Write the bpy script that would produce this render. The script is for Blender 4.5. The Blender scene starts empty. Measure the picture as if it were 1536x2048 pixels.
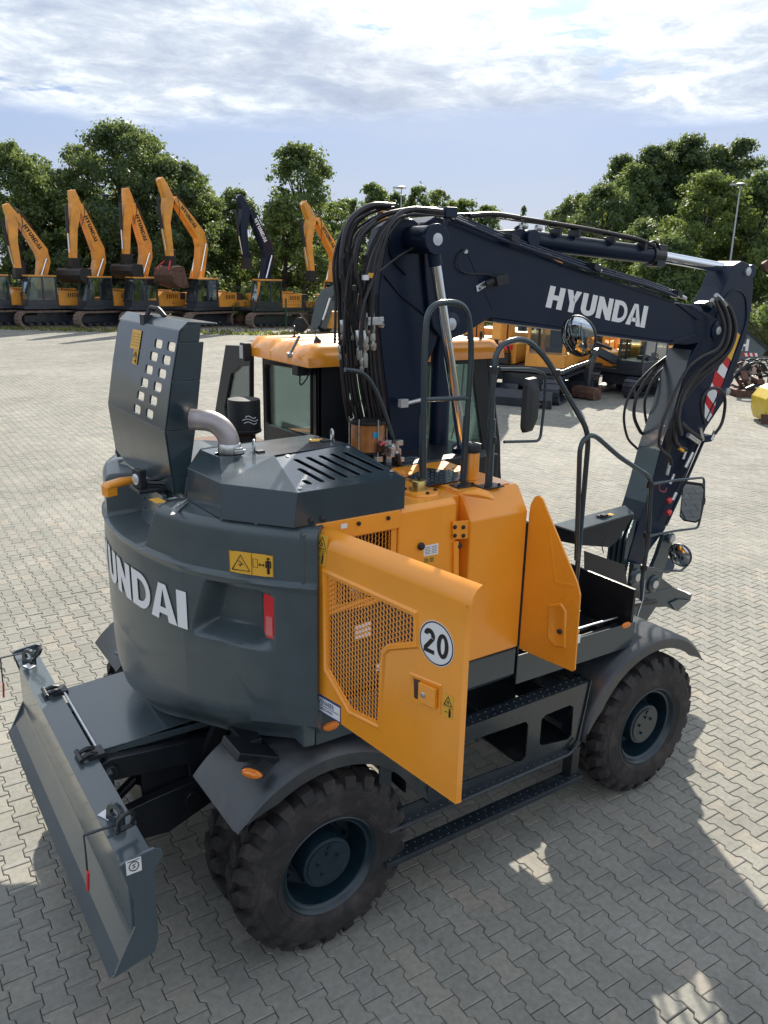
import bpy, math, random
import numpy as np
from mathutils import Vector, Matrix
from mathutils.geometry import delaunay_2d_cdt
random.seed(7)
R = math.radians
scene = bpy.context.scene
COL = scene.collection
# ------------------------------------------------------------------ camera
# world frame: origin on the ground under the middle of the wheeled excavator, X = its front, Y = its left, Z up
FPX = 1613.8
PIT, ROL, TH = 0.288509, 0.0215877, R(34.4)
CAM = np.array([-3.169, -4.402, 3.6148])
cp, sp, cr, sr = math.cos(PIT), math.sin(PIT), math.cos(ROL), math.sin(ROL)
_r0, _u0, _w0 = np.array([1., 0, 0]), np.array([0, sp, cp]), np.array([0, cp, -sp])
_r, _u = cr * _r0 + sr * _u0, -sr * _r0 + cr * _u0
_M = np.array([[math.cos(TH), math.sin(TH), 0], [-math.sin(TH), math.cos(TH), 0], [0, 0, 1.]])
CR, CU, CW = _M @ _r, _M @ _u, _M @ _w0
cam = bpy.data.cameras.new('camera')
cam.sensor_fit = 'VERTICAL'; cam.sensor_height = 36; cam.lens = 36 * FPX / 2048
cam.clip_start = 0.05; cam.clip_end = 3000
co = bpy.data.objects.new('camera', cam); COL.objects.link(co)
co.matrix_world = Matrix(((CR[0], CU[0], -CW[0], CAM[0]), (CR[1], CU[1], -CW[1], CAM[1]), (CR[2], CU[2], -CW[2], CAM[2]), (0, 0, 0, 1)))
scene.camera = co
scene.render.resolution_x, scene.render.resolution_y = 768, 1024
scene.view_settings.view_transform = 'Standard'
scene.view_settings.look = 'None'
scene.view_settings.exposure = EXPO = 1.09
scene.view_settings.gamma = 1
scene.render.engine = 'CYCLES'
scene.cycles.max_bounces = 8
scene.cycles.transparent_max_bounces = 12
# ------------------------------------------------------------------ sun and sky
SUN_AZ, SUN_EL = R(47), R(35)
sd = Vector((math.cos(SUN_EL) * math.cos(SUN_AZ), math.cos(SUN_EL) * math.sin(SUN_AZ), math.sin(SUN_EL)))
sl = bpy.data.lights.new('sun', 'SUN'); sl.energy = 4.05; sl.angle = R(0.6); sl.color = (1, 0.925, 0.80)
so = bpy.data.objects.new('sun', sl); COL.objects.link(so)
so.rotation_euler = sd.to_track_quat('Z', 'Y').to_euler(); so.location = (10, 10, 30)

class NT:
    def __init__(s, tree): s.t = tree; s.n = tree.nodes; s.l = tree.links
    def __call__(s, typ, ins=None, **kw):
        nd = s.n.new(typ)
        for k, v in kw.items(): setattr(nd, k, v)
        for k, v in (ins or {}).items():
            if isinstance(v, bpy.types.NodeSocket): s.l.new(v, nd.inputs[k])
            else: nd.inputs[k].default_value = v
        return nd
    def math(s, op, a, b=0.0, c=None, clamp=False):
        d = {0: a, 1: b}
        if c is not None: d[2] = c
        return s('ShaderNodeMath', d, operation=op, use_clamp=clamp).outputs[0]
    def mix(s, f, a, b, bt='MIX'):
        nd = s('ShaderNodeMix', {0: f}, data_type='RGBA', blend_type=bt)
        for k, v in ((6, a), (7, b)):
            if isinstance(v, bpy.types.NodeSocket): s.l.new(v, nd.inputs[k])
            else: nd.inputs[k].default_value = v if len(v) == 4 else (*v, 1)
        return nd.outputs[2]
    def noise(s, vec, scale, detail=4, rough=0.55, dist=0.0):
        d = {'Scale': scale, 'Detail': detail, 'Roughness': rough, 'Distortion': dist}
        if vec is not None: d['Vector'] = vec
        return s('ShaderNodeTexNoise', d).outputs[0]
    def ramp(s, f, stops):
        nd = s('ShaderNodeValToRGB', {0: f}); cr_ = nd.color_ramp
        while len(cr_.elements) < len(stops): cr_.elements.new(0.5)
        for e, (p, c) in zip(cr_.elements, stops):
            e.position = p; e.color = c if isinstance(c, (tuple, list)) and len(c) == 4 else ((*c, 1) if isinstance(c, (tuple, list)) else (c, c, c, 1))
        return nd.outputs[0]

world = bpy.data.worlds.new('World'); scene.world = world; world.use_nodes = True
w = NT(world.node_tree); w.n.clear()
sky = w('ShaderNodeTexSky', sky_type='NISHITA', sun_disc=False, sun_elevation=SUN_EL, sun_rotation=R(90) - SUN_AZ, air_density=1.1, dust_density=0.6, ozone_density=2.5)
tc = w('ShaderNodeTexCoord').outputs['Generated']
sx = w('ShaderNodeSeparateXYZ', {0: tc})
zz = w.math('MAXIMUM', sx.outputs[2], 0.0)
zd = w.math('ADD', zz, 0.10)
pl = w('ShaderNodeCombineXYZ', {0: w.math('DIVIDE', sx.outputs[0], zd), 1: w.math('DIVIDE', sx.outputs[1], zd), 2: 3.7}).outputs[0]
# cloud deck: one even sheet of broken cloud above about ten degrees, clear air under its far edge
n_edge = w.noise(pl, 0.55, 5, 0.6)
hgt = w.math('ADD', zz, w.math('MULTIPLY', w.math('SUBTRACT', n_edge, 0.5), 0.085))
deck = w.ramp(hgt, [(0.150, 0.0), (0.172, 1.0)])
n1 = w.noise(pl, 2.3, 10, 0.66, 0.4)
n2 = w.noise(pl, 0.75, 5, 0.55, 0.3)
n3 = w.noise(pl, 3.6, 9, 0.68, 0.3)
cover = w.ramp(w.math('SUBTRACT', w.math('ADD', n1, w.math('MULTIPLY', n2, 0.55)), w.math('MULTIPLY', zz, 0.10)), [(0.60, 0.0), (0.665, 1.0)])
mask = w.math('MULTIPLY', deck, cover)
thick = w.math('ADD', w.math('MULTIPLY', n2, 0.50), w.math('MULTIPLY', n3, 0.52))
ccol = w.ramp(thick, [(0.40, (4.7, 4.75, 4.75)), (0.47, (3.65, 3.85, 4.05)), (0.53, (2.65, 2.95, 3.35)), (0.60, (2.0, 2.3, 2.85)), (0.70, (1.6, 1.9, 2.5))])
hz = w.ramp(zz, [(0.0, 1.0), (0.18, 0.95), (0.45, 0.25), (0.8, 0.0)])
low = w.ramp(zz, [(0.0, (1.72, 1.92, 2.46)), (0.10, (1.36, 1.62, 2.32)), (0.17, (1.25, 1.56, 2.42)), (0.26, (0.70, 1.15, 2.15))])
skyc = w.mix(w.math('MULTIPLY', hz, 0.95), sky.outputs[0], low)
fin = w.mix(mask, skyc, ccol)
wisp = w.ramp(w.noise(pl, 0.9, 6, 0.65, 0.6), [(0.46, 0.0), (0.72, 0.42)])
fin = w.mix(wisp, fin, (2.35, 2.5, 2.85, 1))
bg = w('ShaderNodeBackground', {0: fin, 1: 0.135})
w('ShaderNodeOutputWorld', {0: bg.outputs[0]})

# ------------------------------------------------------------------ where a thing seen at a photograph point stands
def ray(px, py): return (px - 768) / FPX * CR - (py - 1024) / FPX * CU + CW
def PZ(px, py, z): d = ray(px, py); return tuple(CAM + d * (z - CAM[2]) / d[2])
def PY(px, py, y): d = ray(px, py); return tuple(CAM + d * (y - CAM[1]) / d[1])
def PX(px, py, x): d = ray(px, py); return tuple(CAM + d * (x - CAM[0]) / d[0])
def PP(px, py, o, n):
    d = ray(px, py); n = np.array(n, float); return tuple(CAM + d * ((n @ (np.array(o) - CAM)) / (n @ d)))

# ------------------------------------------------------------------ mesh builder
V3 = lambda p: np.array(p, float)
def unit(v): v = V3(v); return v / (np.linalg.norm(v) + 1e-12)
class MB:
    def __init__(s): s.v = []; s.f = []
    def add(s, vs, fs):
        b = len(s.v); s.v += [tuple(map(float, p)) for p in vs]; s.f += [tuple(b + i for i in f) for f in fs]; return s
    def box(s, a, b):
        (x0, y0, z0), (x1, y1, z1) = a, b
        return s.add([(x0, y0, z0), (x1, y0, z0), (x1, y1, z0), (x0, y1, z0), (x0, y0, z1), (x1, y0, z1), (x1, y1, z1), (x0, y1, z1)],
                     [(0, 3, 2, 1), (4, 5, 6, 7), (0, 1, 5, 4), (1, 2, 6, 5), (2, 3, 7, 6), (3, 0, 4, 7)])
    def obox(s, c, ax, ay, az):   # centre and three half-extent vectors
        c, ax, ay, az = map(V3, (c, ax, ay, az))
        vs = [c + i * ax + j * ay + k * az for k in (-1, 1) for j, i in ((-1, -1), (-1, 1), (1, 1), (1, -1))]
        return s.add(vs, [(0, 3, 2, 1), (4, 5, 6, 7), (0, 1, 5, 4), (1, 2, 6, 5), (2, 3, 7, 6), (3, 0, 4, 7)])
    def beam(s, p, q, wd, ht, up=(0, 0, 1)):
        p, q = V3(p), V3(q); d = unit(q - p); sd_ = np.cross(d, up)
        if np.linalg.norm(sd_) < 1e-6: sd_ = np.cross(d, (1, 0, 0))
        sd_ = unit(sd_); u_ = np.cross(sd_, d)
        return s.obox((p + q) / 2, (q - p) / 2, sd_ * wd / 2, u_ * ht / 2)
    def prism(s, poly, vec):
        n = len(poly); vec = V3(vec); a = [V3(p) for p in poly]
        return s.add(a + [p + vec for p in a], [tuple(range(n))[::-1], tuple(range(n, 2 * n))] + [(i, (i + 1) % n, n + (i + 1) % n, n + i) for i in range(n)])
    def quad(s, *p): return s.add(p, [tuple(range(len(p)))])
    def rings(s, rings, cap0=True, cap1=True, closed=True):
        n = len(rings[0]); b = [p for r_ in rings for p in r_]; f = []
        m = n if closed else n - 1
        for i in range(len(rings) - 1):
            for j in range(m): k = (j + 1) % n; f.append((i * n + j, i * n + k, (i + 1) * n + k, (i + 1) * n + j))
        if cap0: f.append(tuple(range(n))[::-1])
        if cap1: f.append(tuple(range((len(rings) - 1) * n, len(rings) * n)))
        return s.add(b, f)
    def tube(s, pts, r, n=10, fil=0.0, cap=True, steps=5):
        P = [V3(p) for p in pts]
        if fil > 0 and len(P) > 2:
            Q = [P[0]]
            for i in range(1, len(P) - 1):
                a, b, c = P[i - 1], P[i], P[i + 1]; f1 = min(fil, np.linalg.norm(a - b) * .45); f2 = min(fil, np.linalg.norm(c - b) * .45)
                p0, p1 = b + unit(a - b) * f1, b + unit(c - b) * f2
                for t in np.linspace(0, 1, steps): Q.append((1 - t) ** 2 * p0 + 2 * t * (1 - t) * b + t * t * p1)
            Q.append(P[-1]); P = Q
        T = [unit(P[min(i + 1, len(P) - 1)] - P[max(i - 1, 0)]) for i in range(len(P))]
        a = np.cross(T[0], (0, 0, 1));
        if np.linalg.norm(a) < 1e-3: a = np.cross(T[0], (1, 0, 0))
        a = unit(a); rs = []
        for i, (p, t) in enumerate(zip(P, T)):
            a = unit(a - t * (a @ t)); b = np.cross(t, a); rr = r[i] if hasattr(r, '__len__') else r
            rs.append([p + rr * (math.cos(x) * a + math.sin(x) * b) for x in np.linspace(0, 2 * math.pi, n, endpoint=False)])
        return s.rings(rs, cap, cap)
    def lathe(s, prof, o, ax, n=24, cap=True):   # prof: (radius, distance along the axis)
        o, ax = V3(o), unit(ax); a = np.cross(ax, (0, 0, 1))
        if np.linalg.norm(a) < 1e-3: a = np.cross(ax, (1, 0, 0))
        a = unit(a); b = np.cross(ax, a)
        rs = [[o + ax * h + r_ * (math.cos(x) * a + math.sin(x) * b) for x in np.linspace(0, 2 * math.pi, n, endpoint=False)] for r_, h in prof]
        return s.rings(rs, cap, cap)
    def cyl(s, p, q, r, n=20): return s.lathe([(r, 0), (r, np.linalg.norm(V3(q) - V3(p)))], p, V3(q) - V3(p), n)
    def plate(s, outline, holes, fn, th):   # flat outline with holes, fn maps (u,v) to 3D, th is the thickness vector
        pts = []; edges = []
        for loop in [outline] + holes:
            b = len(pts); pts += [Vector(p) for p in loop]; edges += [(b + i, b + (i + 1) % len(loop)) for i in range(len(loop))]
        vs, es, fs, *_ = delaunay_2d_cdt(pts, edges, [], 1, 1e-7)
        def inside(p, poly):
            c = False; j = len(poly) - 1
            for i in range(len(poly)):
                (xi, yi), (xj, yj) = poly[i], poly[j]
                if (yi > p[1]) != (yj > p[1]) and p[0] < (xj - xi) * (p[1] - yi) / (yj - yi) + xi: c = not c
                j = i
            return c
        keep = []
        for f in fs:
            c = sum((vs[i] for i in f), Vector((0, 0))) / len(f)
            if inside(c, outline) and not any(inside(c, h_) for h_ in holes): keep.append(tuple(f))
        A = [V3(fn(*p)) for p in vs]; n = len(A); th = V3(th)
        cnt = {}
        for f in keep:
            for i in range(len(f)):
                a, b = f[i], f[(i + 1) % len(f)]; cnt[(a, b)] = 1
        F = [f[::-1] for f in keep] + [tuple(i + n for i in f) for f in keep]
        for (a, b) in cnt:
            if (b, a) not in cnt: F.append((a, b, b + n, a + n))
        return s.add(A + [p + th for p in A], F)
    def build(s, name, mat, parent=None, smooth=35, bevel=0, seg=2, label=None, kind=None):
        me = bpy.data.meshes.new(name)
        me.from_pydata(s.v, [], s.f); me.validate()
        import bmesh
        bm = bmesh.new(); bm.from_mesh(me); bmesh.ops.recalc_face_normals(bm, faces=bm.faces); bm.to_mesh(me); bm.free()
        if mat: me.materials.append(mat)
        if smooth:
            me.shade_smooth(); me.set_sharp_from_angle(angle=R(smooth))
        o = bpy.data.objects.new(name, me); COL.objects.link(o)
        if parent: o.parent = parent
        if bevel:
            m_ = o.modifiers.new('bevel', 'BEVEL'); m_.width = bevel; m_.segments = seg; m_.limit_method = 'ANGLE'; m_.angle_limit = R(28); m_.harden_normals = True
        if label: o['label'] = label
        if kind: o['kind'] = kind
        return o
def empty(name, loc, label=None, cat=None, group=None, rot=0):
    o = bpy.data.objects.new(name, None); COL.objects.link(o); o.location = loc; o.rotation_euler = (0, 0, rot); o.empty_display_size = .2
    tag(o, label, cat, group); return o
def tag(o, label=None, cat=None, group=None, kind=None):
    for k, v in (('label', label), ('category', cat), ('group', group), ('kind', kind)):
        if v: o[k] = v
    return o
def copy_tree(o, parent=None):
    c = o.copy(); COL.objects.link(c); c.parent = parent
    for ch in list(KIDS.get(o.name, o.children)): copy_tree(ch, c)
    return c
KIDS = {}

# ------------------------------------------------------------------ materials
MAT = {}
def mat(name, col, rough=0.5, metal=0.0, coat=0.0, spec=0.5, var=0.0, vs=6.0, bump=0.0, bs=60.0, dirt=None, trans=0.0, emit=None, dust=0.0):
    m = bpy.data.materials.new(name); m.use_nodes = True; t = NT(m.node_tree); t.n.clear()
    b = t('ShaderNodeBsdfPrincipled', {'Base Color': (*col, 1), 'Roughness': rough, 'Metallic': metal, 'Coat Weight': coat, 'Coat Roughness': 0.12, 'Specular IOR Level': spec, 'Transmission Weight': trans})
    t('ShaderNodeOutputMaterial', {0: b.outputs[0]})
    ob = t('ShaderNodeTexCoord').outputs['Object']
    if var:
        f = t.noise(ob, vs, 6, 0.6)
        c = t.mix(t.ramp(f, [(0.35, 0.0), (0.65, 1.0)]), tuple(max(0, x * (1 - var)) for x in col), tuple(min(1, x * (1 + var)) for x in col))
        if dirt is not None:
            g = t.noise(ob, vs * 0.7, 8, 0.7, 0.5); c = t.mix(t.ramp(g, [(0.48, 0.0), (0.66, dirt[3] if len(dirt) > 3 else 0.8)]), c, dirt[:3])
        t.l.new(c, b.inputs['Base Color'])
        rr = t.math('ADD', rough, t.math('MULTIPLY', t.math('SUBTRACT', f, 0.5), 0.25), clamp=True); t.l.new(rr, b.inputs['Roughness'])
    if bump:
        bp = t('ShaderNodeBump', {'Height': t.noise(ob, bs, 3, 0.6), 'Strength': bump, 'Distance': 0.004})
        t.l.new(bp.outputs[0], b.inputs['Normal'])
    if emit: b.inputs['Emission Color'].default_value = (*emit, 1); b.inputs['Emission Strength'].default_value = 1
    MAT[name] = m; return m
DARK = mat('dark_grey_paint', (0.026, 0.044, 0.055), 0.24, coat=0.4, var=0.08, vs=3, bump=0.05, bs=14)
CAST = mat('cast_dark_grey', (0.062, 0.084, 0.092), 0.36, coat=0.28, var=0.08, vs=5, bump=0.30, bs=90)
SLATE = mat('slate_grey_paint', (0.062, 0.084, 0.096), 0.24, coat=0.6, var=0.06, vs=3, bump=0.04, bs=10)
ORANGE = mat('orange_paint', (0.94, 0.345, 0.022), 0.30, coat=0.6, var=0.05, vs=2.5, bump=0.5, bs=4.5)
NAVY = mat('boom_paint', (0.004, 0.0125, 0.033), 0.36, coat=0.12, spec=0.3, var=0.15, vs=3, bump=0.05, bs=16)
BLACK = mat('black_steel', (0.010, 0.013, 0.017), 0.42, coat=0.2, var=0.2, vs=8)
PLAST = mat('black_plastic', (0.018, 0.020, 0.023), 0.55, var=0.15, vs=9)
HOSE = mat('hose_rubber', (0.018, 0.016, 0.018), 0.38, var=0.2, vs=12)
CHROME = mat('chrome', (0.78, 0.80, 0.84), 0.10, metal=1.0)
STEEL = mat('zinc_fitting', (0.55, 0.56, 0.55), 0.30, metal=0.9, var=0.2, vs=40)
ALU = mat('aluminium', (0.62, 0.64, 0.66), 0.35, metal=0.8, var=0.1, vs=20)
PIPE = mat('exhaust_steel', (0.38, 0.34, 0.34), 0.42, metal=0.55, var=0.12, vs=9)
TREAD = mat('tread_steel', (0.022, 0.032, 0.042), 0.22, coat=0.6, metal=0.2, var=0.15, vs=9)
TYRE = mat('tyre_rubber', (0.020, 0.018, 0.018), 0.8, var=0.35, vs=7, dirt=(0.070, 0.058, 0.052, 0.7), bump=0.5, bs=50)
STEPM = mat('step_paint', (0.014, 0.022, 0.029), 0.26, coat=0.4, var=0.15, vs=9)
RIM = mat('rim_paint', (0.006, 0.020, 0.030), 0.36, coat=0.2, var=0.15, vs=10)
RUST = mat('rusty_steel', (0.10, 0.050, 0.034), 0.75, var=0.4, vs=5, bump=0.5, bs=30)
WORN = mat('worn_orange_paint', (0.78, 0.33, 0.045), 0.42, coat=0.25, var=0.14, vs=1.6, dirt=(0.42, 0.22, 0.07, 0.55))
FARB = mat('far_black_paint', (0.030, 0.036, 0.048), 0.4, coat=0.4, var=0.2, vs=3)
TRACKM = mat('track_steel', (0.17, 0.12, 0.095), 0.7, var=0.4, vs=8)
WHITE = mat('white_print', (0.80, 0.80, 0.80), 0.45)
YSTICK = mat('yellow_sticker', (0.78, 0.42, 0.04), 0.45)
INK = mat('black_print', (0.012, 0.012, 0.012), 0.5)
BLUEINK = mat('blue_print', (0.02, 0.05, 0.18), 0.5)
RED = mat('red_plastic', (0.60, 0.014, 0.022), 0.25, coat=0.5)
LENSO = mat('amber_lens', (0.75, 0.20, 0.015), 0.25, coat=0.6)
AMBER = mat('amber_reservoir', (0.36, 0.15, 0.05), 0.12, coat=0.8, var=0.2, vs=14)
BRASS = mat('yellow_zinc', (0.55, 0.40, 0.14), 0.28, metal=0.85)
REFL = mat('lamp_glass', (0.75, 0.78, 0.80), 0.12, metal=0.6)
BLUE = mat('blue_tag', (0.02, 0.35, 0.60), 0.5)
MIRR = mat('mirror_glass', (0.62, 0.66, 0.70), 0.02, metal=1.0)
FEND = mat('fender_plastic', (0.020, 0.027, 0.034), 0.36, spec=0.8, var=0.2, vs=4, dirt=(0.075, 0.068, 0.060, 0.45), bump=0.3, bs=80)
CONT = mat('container_grey', (0.085, 0.115, 0.125), 0.5, var=0.15, vs=2)
YELLOW = mat('yellow_paint', (0.62, 0.45, 0.03), 0.4, coat=0.3, var=0.1, vs=5)
CONC = mat('galvanised_pole', (0.42, 0.45, 0.48), 0.5, metal=0.4, var=0.1, vs=3)
def glass(name, tint, a):
    m = bpy.data.materials.new(name); m.use_nodes = True; t = NT(m.node_tree); t.n.clear()
    tr = t('ShaderNodeBsdfTransparent', {0: (*tint, 1)}); gl = t('ShaderNodeBsdfGlossy', {0: (0.9, 0.95, 1, 1), 1: 0.03})
    fr = t('ShaderNodeFresnel', {0: 1.5}); f = t.math('ADD', t.math('MULTIPLY', fr.outputs[0], 0.9), a)
    mx = t('ShaderNodeMixShader', {0: f, 1: tr.outputs[0], 2: gl.outputs[0]}); t('ShaderNodeOutputMaterial', {0: mx.outputs[0]}); MAT[name] = m; return m
GLASS = glass('tinted_glass', (0.84, 0.975, 0.92), 0.01)
GLASSD = glass('dark_glass', (0.34, 0.52, 0.60), 0.22)
LENSP = mat('pink_lens', (0.62, 0.14, 0.14), 0.2, coat=0.5)
# ================================================================== paved yard
yard = bpy.data.objects.new('paved_yard', None)
def ground_mat(name, cols, rough=0.85):
    m = bpy.data.materials.new(name); m.use_nodes = True; t = NT(m.node_tree); t.n.clear()
    ob = t('ShaderNodeTexCoord').outputs['Object']
    a = t.noise(ob, 0.25, 6, 0.6); b = t.noise(ob, 3.0, 6, 0.65)
    c = t.mix(t.ramp(t.math('ADD', t.math('MULTIPLY', a, .5), t.math('MULTIPLY', b, .5)), [(0.38, 0.0), (0.62, 1.0)]), cols[0], cols[1])
    bs = t('ShaderNodeBsdfPrincipled', {'Base Color': c, 'Roughness': rough})
    bp = t('ShaderNodeBump', {'Height': t.noise(ob, 18, 5, .7), 'Strength': .5, 'Distance': .02}); t.l.new(bp.outputs[0], bs.inputs['Normal'])
    t('ShaderNodeOutputMaterial', {0: bs.outputs[0]}); return m
def paver_mat():
    m = bpy.data.materials.new('concrete_paver'); m.use_nodes = True; t = NT(m.node_tree); t.n.clear()
    geo = t('ShaderNodeNewGeometry'); oi = t('ShaderNodeObjectInfo')
    pos = geo.outputs['Position']
    rnd = t.math('FRACT', t.math('ADD', geo.outputs['Random Per Island'], oi.outputs['Random']))
    base = t.ramp(rnd, [(0.0, (0.222, 0.220, 0.196)), (0.3, (0.262, 0.256, 0.226)), (0.6, (0.240, 0.237, 0.212)), (0.85, (0.280, 0.270, 0.236)), (1.0, (0.290, 0.266, 0.228))])
    big = t.ramp(t.noise(pos, 0.22, 7, 0.65), [(0.32, 0.78), (0.68, 1.16)])
    fine = t.ramp(t.noise(pos, 26, 7, 0.7), [(0.28, 0.74), (0.72, 1.18)])
    c = t.mix(1.0, base, big, 'MULTIPLY'); c = t.mix(0.9, c, fine, 'MULTIPLY'); c = t.mix(1.0, c, (1.0, 1.0, 0.99, 1), 'MULTIPLY')
    # pale scuffs and tyre scrapes: streaks stretched along the driving direction
    mp = t('ShaderNodeMapping', {0: pos, 2: (0, 0, R(35)), 3: (2.5, 22.0, 1)}).outputs[0]
    st = t.ramp(t.noise(mp, 1.6, 6, 0.7, 0.4), [(0.54, 0.0), (0.72, 0.75)])
    st = t.math('MULTIPLY', st, t.ramp(t.noise(pos, 0.9, 3, 0.5), [(0.47, 0.0), (0.60, 1.0)]))
    c = t.mix(st, c, (0.38, 0.37, 0.37, 1))
    dk = t.ramp(t.noise(pos, 1.4, 5, 0.65), [(0.52, 0.0), (0.74, 0.55)])
    c = t.mix(dk, c, (0.14, 0.14, 0.13, 1))
    moss = t.ramp(t.noise(pos, 3.1, 5, 0.7), [(0.68, 0.0), (0.80, 0.45)]); c = t.mix(moss, c, (0.12, 0.13, 0.06, 1))
    bs = t('ShaderNodeBsdfPrincipled', {'Base Color': c, 'Roughness': 0.88, 'Specular IOR Level': 0.22})
    bp = t('ShaderNodeBump', {'Height': t.noise(pos, 75, 5, .7), 'Strength': .35, 'Distance': .004}); t.l.new(bp.outputs[0], bs.inputs['Normal'])
    t('ShaderNodeOutputMaterial', {0: bs.outputs[0]}); return m
PAVE = paver_mat()
JOINT = ground_mat('joint_sand', [(0.022, 0.024, 0.021, 1), (0.060, 0.057, 0.047, 1)])
SOIL = ground_mat('far_ground_soil', [(0.10, 0.11, 0.06, 1), (0.17, 0.16, 0.10, 1)])
GRAVEL = ground_mat('gravel_strip_mat', [(0.20, 0.19, 0.165, 1), (0.30, 0.285, 0.25, 1)])
# cam-frame helper: right / forward distances from a point below the camera
FW = unit((CW[0], CW[1], 0)); RT = np.array([FW[1], -FW[0], 0])
def G(right, fwd, z=0.0): p = CAM + RT * right + FW * fwd; return (p[0], p[1], z)
g = MB().quad(G(-900, -60, -.09), G(900, -60, -.09), G(900, 1500, -.09), G(-900, 1500, -.09)).build('ground', SOIL, smooth=0); tag(g, kind='structure')
yb = MB().quad(G(-60, -14, -.0105), G(60, -14, -.0105), G(60, 49.5, -.0105), G(-60, 49.5, -.0105)).build('paved_yard', JOINT, smooth=0); tag(yb, kind='structure'); yard = yb
gs = MB()
_n = 40
xs = np.linspace(-70, 70, _n)
near = [G(x, 47.2 + .9 * math.sin(x * .6) + .5 * math.sin(x * 1.7), .006) for x in xs]; far_ = [G(x, 78, .006) for x in xs]
for i in range(_n - 1): gs.quad(near[i], near[i + 1], far_[i + 1], far_[i])
tag(gs.build('gravel_strip', GRAVEL, smooth=0), kind='structure')
# pavers: bone-shaped stones, 200 x 140 mm pitch, courses offset by half a stone
ang = R(-56.668) - TH
pa = np.array([math.cos(ang), math.sin(ang)]); pb = np.array([-math.sin(ang), math.cos(ang)])
_o = np.array(PZ(1440 + 275 / 16, 1500 + 965 / 16, 0))[:2]
outl = np.array([(0, .0825), (.042, .0825), (.060, .0575), (.140, .0575), (.158, .0825), (.2, .0825), (.2, -.0825), (.158, -.0825), (.14, -.0575), (.06, -.0575), (.042, -.0825), (0, -.0825)]) - (0.1, 0)
def inset(poly, d):
    n = len(poly); out = []
    for i in range(n):
        a, b, c = poly[i - 1], poly[i], poly[(i + 1) % n]
        n1 = unit((b - a)[::-1] * (1, -1)); n2 = unit((c - b)[::-1] * (1, -1)); m_ = unit(n1 + n2); out.append(b - m_ * d / max(.4, m_ @ n1) * -1 * SG)
    return np.array(out)
SG = -1
SG = -1 if inset(outl, .01)[0][0] > outl[0][0] else 1
o1, o2 = inset(outl, .0022), inset(outl, .0068)
T = np.stack([pa, pb])
def xy(p): return p @ T
i_, k_ = np.meshgrid(np.arange(-420, 420), np.arange(-420, 420), indexing='ij')
cen = _o + (i_[..., None] - k_[..., None] * .5) * .2 * pa + k_[..., None] * .14 * pb + .1 * pa + .07 * 0 * pb
cen = cen.reshape(-1, 2)
# stones reach from their own left joint: centre lies half a stone along and half a head across
cen = cen + pb * 0.0825 * 1.0
rel = cen - CAM[:2]; fwd = rel @ FW[:2]; rgt = rel @ RT[:2]
dist = np.hypot(fwd, rgt)
ok = (fwd > -3.0) & (fwd < 48.3) & (np.abs(rgt) < np.maximum(fwd, 0) * .56 + 3.2) & (fwd > 1.2)
und = (cen[:, 0] > -1.9) & (cen[:, 0] < 1.9) & (np.abs(cen[:, 1]) < .6)
cen, fwd, rgt, dist = cen[ok], fwd[ok], rgt[ok], dist[ok]
rng = np.random.default_rng(3)
# projected position decides which 300 show largest
cc = np.c_[cen, np.zeros(len(cen))] - CAM; zc = cc @ CW; uu = 768 + FPX * (cc @ CR) / zc; vv = 1024 - FPX * (cc @ CU) / zc
vis = (uu > 0) & (uu < 1536) & (vv < 2040) & ~((uu < 1150) & (uu > 60) & (vv < 1800))
vis &= ~((uu > 440) & (uu < 830) & (vv < 1900))
order = np.argsort(np.where(vis, dist, 1e9)); top300 = order[:300]
isn = np.zeros(len(cen), bool); isn[top300] = True
def stone(near_):
    if near_:
        a = xy(o1); b = xy(o2); n = 12
        v = [(*p, -.014) for p in a] + [(*p, -.0035) for p in a] + [(*p, 0) for p in b]
        f = [(i, (i + 1) % n, n + (i + 1) % n, n + i) for i in range(n)] + [(n + i, n + (i + 1) % n, 2 * n + (i + 1) % n, 2 * n + i) for i in range(n)] + [tuple(range(2 * n, 3 * n))]
    else:
        a = xy(inset(outl, .0027)); n = 12; v = [(*p, 0) for p in a] + [(*p, -.012) for p in a]
        f = [tuple(range(n))] + [(n + i, n + (i + 1) % n, (i + 1) % n, i) for i in range(n)]
    return np.array(v), f
sv, sf = stone(True)
pm = bpy.data.meshes.new('paver'); pm.from_pydata([tuple(p) for p in sv], [], sf); pm.materials.append(PAVE); pm.shade_flat()
for j in top300:
    o = bpy.data.objects.new('paver', pm); COL.objects.link(o); o.parent = yard
    o.location = (*cen[j], rng.uniform(-.0025, .001)); o.rotation_euler = (rng.normal(0, .004), rng.normal(0, .004), rng.normal(0, .006))
def sag(c): return .0022 * (np.sin(c[:, 0] * 1.9 + .6 * c[:, 1]) + np.sin(c[:, 1] * 2.6 - .9 * c[:, 0])) - .002
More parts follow.
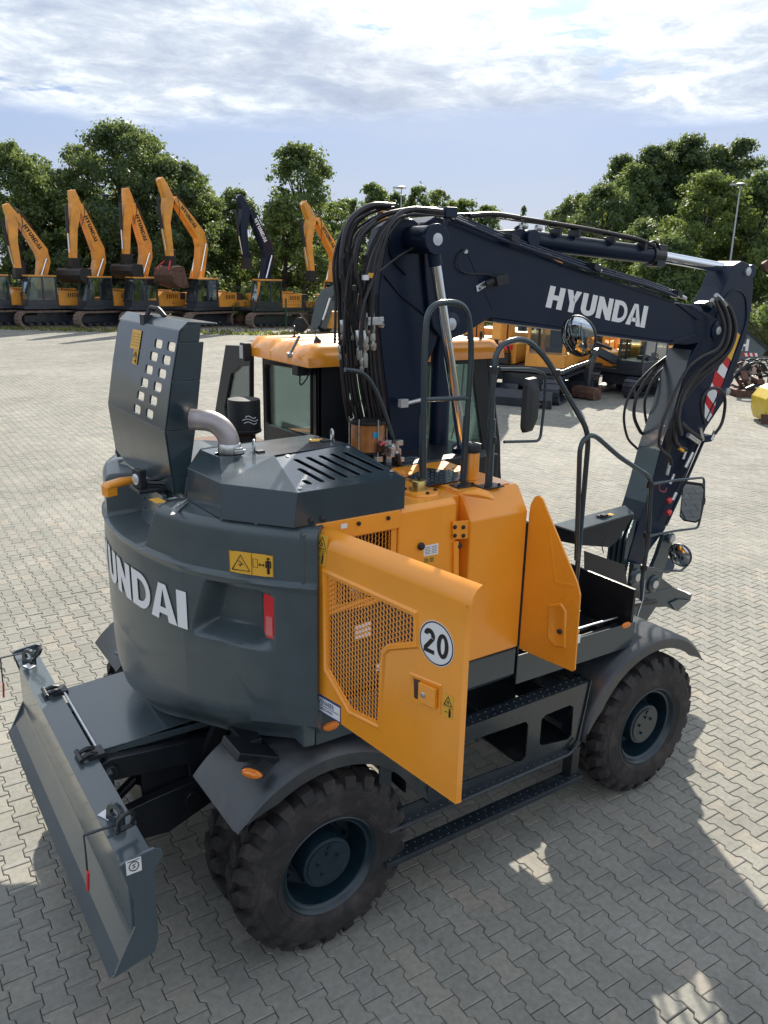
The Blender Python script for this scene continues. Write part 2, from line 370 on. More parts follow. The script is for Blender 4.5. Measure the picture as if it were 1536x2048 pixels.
def joined(mask, near_, name):
    v0, f0 = stone(near_); c = cen[mask]; n = len(c); nv = len(v0)
    vs = np.repeat(v0[None], n, 0).copy(); vs[:, :, :2] += c[:, None]; vs[:, :, 2] += rng.uniform(-.0025, .001, n)[:, None]
    tl = rng.normal(0, .004, (n, 2)); vs[:, :, 2] += (v0[None, :, :2] * tl[:, None]).sum(2) + sag(c)[:, None]
    lens = np.array([len(q) for q in f0]); fl = np.concatenate([np.array(q) for q in f0])
    li = (fl[None] + np.arange(n)[:, None] * nv).ravel(); lt = np.tile(lens, n); ls = np.concatenate([[0], np.cumsum(lt)[:-1]])
    me = bpy.data.meshes.new(name); me.vertices.add(n * nv); me.loops.add(len(li)); me.polygons.add(len(lt))
    me.vertices.foreach_set('co', vs.ravel()); me.loops.foreach_set('vertex_index', li.astype(np.int32)); me.polygons.foreach_set('loop_start', ls.astype(np.int32))
    me.update(calc_edges=True); me.validate(); me.shade_flat(); me.materials.append(PAVE)
    o = bpy.data.objects.new(name, me); COL.objects.link(o); o.parent = yard; o['kind'] = 'stuff'; return o
joined(~isn & (dist < 11), True, 'pavers')
joined(~isn & (dist >= 11), False, 'pavers')
# ================================================================== wheeled excavator
EX = empty('wheeled_excavator', (0, 0, 0), 'large dark grey and orange wheeled excavator in the foreground, side door and rear hood open', 'excavator')
A = lambda *l: [V3(p) for p in l]
# ---- wheels
def tyre_mb(yo, s):      # s=+1: outside faces -Y ; centre at origin in XZ
    m = MB(); r_ = .53
    prof = [(.272, .012), (.30, -.004), (.325, -.0155), (.330, -.0125), (.335, -.016), (.40, -.017), (.428, -.014), (.432, -.009), (.436, -.010), (.462, .002), (.480, .020), (.488, .05), (.490, .115), (.488, .18), (.480, .21), (.462, .228), (.425, .246), (.36, .246), (.30, .234), (.272, .218)]
    m.lathe(prof, (0, yo, 0), (0, s, 0), 64, cap=False)
    n = 24
    for k in range(n):
        for side in (0, 1):
            a0 = 2 * math.pi * (k + .5 * side) / n
            def pt(a, r, y): return (r * math.cos(a), yo + s * y, r * math.sin(a))
            ys = [-.006, .022, .070, .112] if side == 0 else [.236, .208, .160, .118]
            da = [0, 0, .012, .075]; rr = [.470, .520, .5300, .5300]
            wd = [.066, .070, .072, .058]
            bot, top = [], []
            rs = []
            for y, d_, r1, w_ in zip(ys, da, rr, wd):
                a = a0 + d_
                rs.append([pt(a - w_, r1, y), pt(a + w_, r1, y), pt(a + w_ * 1.15, r1 - .055, y), pt(a - w_ * 1.15, r1 - .055, y)])
            # chunky steps: shoulder block, then a cranked bar towards the middle
            m.rings(rs)
    return m
def rim_mb(yo, s):
    m = MB()
    m.lathe([(.270, .03), (.288, .006), (.292, .0), (.286, -.004), (.276, .004), (.268, .022), (.262, .030), (.250, .034), (.246, .060), (.242, .19), (.232, .205), (.16, .215), (.15, .212)], (0, yo, 0), (0, s, 0), 48, cap=False)
    return m
def wheel(cx, s):        # s=+1 right side (outside faces -Y)
    yo = -1.262 * s
    w_ = rim_mb(yo, s).build('wheel', RIM, EX, 40); w_.location = (cx, 0, .53)
    tyre_mb(yo, s).build('tyre', TYRE, w_, 22)
    t2 = tyre_mb(yo + s * .29, s).build('tyre', TYRE, w_, 30)
    hb = MB().lathe([(.175, .21), (.165, .19), (.150, .185), (.150, .045), (.146, .036), (.128, .033), (.126, .026), (.0, .026)], (0, yo, 0), (0, s, 0), 40, cap=False)
    for a in (0.5, 1.7, 2.9, 4.1): hb.lathe([(.010, .027), (.010, .014), (.0, .014)], (.065 * math.cos(a), yo, .065 * math.sin(a)), (0, s, 0), 6, cap=False)
    hb.lathe([(.018, .027), (.016, .018), (.0, .018)], (.01, yo, .098), (0, s, 0), 10, cap=False)
    for k in range(10):
        a = k * .628; hb.cyl((.205 * math.cos(a), yo + s * .205, .205 * math.sin(a)), (.205 * math.cos(a), yo + s * .17, .205 * math.sin(a)), .013, 6)
    hb.build('hub', RIM, w_, 35)
    return w_
wheel(-1.318, 1); wheel(1.318, 1); wheel(-1.318, -1); wheel(1.318, -1)
# ---- undercarriage
c = MB(); c.box((-1.75, -.33, .60), (1.75, .33, .92)); c.box((-1.1, -.42, .66), (1.1, .42, .86))
c.lathe([(.50, 0), (.62, .01), (.62, .10), (.55, .11), (.55, .2)], (0, 0, .92), (0, 0, 1), 40)
for x in (-1.318, 1.318): c.cyl((x, -.95, .53), (x, .95, .53), .11, 20); c.box((x - .2, -.28, .36), (x + .2, .28, .72)); c.cyl((x, -1.0, .53), (x, -.82, .53), .17, 20); c.cyl((x, .82, .53), (x, 1.0, .53), .17, 20)
c.box((-2.02, -.28, .50), (-1.72, .28, .985))
c.build('chassis', BLACK, EX, 35, .01)
# ---- fenders
def arc_fender(cx, a0, a1, s, ri=.60, ro=.695, y0=-1.262, y1=-.70, name='fender', cut=.0):
    m = MB(); n = 26; th = .008
    R_ = []
    for i in range(n + 1):
        a = R(a0 + (a1 - a0) * i / n); ca, sa = math.cos(a), math.sin(a)
        rb = ri
        if i > n - 4: rb = ri + (ro - ri) * (i - n + 4) / 4 * .85
        if i < 3: rb = ri + (ro - ri) * (3 - i) / 3 * .8
        def q(r, y): return (cx + r * ca, y * s, .53 + r * sa)
        R_.append([q(rb, y0), q(ro - .025, y0), q(ro, y0 + .03), q(ro, y1), q(ro - th, y1), q(ro - th, y0 + .034), q(ro - .03, y0 + th), q(rb, y0 + th)])
    m.rings(R_)
    return m
for s in (1, -1):
    f = arc_fender(-1.318, 12, 141, s).build('fender', FEND, EX, 50)
    b = MB(); b.beam((-1.62, -.98 * s, 1.24), (-1.62, -.60 * s, 1.24), .10, .03); b.beam((-1.62, -.62 * s, 1.24), (-1.62, -.35 * s, .85), .10, .04)
    b.build('fender_bracket', BLACK, f, 0, .004)
    f = arc_fender(1.318, 34, 172, s).build('fender', FEND, EX, 50)
    b = MB(); b.beam((1.35, -.66 * s, 1.235), (1.95, -.66 * s, 1.16), .05, .03); b.box((.95, min(-.75 * s, -.5 * s), 1.02), (1.25, max(-.75 * s, -.5 * s), 1.15))
    b.build('fender_bracket', BLACK, f, 0, .004)
# bracket with amber marker lamp on the rear fender
b = MB(); q0 = PY(545, 1500, -1.12); q1 = PY(498, 1487, -.95)
b.obox((-1.66, -1.02, 1.235), (.11, 0, -.05), (0, .10, 0), (.01, 0, .022)); b.build('lamp_bracket', BLACK, EX, 0, .006)
p = V3(PY(506, 1545, -1.20))
lm = MB(); ax = unit((-.82, -.55, .1)); lu = unit(np.cross(ax, (0, 0, 1)));
rs = []
for r_, d_ in ((1.12, 0), (1.12, .012), (1.0, .016), (.9, .03), (.5, .038)): rs.append([p + ax * d_ + lu * .052 * r_ * math.cos(x) + V3((0, 0, 1)) * .021 * r_ * math.sin(x) for x in np.linspace(0, 6.283, 20, endpoint=False)])
lm.rings(rs); lm.build('marker_lamp', LENSO, EX, 40)
hs = MB(); hs.rings([[p - ax * d_ + lu * .064 * math.cos(x) + V3((0, 0, 1)) * .029 * math.sin(x) for x in np.linspace(0, 6.283, 20, endpoint=False)] for d_ in (0.012, -.004)]); hs.beam(p - ax * .01, p + V3((.10, .03, .0)), .06, .02); hs.build('lamp_holder', PLAST, EX, 40)
# ---- dozer blade
bl = MB(); y0, y1 = -1.235, 1.258
prof = [(-2.405, 1.020), (-2.372, .90), (-2.360, .78), (-2.362, .68), (-2.392, .57), (-2.483, .43), (-2.470, .425), (-2.372, .555), (-2.340, .67), (-2.338, .79), (-2.350, .90), (-2.375, .985), (-2.262, .990), (-2.262, 1.020)]
bl.prism([(x, y0, z) for x, z in prof], (0, y1 - y0, 0))
blade = bl.build('dozer_blade', SLATE, EX, 50)
ep = [(-2.413, 1.022), (-2.38, 1.036), (-2.30, 1.046), (-2.252, 1.050), (-2.222, 1.035), (-2.212, 1.00), (-2.228, .968), (-2.262, .93), (-2.262, .56), (-2.285, .475), (-2.488, .425), (-2.368, .66), (-2.366, .81)]
for yy in (-1.252, 1.243):
    MB().prism([(x, yy, z) for x, z in ep], (0, .017, 0)).build('end_plate', SLATE, blade, 0, .003)
MB().prism([(-2.500, y0, .418), (-2.486, y0, .436), (-2.42, y0, .520), (-2.40, y0, .512)], (0, y1 - y0, 0)).build('cutting_edge', DARK, blade, 0, .002)
MB().box((-2.38, y0, .50), (-2.27, y1, .96)).build('back_frame', SLATE, blade, 0, .01)
def eye(cx, cy, z, ax, r0=.05, name='lifting_eye'):
    m = MB(); ax = unit(ax); u_ = unit(np.cross(ax, (0, 0, 1))); n = 18; th = .022
    out = [(r0 * math.cos(a), r0 * 1.05 + r0 * math.sin(a)) for a in np.linspace(-.25, math.pi + .25, n)] ; out = [(r0 * 1.0, -.0)] + out[:0] + [(r0 * math.cos(a), .055 + r0 * math.sin(a)) for a in np.linspace(0, math.pi, n)] + [(-r0 * 1.15, 0)]
    hole = [(.024 * math.cos(a), .055 + .024 * math.sin(a)) for a in np.linspace(0, 2 * math.pi, 16, endpoint=False)]
    o = V3((cx, cy, z)) - ax * th / 2
    m.plate(out, [hole], lambda a, b: o + u_ * a + V3((0, 0, b)), ax * th); return m.build(name, DARK, blade, 30, .002)
def shackle(p, ax, up, name='shackle'):
    m = MB(); p = V3(p); ax = unit(ax); up = unit(up); r_ = .038
    m.tube([p + ax * .034 - up * .0] + [p + ax * r_ * math.cos(a) * 1.1 + up * (.05 + r_ * math.sin(a) * 1.2) for a in np.linspace(0, math.pi, 9)] + [p - ax * .034], .011, 8)
    m.cyl(p - ax * .055, p + ax * .055, .012, 10); m.build(name, BLACK, blade, 40)
eye(-2.335, -.93, 1.02, (.75, .45, 0)); shackle((-2.33, -1.07, 1.075), (1, .25, 0), (.1, -.25, 1))
eye(-2.34, 1.03, 1.02, (.8, .6, 0)); shackle((-2.335, .95, 1.08), (.3, 1, 0), (.6, -.1, .7))
for yy in (-.30, .52):      # hinge clips on the top edge
    m = MB(); m.tube([(-2.36, yy - .03, 1.035), (-2.30, yy - .03, 1.055), (-2.26, yy - .03, 1.04)], .013, 8, .01); m.tube([(-2.36, yy + .03, 1.035), (-2.30, yy + .03, 1.055), (-2.26, yy + .03, 1.04)], .013, 8, .01); m.box((-2.31, yy - .05, 1.015), (-2.22, yy + .05, 1.045)); m.cyl((-2.35, yy - .06, 1.04), (-2.35, yy + .06, 1.04), .014, 8)
    m.build('hinge_clip', BLACK, blade, 40, .002)
MB().beam((-2.245, -.25, 1.03), (-2.245, .50, 1.03), .010, .018).build('edge_strip', ALU, blade, 0)
for (x, y) in ((-2.36, -.86), (-2.352, .98)):
    MB().obox((x, y, 1.024), (.022, .012, 0), (-.016, .034, 0), (0, 0, .002)).build('white_label', WHITE, blade, 0)
o_ = PY(268, 1735, -1.2545)
lb = MB(); lb.box((o_[0] - .035, -1.2545, o_[2] - .03), (o_[0] + .035, -1.2525, o_[2] + .045)); lb.build('white_label', WHITE, blade, 0)
lk = MB(); x0_, z0_ = o_[0], o_[2] + .008
lk.tube([(x0_ + .022 * math.cos(a), -1.256, z0_ + .024 * math.sin(a)) for a in np.linspace(0, 6.28, 14)], .0022, 5); lk.tube([(x0_ + .008, -1.256, z0_ + .01), (x0_ - .006, -1.256, z0_ + .006), (x0_ + .006, -1.256, z0_ - .006), (x0_ - .008, -1.256, z0_ - .01)], .0022, 5); lk.tube([(x0_ - .028, -1.256, z0_ + .03), (x0_ + .028, -1.256, z0_ + .03)], .0018, 5)
lk.build('label_print', INK, blade, 0)
for yy, ly in ((-.99, -1.0), (1.15, 1.16)):    # angled arms with hanging red reflectors
    m = MB(); m.beam((-2.33, yy, 1.05), (-2.50, yy + .01, 1.045), .016, .006); m.tube([(-2.50, yy + .01, 1.045), (-2.505, yy - .02, .96), (-2.51, yy - .04, .86)], .0045, 6)
    m.build('reflector_arm', BLACK, blade, 0)
    MB().obox((-2.512, yy - .042, .83), (.006, 0, 0), (0, .012, 0), (.004, -.004, .055)).build('reflector', RED, blade, 0, .003)
# blade linkage
lk = MB()
for yy in (-.33, .33):
    lk.prism([(-2.26, yy - .03, .98), (-2.20, yy - .03, 1.0), (-1.62, yy - .03, .95), (-1.55, yy - .03, .86), (-1.62, yy - .03, .80), (-2.2, yy - .03, .86)], (0, .06, 0))
    lk.prism([(-2.27, yy - .035, .62), (-2.0, yy - .035, .66), (-1.60, yy - .035, .70), (-1.58, yy - .035, .52), (-1.9, yy - .035, .40), (-2.27, yy - .035, .44)], (0, .07, 0))
lk.box((-2.27, -.42, .44), (-2.22, .42, .62)); lk.box((-2.27, -.45, .86), (-2.21, .45, .97)); lk.box((-1.9, -.33, .46), (-1.82, .33, .56))
for yy in (-.33, .33): lk.cyl((-1.75, yy - .06, .58), (-1.75, yy + .06, .58), .05, 16); lk.cyl((-2.2, yy - .06, .93), (-2.2, yy + .06, .93), .04, 16)
lk.build('blade_linkage', BLACK, EX, 30, .006)
for yy in (-.15, .15):
    cy_ = MB(); cy_.cyl((-1.68, yy, .98), (-1.98, yy, .72), .055, 18); cy_.cyl((-1.98, yy, .72), (-2.20, yy, .55), .03, 14); cy_.build('blade_cylinder', BLACK, EX, 40)
MB().lathe([(.057, 0), (.057, .05)], V3((-1.68, -.15, .98)) + V3((-.30, 0, -.26)) * .5, (-.30, 0, -.26), 18, cap=False).build('white_label', WHITE, EX, 40)
cv = MB(); a_, b_, c_, d_ = (PZ(125, 1390, 1.03), PZ(232, 1325, 1.06), PZ(333, 1440, 1.06), PZ(180, 1510, 1.03))
cv.prism([(-2.235, .53, 1.02), (-1.40, .53, 1.065), (-1.40, -.32, 1.065), (-1.75, -.30, 1.05), (-2.235, -.30, 1.02)], (0, 0, .008))
cv.prism([(-2.235, -.30, 1.0), (-2.235, -.288, 1.0), (-1.5, -.288, .98), (-1.5, -.30, .98)], (0, 0, .04)); cv.build('cover_plate', SLATE, EX, 0, .002)
cv = MB().obox((-1.62, .80, 1.10), (.17, .12, .04), (-.05, .12, 0), (0, 0, .006)).build('cover_flap', SLATE, EX, 0, .002)

# ---- slewing deck
dk = MB(); dk.box((-1.38, -1.05, 1.16), (1.09, 1.1, 1.235))
dk.box((-1.36, -1.185, 1.27), (.03, -.95, 1.455)); dk.box((-1.36, .95, 1.2), (1.2, 1.2, 1.5)); dk.box((-1.3, -.9, 1.25), (.02, .9, 1.49))
dk.build('deck', DARK, EX, 0, .012)
MB().box((-1.375, -1.205, 1.262), (-.80, -1.19, 1.46)).build('side_skirt', DARK, EX, 0, .006)
pm_ = V3(PY(662, 1452, -1.212)); MB().rings([[pm_ + V3((.045 * k * math.cos(x), -d_, .020 * k * math.sin(x))) for x in np.linspace(0, 6.283, 18, endpoint=False)] for k, d_ in ((1.1, -.006), (1.1, .004), (.95, .012), (.5, .016))]).build('side_marker', LENSO, EX, 40)
# ---- counterweight
def cw_r(th):            # plan outline
    a = abs(th - 180); return 1.972 - max(0, a - 20) / 21.0 * .085 if a > 20 else 1.972
def sst(x, a, b): t_ = min(1, max(0, (x - a) / (b - a))); return t_ * t_ * (3 - 2 * t_)
def cw_bot(th):
    t_ = 180 + abs(th - 176) * 1.15 if th < 176 else th
    return 1.07 + .165 * sst(t_, 177, 203) + .035 * sst(t_, 203, 218)
def cw_point(th, z, top=2.45):
    r_ = cw_r(th)
    # rounded top edge and bottom edge
    if z > top - .055: r_ -= .055 * (1 - math.sqrt(max(0, 1 - ((z - top + .055) / .055) ** 2))) * .9
    zb = cw_bot(th)
    r_ -= .12 * (1 - sst(z, zb - .02, zb + .20)) ** 1.6
    # raised waist band line and the shallow facet below
    zc = 2.165 + .02 * math.cos(R(th - 180) * 3)
    r_ -= .012 * sst(z, zc, zc + .018) ; r_ += .010 * sst(z, zc - .03, zc) * (1 - sst(z, zc, zc + .018))
    zl = 1.56 + .16 * sst(th, 184, 205) - .20 * sst(th, 207, 213)
    r_ -= .007 * (1 - sst(z, zl - .05, zl + .02))
    zl2 = 1.40 - .03 * sst(th, 206, 216)
    r_ += .006 * sst(z, zl2 - .02, zl2 + .01) * (1 - sst(z, zl2 + .03, zl2 + .08)) * sst(th, 205, 209)
    # tail lamp pocket (right), its mirror (left)
    for sgn in (1, -1):
        t_ = 180 + sgn * (th - 180)
        if 200 < t_ < 218:
            ztop = 2.145 - .002 * (t_ - 200); zbot = 1.81 + .0 * t_ - .015 * sst(t_, 201, 216)
            tl = 205.0 - (2.13 - z) / .33 * 3.2
            side = sst(t_, tl - .8, tl + 1.0) * (1 - sst(t_, 210.8, 216.0))
            v_ = sst(z, zbot + .0, zbot + .10 * (1 - .3)) * (1 - sst(z, ztop - .035, ztop))
            r_ -= .135 * side * v_
    # bay for the rear camera
    if z > 2.16:
        t0 = 171.5; t1 = 190.2 + (z - 2.19) / .25 * 3.6
        fl = 2.195
        inn = sst(th, t0 - .4, t0 + .8) * (1 - sst(th, t1 - .8, t1 + .2)) * sst(z, fl - .01, fl + .03)
        r_ -= .20 * inn
    x, y = r_ * math.cos(R(th)), r_ * math.sin(R(th))
    return (x, y, z)
ths = sorted(set(np.round(np.concatenate([np.linspace(138, 222, 150), np.linspace(200, 218, 60), np.linspace(142, 160, 30), np.linspace(170, 196, 50)]), 3)))
Rg = []
for th in ths:
    zb = cw_bot(th); zs = np.concatenate([[zb - .02], zb + np.array([-.005, .015, .04, .08, .13, .19]), np.linspace(zb + .24, 1.70, 16), np.linspace(1.72, 2.38, 60), [2.40, 2.415, 2.428, 2.438, 2.445, 2.450]])
    Rg.append([cw_point(th, z) for z in zs])
cwm = MB(); nz = len(Rg[0]); flat = [p for r_ in Rg for p in r_]; F = []
for i in range(len(Rg) - 1):
    for j in range(nz - 1): F.append((i * nz + j, (i + 1) * nz + j, (i + 1) * nz + j + 1, i * nz + j + 1))
b0 = len(flat)
for r_ in Rg: flat.append((r_[-1][0] * .60, r_[-1][1] * .60, 2.452)); flat.append((r_[0][0] * .6, r_[0][1] * .6, r_[0][2] + .02))
for i in range(len(Rg) - 1):
    F.append((i * nz + nz - 1, (i + 1) * nz + nz - 1, b0 + 2 * (i + 1), b0 + 2 * i)); F.append((i * nz, b0 + 2 * i + 1, b0 + 2 * i + 3, (i + 1) * nz))
for i in (0, len(Rg) - 1): F.append(tuple(i * nz + j for j in range(nz)) + (b0 + 2 * i, b0 + 2 * i + 1))
cwm.add(flat, F); cwo = cwm.build('counterweight', CAST, EX, 30)
# flat right corner of the counterweight
MB().prism([(-1.448, -1.212, 1.275), (-1.380, -1.212, 1.268), (-1.352, -1.212, 2.30), (-1.395, -1.212, 2.43), (-1.450, -1.212, 2.43)], (0, .25, 0)).build('counterweight_corner', CAST, EX, 30, .012)
MB().prism([(-1.389, -1.218, 2.44), (-1.345, -1.218, 2.26), (-1.366, -1.218, 2.44)], (0, .2, 0)).build('corner_post', ORANGE, EX, 0)
# ---- lettering (plain sans capitals cut as separate convex pieces)
def arcstrip(cx, cy, ro, ri, a0, a1, n=8, sx_=1.0, sy_=1.0):
    out = []
    for i in range(n):
        a, b = a0 + (a1 - a0) * i / n, a0 + (a1 - a0) * (i + 1) / n
        out.append([(cx + ri * math.cos(a) * sx_, cy + ri * math.sin(a) * sy_), (cx + ro * math.cos(a) * sx_, cy + ro * math.sin(a) * sy_), (cx + ro * math.cos(b) * sx_, cy + ro * math.sin(b) * sy_), (cx + ri * math.cos(b) * sx_, cy + ri * math.sin(b) * sy_)])
    return out
def letter(ch):           # unit height, returns (pieces, width)
    s = .235; P_ = []
    rc = lambda a, b, c, d: [(a, b), (c, b), (c, d), (a, d)]
    if ch == 'H': return [rc(0, 0, s, 1), rc(.44, 0, .44 + s, 1), rc(s, .39, .44, .61)], .675
    if ch == 'I': return [rc(0, 0, s, 1)], s
    if ch == 'N': return [rc(0, 0, s * .93, 1), rc(.47, 0, .47 + s * .93, 1), [(s * .93, 1), (s * .93, .50), (.47, 0), (.47, .50)]], .69
    if ch == 'Y': return [rc(.21, 0, .21 + s, .42), [(.21, .42), (.21 + s, .42), (.25, 1), (0, 1)], [(.33, .62), (.445, .42), (.655, 1), (.41, 1)]], .655
    if ch == 'U': return [rc(0, .32, s, 1), rc(.43, .32, .43 + s, 1)] + arcstrip(.3325, .32, .3325, .0975, math.pi, 2 * math.pi, 10, 1, .98), .665
    if ch == 'D': return [rc(0, 0, s, 1), rc(s, .80, .31, 1), rc(s, 0, .31, .20)] + arcstrip(.31, .5, .5, .30, -math.pi / 2, math.pi / 2, 12, .74, 1.0), .68
    if ch == 'A': return [[(0, 0), (.23, 0), (.385, 1 - .14), (.27, 1)], [(.27, 1), (.385, .86), (.52, 0), (.75, 0), (.48, 1)], rc(.25, .18, .51, .36)], .75
    if ch == '2': return arcstrip(.28, .71, .29, .09, -.40, math.pi * .98, 10) + [[(.22, .19), (.0, .0), (.0, .20), (.363, .632), (.547, .597)], [(0, 0), (.56, 0), (.56, .17), (.19, .17)]], .58
    if ch == '0': return arcstrip(.28, .5, .5, .33, 0, 2 * math.pi, 22, .56, 1.0)[:0] + [[(.28 + .105 * math.cos(a), .5 + .33 * math.sin(a)), (.28 + .30 * math.cos(a), .5 + .5 * math.sin(a)), (.28 + .30 * math.cos(b), .5 + .5 * math.sin(b)), (.28 + .105 * math.cos(b), .5 + .33 * math.sin(b))] for a, b in [(x * math.pi / 12, (x + 1) * math.pi / 12) for x in range(24)]], .58
    return [], .5
def word(txt, gap=.07):
    out = []; x = 0
    for ch in txt:
        ps, w_ = letter(ch); out.append([[(x + a, b) for a, b in p] for p in ps]); x += w_ + gap - (.07 if ch in 'DA' else 0)
    W = x - gap; return [[[(a / W, b) for a, b in p] for p in ps] for ps in out]
def put_word(txt, fn, mat_, parent, name='letter', gap=.07, sub=6):
    for ps in word(txt, gap):
        m = MB()
        for p in ps:
            ys = [q[1] for q in p]; xs_ = [q[0] for q in p]
            if len(p) == 4 and sub > 1 and max(xs_) - min(xs_) < .4:
                for i in range(sub):      # follow curved surfaces
                    t0, t1 = i / sub, (i + 1) / sub
                    L = lambda a, b, t: (a[0] + (b[0] - a[0]) * t, a[1] + (b[1] - a[1]) * t)
                    m.quad(*[fn(*q) for q in (L(p[0], p[3], t0), L(p[1], p[2], t0), L(p[1], p[2], t1), L(p[0], p[3], t1))])
            else: m.quad(*[fn(*q) for q in p])
        m.build(name, mat_, parent, 0)
def cw_surf(th, z, off=.0035):
    x, y, _ = cw_point(th, z); r_ = math.hypot(x, y) + off; return (r_ * math.cos(R(th)), r_ * math.sin(R(th)), z)
put_word('HYUNDAI', lambda u_, v_: cw_surf(159.3 + u_ * 41.6, 1.832 + .208 * v_, .006), WHITE, cwo, gap=.085)
# warning sticker: triangle and keep-away figure
def sticker(fn, w_, h_, parent, kind='pair', mt=YSTICK, seg=6):
    m = MB()
    for i in range(seg): m.quad(*[fn(a, b) for a, b in ((i / seg, 0), ((i + 1) / seg, 0), ((i + 1) / seg, 1), (i / seg, 1))])
    s_ = m.build('warning_sticker', mt, parent, 0)
    k = MB(); f2 = lambda a, b: V3(fn(a, b)) * 1.0
    n_ = unit(np.cross(V3(fn(1, 0)) - V3(fn(0, 0)), V3(fn(0, 1)) - V3(fn(0, 0))))
    def ln(pts, r_=.0022): k.tube([V3(fn(*p)) + n_ * .001 for p in pts], r_, 5)
    if kind == 'pair':
        ln([(.07, .15), (.47, .15), (.27, .85), (.07, .15)], .0028); ln([(.25, .32), (.29, .5), (.22, .58)]); ln([(.22, .40), (.33, .45)])
        ln([(.52, .02), (.52, .98)], .0012); ln([(.55, .38), (.65, .38), (.65, .75), (.55, .75), (.55, .38)], .0012); ln([(.68, .52), (.80, .52)], .0026); ln([(.71, .58), (.68, .52), (.71, .46)], .002); ln([(.77, .58), (.80, .52), (.77, .46)], .002)
        ln([(.89, .15), (.89, .75)], .007); ln([(.89, .80), (.89, .86)], .008); ln([(.84, .42), (.84, .70), (.94, .70), (.94, .42)], .0035)
        ln([(.01, .01), (.99, .01), (.99, .99), (.01, .99), (.01, .01)], .001)
    if kind == 'vpair':
        ln([(.10, .55), (.90, .55), (.50, .93), (.10, .55)], .0022); ln([(.4, .62), (.5, .75), (.6, .62)], .0018); ln([(0, .48), (1, .48)], .001); ln([(.2, .25), (.45, .25)], .002); ln([(.72, .08), (.72, .35)], .005); ln([(.72, .40), (.72, .42)], .006)
    if kind == 'text':
        for b in (.2, .35, .5, .65, .8): ln([(.1, b), (.45, b)], .0012); ln([(.55, b), (.9, b)], .0012)
    k.build('sticker_print', INK, s_, 0)
    return s_
sticker(lambda a, b: cw_surf(208.5 + 7.0 * a, 2.193 + .113 * b), .24, .12, cwo)
# tail lamp in the pocket
def tl_pt(a, z, o): r_ = 1.885 + o; return (r_ * math.cos(R(a)), r_ * math.sin(R(a)), z)
for sgn in (1, -1):
    m = MB(); rings_ = []
    for i, z in enumerate(np.linspace(1.865, 2.115, 9)):
        e = .25 if i in (0, 8) else 0
        rings_.append([tl_pt(180 + sgn * (213.9 - 180 + e), z, -.03), tl_pt(180 + sgn * (213.7 - 180 + e), z, .012 - e * .02), tl_pt(180 + sgn * (215.55 - 180 - e), z, .022 - e * .02), tl_pt(180 + sgn * (215.7 - 180), z, -.03)])
    m.rings(rings_); tlp = m.build('tail_lamp', RED, cwo, 30)
    m = MB()
    for i in range(4): m.box(*[(min(a, b), min(c, d), e) for (a, b, c, d, e) in ()] or ((0, 0, 0), (0, 0, 0))) if False else None
    rs = [[tl_pt(180 + sgn * 34.3, z, .004), tl_pt(180 + sgn * 34.1, z, .018), tl_pt(180 + sgn * 35.3, z, .026), tl_pt(180 + sgn * 35.2, z, .004)] for z in (1.885, 1.95, 1.985)]
    m.rings(rs); m.build('clear_lens', LENSP, tlp, 30)
# bay contents: camera bracket plate, camera, orange hood latch handle, stickers
m = MB(); m.box((-1.80, -.30, 2.20), (-1.775, .08, 2.445)); m.box((-1.80, -.335, 2.20), (-1.70, -.30, 2.43))
m.build('bay_plate', SLATE, EX, 0, .004)
for q in ((.0, 2.36), (.0, 2.30), (-.24, 2.27), (-.25, 2.24), (-.22, 2.33)): MB().cyl((-1.801, q[0], q[1]), (-1.803, q[0], q[1]), .006, 10).build('bolt', INK, EX, 30)
cy0 = V3(PZ(279, 957, 2.52))
m = MB(); m.obox(cy0, (.022, .006, 0), (-.010, .034, 0), (0, 0, .052)); cm_ = m.build('rear_camera', PLAST, EX, 0, .008)
m = MB(); m.lathe([(.030, 0), (.030, .004), (.02, .008), (0, .009)], cy0 - V3((.022, .006, 0)), (-.95, -.26, 0), 20); m.build('camera_lens', REFL, cm_, 40)
m = MB(); m.box((cy0[0] - .03, cy0[1] - .08, 2.452), (cy0[0] + .16, cy0[1] + .10, 2.472)); m.tube([cy0 + V3((.03, 0, -.03)), cy0 + V3((.12, -.05, -.03)), cy0 + V3((.18, -.1, -.06))], .012, 8, .03); m.tube([cy0 + V3((.03, .05, -.03)), cy0 + V3((.18, .02, -.02))], .012, 8, .03); m.build('camera_mount', BLACK, EX, 0, .004)
h0, h1, h2 = V3(PZ(268, 958, 2.47)), V3(PZ(235, 958, 2.47)), V3(PZ(208, 972, 2.46))
m = MB(); dd = unit(h0 - h2); sd_ = V3((-dd[1], dd[0], 0)); up = V3((0, 0, 1))
rs = []
for t_, w_, hh, dz in ((-.02, .022, .012, -.012), (.05, .042, .022, -.003), (.55, .040, .026, .0), (.9, .036, .024, -.004), (1.0, .030, .018, -.006)):
    c_ = h2 + (h0 - h2) * t_ + up * dz; rs.append([c_ + sd_ * w_ * math.cos(a) + up * hh * math.sin(a) for a in np.linspace(0, 6.283, 12, endpoint=False)])
m.rings(rs); m.obox(h2 + up * -.03 + dd * .03, dd * .03, sd_ * .035, up * .03); m.build('latch_handle', ORANGE, EX, 45, .003)
m = MB(); m.beam(h0 - dd * .02 + up * -.01, V3((-1.72, .02, 2.44)), .035, .03); m.build('handle_arm', BLACK, EX, 0, .003)
def flatst(px, hh=2.4535, kind='text', w_=.10, d_=.06, yaw=-.35):
    o = V3(PZ(*px, hh)); a = V3((math.cos(yaw), math.sin(yaw), 0)); b = V3((-a[1], a[0], 0))
    return sticker(lambda u_, v_: o + a * w_ * (u_ - .5) + b * d_ * (v_ - .5), w_, d_, EX, kind)
